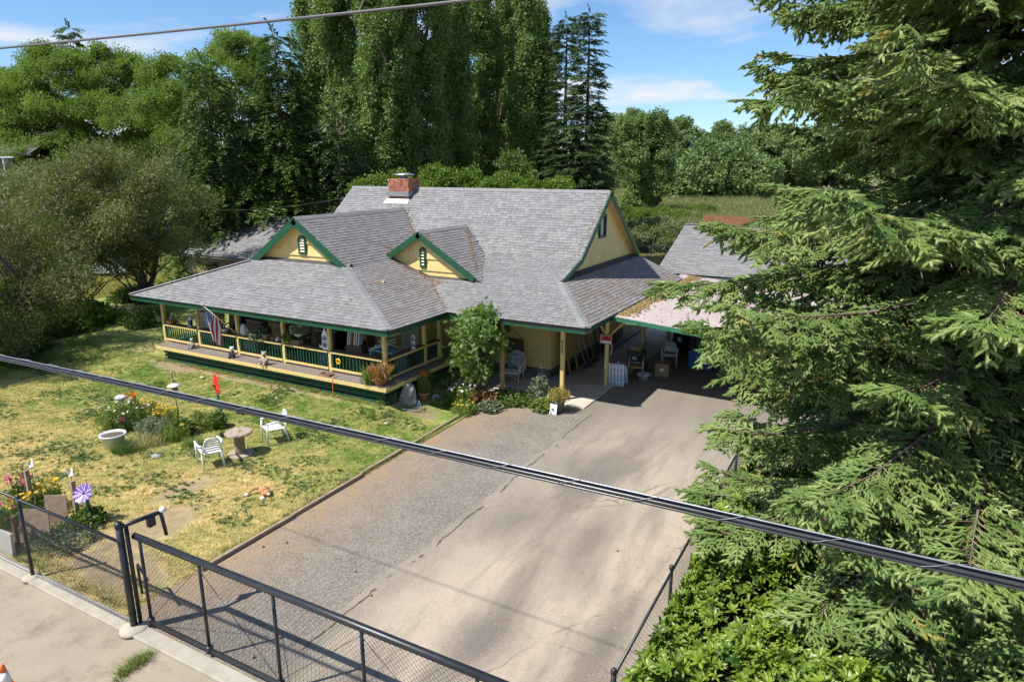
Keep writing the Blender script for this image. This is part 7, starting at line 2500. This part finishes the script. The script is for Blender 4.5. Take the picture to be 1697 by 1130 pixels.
for k, (px, py) in enumerate(((534, 574), (541, 578))):
    o_ = thing('dove_figure', ['white dove figure on the rail left of the star sign post', 'smaller white dove figure touching the star sign post'][k], 'figurine', (rx(px, py), PY - .02, RT), .6 * k)
    MB().tube([(-.09, 0, .06), (-.03, 0, .055), (.03, 0, .07), (.06, 0, .11), (.09, 0, .105)], [.008, .04, .042, .026, .006], 9).build('body', M_wht, o_, True)
    MB().slab([(-.04, .02, .08), (.02, .03, .08), (-.03, .06, .17)], (0, .01, 0)).build('wing', M_wht, o_)
    MB().slab([(-.04, -.02, .08), (.02, -.03, .08), (-.03, -.06, .17)], (0, -.01, 0)).build('wing', M_wht, o_)
# star sign on the fifth post
sg = thing('star_sign', 'white house shaped board with two black star rings on a porch post', 'sign', (-15.52, PY - .08, 1.95))
MB().slab([(-.12, 0, -.28), (.12, 0, -.28), (.12, 0, .2), (.05, 0, .32), (0, 0, .48), (-.05, 0, .32), (-.12, 0, .2)], (0, .025, 0)).build('board', M_wht, sg)
for zz in (.1, -.12):
    mb = MB()
    rg_ = MB().tube([(.075 * math.cos(u), -.006, zz + .075 * math.sin(u)) for u in np.linspace(0, 6.283, 25)], .012, 5).build('ring', M_black, sg)
    pts = []
    for k in range(10):
        r_ = .062 if k % 2 == 0 else .027
        a = math.pi / 2 + k * math.pi / 5
        pts.append((r_ * math.cos(a), -.004, zz + r_ * math.sin(a)))
    MB().slab(pts, (0, -.005, 0)).build('star', M_black, rg_)
# yellow disc ornament on the balusters
q = atY(560, 599, PY - .06)
o_ = thing('disc_ornament', 'round yellow ornament hanging on the porch balusters', 'ornament', (q.x, PY - .04, q.z))
MB().tube([(.085 * math.cos(u), 0, .085 * math.sin(u)) for u in np.linspace(0, 6.283, 21)], .02, 6).build('ring', M_yell, o_, True)
MB().tube([(-.05, 0, .03), (.03, 0, .05), (0, 0, 0), (.04, 0, -.03), (-.03, 0, -.05)], .012, 5).build('letter_curve', M_yell, o_, True)
# figurines on the deck edge
def figurine(lb, px, py, m1, m2, s, rz=0.0):
    q = G(px, py, DK)
    t_ = thing('figurine', lb, 'figurine', (q.x, max(q.y, 15.42), DK), rz)
    MB().tube([(0, 0, 0), (0, 0, .12 * s), (0, -.01, .24 * s), (0, -.01, .3 * s)], [.09 * s, .115 * s, .08 * s, .05 * s], 12).build('body', m1, t_, True)
    MB().ball((0, -.02, .37 * s), .08 * s, 12, 8).build('head', m2, t_, True)
    for x in (-1, 1):
        MB().tube([(x * .08 * s, -.02, .24 * s), (x * .13 * s, -.08 * s, .17 * s), (x * .07 * s, -.13 * s, .14 * s)], .03 * s, 7).build('arm', m1, t_, True)
        MB().tube([(x * .05 * s, -.05 * s, .05 * s), (x * .08 * s, -.17 * s, .045 * s), (x * .085 * s, -.2 * s, .07 * s)], .038 * s, 7).build('leg', m1, t_, True)
        MB().ball((x * .06 * s, -.01, .44 * s), .03 * s, 8, 6).build('ear', m2, t_, True)
    return t_
figurine('grey seated garden figure at the deck edge by the second post', 320, 577, mat('fig_grey', (.30, .28, .25), .85, .2, 20), mat('fig_grey2', (.36, .34, .31), .85, .2, 20), .85)
figurine('black and white seated figure at the deck edge below the third post', 386, 592, M_iron, M_wht, .85, .4)
figurine('tan seated bear figure at the deck edge', 439, 604, mat('fig_tan', (.42, .34, .26), .85, .15, 20), mat('fig_tan2', (.46, .37, .28), .85, .15, 20), 1.0, .2)
q = G(546, 620, DK)
o_ = thing('wooden_tray', 'shallow brown wooden tray lying on the deck edge', 'tray', (q.x, 15.5, DK), -.1)
MB().box((0, 0, .01), (.42, .2, .02)).build('bottom', M_brownw, o_)
for u, v, a, b in ((0, .1, .44, .02), (0, -.1, .44, .02), (.21, 0, .02, .2), (-.21, 0, .02, .2)):
    MB().box((u, v, .03), (a, b, .06)).build('side', M_brick2, o_)
q = G(565, 622, DK)
o_ = MB((q.x, 15.32, .9)).tube([(q.x, 15.5, DK + .02), (q.x, 15.36, DK + .02), (q.x, 15.305, DK - .05), (q.x - .01, 15.305, .5), (q.x - .02, 15.31, .33)], .012, 5).build('strap', M_orange, None, True)
o_.location = (q.x, 15.32, .9); tag(o_, 'orange strap hanging over the deck edge', 'strap')

# hanging things under the eave
def hang(name, lb, cat, px, py, y):
    q = atY(px, py, y)
    return thing(name, lb, cat, q), q
hb, q = hang('hanging_basket', 'macrame hanging basket of flowers in the fourth bay', 'hanging basket', 495, 558, PY - .12)
MB().lathe([(.04, 0), (.13, .06), (.17, .13), (.15, .13), (.1, .06)], 16).build('basket', mat('macrame', (.55, .45, .38), .9, .15, 30), hb, True)
for a in (0, 1.57, 3.14, 4.71):
    MB().tube([(.16 * math.cos(a), .16 * math.sin(a), .13), (.05 * math.cos(a), .05 * math.sin(a), .42), (0, 0, .62)], .008, 5).build('cord', _MATS['macrame'], hb)
MB().tube([(0, 0, .6), (0, 0, 2.72 - q.z)], .006, 4).build('hook_wire', M_iron, hb)
plant('trailing_plant', 'white flowering plant in the macrame hanging basket', q + Vector((0, 0, .1)), .26, .28, M_gray, 36, flower=DAISY, fn=14, seed=65, stems=0)
for i, (px, py, m_, lb) in enumerate(((601, 545, M_brick2, 'rusty wind chime hanging in the last front bay'), (685, 565, M_wht, 'thin pale wind chime hanging at the side of the porch'))):
    y_ = PY - .1 if i == 0 else None
    q = atY(px, py, PY - .1) if i == 0 else atX(px, py, -13.0)
    wcm = thing('wind_chime', lb, 'wind chime', q)
    MB().tube([(0, 0, -.05), (0, 0, 2.7 - q.z)], .004, 4).build('cord', M_iron, wcm)
    for k in range(3):
        z = .18 - k * .2
        MB().lathe([(.07, z - .015), (.08, z), (.03, z + .03), (0, z + .03)], 10).build('bell_disc', m_, wcm, True)
        for a in (0, 2.1, 4.2):
            MB().tube([(.055 * math.cos(a), .055 * math.sin(a), z), (.055 * math.cos(a), .055 * math.sin(a), z - .13)], .008, 5).build('chime_tube', m_, wcm)
dh, q = hang('dried_flowers', 'bunch of dried flowers hanging beside the fourth post', 'dried flowers', 452, 530, PY + .2)
ob = scatter('bunch', T_small, np.random.default_rng(5).normal(size=(26, 3)) * [.07, .05, .14], rand_rot(26), np.full(26, .9), [M_strawl], dh); ob['kind'] = 'stuff'
MB().tube([(0, 0, .1), (0, 0, 2.7 - q.z)], .005, 4).build('cord', M_iron, dh)
q = atY(321, 528, PY - .08)
o_ = thing('rope_coil', 'pale rope coil hanging on the second porch post', 'rope', (PX[1] + .03, PY - .08, q.z))
for k in range(3):
    MB().tube([((.05 + .01 * k) * math.cos(u), -.008 * k, (.17 + .012 * k) * math.sin(u)) for u in np.linspace(0, 6.283, 21)], .01, 5).build('loop', mat('rope', (.52, .40, .25), .9, .15), o_, True)

# furniture and boxes under the porch roof
pf_ = [((-22.6, 17.0), 'storage_box', 'pale grey cabinet box on the porch, left bay', 'box', (.7, .5, 1.05), mat('pale_box', (.40, .43, .46), .6, .1)),
       ((-20.2, 17.3), 'storage_box', 'brown box on the porch behind the flag', 'box', (.8, .5, .9), M_brownw),
       ((-18.9, 17.2), 'storage_box', 'woven hamper on the porch in the third bay', 'box', (.55, .5, .95), mat('hamper', (.25, .19, .13), .85, .2, 30)),
       ((-16.6, 17.2), 'storage_box', 'dark barbecue shaped box with grey lid in the fourth bay', 'box', (.75, .5, .95), M_blackp),
       ((-19.7, 16.6), 'storage_box', 'grey plastic tote low behind the balusters', 'box', (.6, .4, .4), mat('tote_grey', (.3, .32, .34), .5, .1)),
       ((-16.1, 16.5), 'storage_box', 'blue cooler behind the balusters of the fourth bay', 'box', (.5, .35, .4), M_blue)]
for (x, y), nm, lb, ct, s_, m_ in pf_:
    crate(nm, lb, ct, (x, y, DK), s_, m_, random.uniform(-.15, .15), lid=mat('lid_grey', (.33, .34, .35), .55, .1))
bs = thing('book_rack', 'leaning rack of pale slats beside the star sign post', 'rack', (-15.0, 16.7, DK), .2)
for k in range(6):
    MB().box((-.2 + k * .08, 0, 1.0), (.035, .25, .5), ry=.12).build('slat', [M_wht, M_cream, M_brick2, M_wht, M_cream, M_lwht][k], bs)
MB().box((0, 0, .37), (.6, .34, .74)).build('stand', M_brownw, bs)
bn_ = thing('porch_bench', 'pale blue bench with white frames piled on it in the last bay', 'bench', (-13.9, 17.0, DK))
MB().box((0, 0, .62), (1.3, .45, .05)).build('seat', M_lblue, bn_)
for x in (-.58, .58):
    MB().box((x, 0, .3), (.06, .4, .6)).build('leg', M_lblue, bn_)
wf = thing('chair_frame', 'tangle of a white folding chair lying on the blue bench', 'chair', (-14.0, 17.0, DK + .65), .4)
for a, b in (((-.5, 0, .02), (.35, .1, .35)), ((-.45, -.15, .02), (.4, -.1, .3)), ((-.2, -.1, .3), (.5, .05, .05)), ((.1, -.15, .02), (.1, .15, .36)), ((-.3, -.15, .15), (-.3, .15, .15))):
    MB().tube([a, b], .014, 6).build('tube', M_wht, wf, True)
for x, lb in ((-21.6, 'dark wicker chair on the porch behind the second bay'), (-18.0, 'dark wicker chair on the porch behind the dried flowers')):
    c = thing('porch_chair', lb, 'chair', (x, 17.2, DK), .2)
    MB().box((0, 0, .4), (.55, .5, .08)).build('seat', M_brownw, c, bevel=.01)
    MB().box((0, .24, .75), (.55, .05, .65), rx=-.12).build('backrest', M_brownw, c, bevel=.01)
    for a in (-.24, .24):
        for b in (-.2, .2):
            MB().box((a, b, .18), (.05, .05, .36)).build('leg', M_brownw, c)
        MB().box((a * 1.1, 0, .62), (.05, .5, .04)).build('arm', M_brownw, c)
lat = thing('lattice_screen', 'dark woven lattice screen at the far end of the porch', 'screen', (-23.6, 17.9, DK))
for k in range(9):
    MB().box((0.1 * k - .1, 0, .85), (.05, .02, 1.7)).build('slat', M_brownw, lat)
for k in range(14):
    MB().box((.3, .02, .08 + k * .12), (.95, .02, .06)).build('cross_slat', M_brick2, lat)

# ================================================================ beyond: neighbour house, parked car, service wire
nb = thing('neighbour_house', 'dark brown house with white window frames at the left edge', 'house', ground_at(-10, 60, 270))
qn = Vector((*ground_at(-12, 60, 270), 0))
h1 = height_at(244, 60)
MB(nb.location).box((qn.x - 3, qn.y + 3, h1 / 2 - .4), (12, 8, h1 - .8), rz=.5).build('wall', mat('dark_brown_wall', (.10, .07, .055), .85, .2), nb)
MB(nb.location).slab([(qn.x - 10, qn.y - 4, h1 - .7), (qn.x + 4.5, qn.y + .8, h1 - .7), (qn.x + 1, qn.y + 5.5, h1 + 1.3), (qn.x - 12, qn.y + 3, h1 + 1.3)], (0, 0, .2)).build('roof', mat('dark_roof', (.09, .08, .08), .9, .2), nb)
for px in (8,):
    w0 = atD(px, 275, 57.5)
    w = MB(nb.location).box(w0, (1.5, .08, 1.3), rz=.5).build('window', M_glass, nb)
    MB(nb.location).box(w0 + Vector((.03, -.06, .68)), (1.7, .1, .1), rz=.5).box(w0 + Vector((.03, -.06, -.68)), (1.7, .1, .1), rz=.5).box(w0 + Vector((.03, -.06, 0)), (.08, .1, 1.3), rz=.5).build('frame', M_wht, w)

def parked_car(lb, loc, rz, m):
    c = thing('parked_car', lb, 'car', loc, rz)
    side = [(-2.2, .35), (-2.25, .75), (-2.1, .95), (-1.2, 1.02), (-.6, 1.45), (.9, 1.48), (1.6, 1.05), (2.15, .98), (2.25, .7), (2.2, .35)]
    MB().slab([(x, -.85, z) for x, z in side], (0, 1.7, 0)).build('body', m, c, bevel=.05)
    for s_ in (-1, 1):
        MB().slab([(-1.05, s_ * .86, 1.05), (-.55, s_ * .86, 1.38), (.15, s_ * .86, 1.40), (.15, s_ * .86, 1.05)], (0, s_ * .012, 0)).build('side_window', M_glass, c)
        MB().slab([(.25, s_ * .86, 1.05), (.25, s_ * .86, 1.40), (.85, s_ * .86, 1.41), (1.35, s_ * .86, 1.08)], (0, s_ * .012, 0)).build('side_window', M_glass, c)
        for x in (-1.4, 1.4):
            wl = MB().tube([(x, s_ * .72, .33), (x, s_ * .9, .33)], .33, 20).build('wheel', M_blackp, c, True)
            MB().tube([(x, s_ * .9, .33), (x, s_ * .915, .33)], .2, 16).build('rim', M_alu, wl, True)
        MB().box((-2.2, s_ * .6, .78), (.1, .35, .14)).build('headlight', M_wht, c)
        MB().box((2.2, s_ * .65, .82), (.1, .3, .16)).build('tail_light', M_red, c)
    MB().slab([(-1.13, -.7, 1.06), (-.64, -.62, 1.42), (-.64, .62, 1.42), (-1.13, .7, 1.06)], (-.02, 0, .015)).build('windscreen', M_glass, c)
    return c
M_carw = mat('white_car_paint', (.72, .73, .74), .25, .03, 2)
M_carg = mat('silver_car_paint', (.35, .38, .42), .25, .05, 2, metal=.5)
parked_car('white car parked beyond the scraggly trees', (*ground_at(152, 47, 370), 0), .6, M_carw)
parked_car('silver car parked behind the white car under the trees', (*ground_at(132, 53, 360), 0), .6, M_carg)
sw = thing('service_wire', 'thin dark wire running from the left trees to the house roof', 'cable', atD(585, 326, 34))
a, b = atD(585, 326, 34), atD(300, 345, 44)
MB(sw.location).tube([a + (b - a) * (k / 12) + Vector((0, 0, -.35 * math.sin(math.pi * k / 12))) for k in range(13)], .012, 5).build('wire', M_iron, sw, True)
# dark pine cones and scraps on the drive
for i, (px, py) in enumerate(((1023, 914), (436, 907), (475, 900), (588, 948), (614, 988), (420, 1090))):
    q = G(px, py)
    o_ = MB().ball((0, 0, .02), (.03, .022, .022), 8, 6).build('pine_cone', M_cone, None, True)
    o_.location = (q.x, q.y, .012); o_.rotation_euler = (0, 0, i)
    tag(o_, ['brown pine cone alone on the asphalt near the hedge', 'dark cone on the gravel by the lawn edging', 'dark cone on the gravel right of the first', 'brown cone in the middle of the gravel', 'brown cone on the gravel near the asphalt crack', 'dark cone on the gravel behind the gate'][i], 'cone', 'cones fallen on the drive')
# dark shelf units along the porch wall, added to darken the porch interior
for i, (x, lb) in enumerate(((-21.2, 'dark open shelf unit added to darken the porch wall, left bays'), (-19.3, 'dark open shelf unit added to darken the porch wall by the hamper'), (-16.0, 'dark open shelf unit added to darken the porch wall, right bays'))):
    s_ = thing('darkening_shelf', lb, 'shelf', (x, 17.88, DK))
    for k in range(4):
        MB().box((0, 0, .1 + k * .5), (1.3, .36, .03)).build('shelf_board', M_brownw, s_)
    for u in (-.65, .65):
        MB().box((u, 0, .85), (.04, .38, 1.7)).build('side_panel', M_brownw, s_)
    MB().box((0, .17, .85), (1.28, .02, 1.68)).build('back_panel', M_dark, s_)
    for k in range(5):
        zz = .115 + .5 * (k % 3)
        pot('stored_pot', ['clay pot', 'dark pot', 'grey pot', 'small green pot', 'white pot'][k] + ' on ' + ['the lower board', 'the middle board', 'the upper board', 'the lower board', 'the middle board'][k] + ' of the shelf ' + ['in the left bays', 'by the hamper', 'in the right bays'][i], (x - .45 + .22 * k, 17.85, DK + zz), .09, .17, [M_terra, M_blackp, mat('grey_white_glaze', (.4, .4, .4)), M_gmet, M_wht][k])
cr = thing('curtain', 'dark drapery added to darken the wall behind the right front bays', 'curtain', (-15.9, 18.0, 1.0))  # extra dark cloth, put in to make the porch interior darker
pts = [(-.9 + k * .09, .03 * (k % 2), 0) for k in range(12)]
mb = MB()
for k in range(11):
    a, b = pts[k], pts[k + 1]
    mb.add([(a[0], a[1], .9), (b[0], b[1], .9), (b[0], b[1], 1.85), (a[0], a[1], 1.85)], [(0, 1, 2, 3)])
mb.build('cloth', mat('darkening_drape', (.06, .05, .06), .9, .3), cr)
MB().tube([(-1.0, 0, 1.87), (.2, 0, 1.87)], .012, 6).build('rod', M_iron, cr)
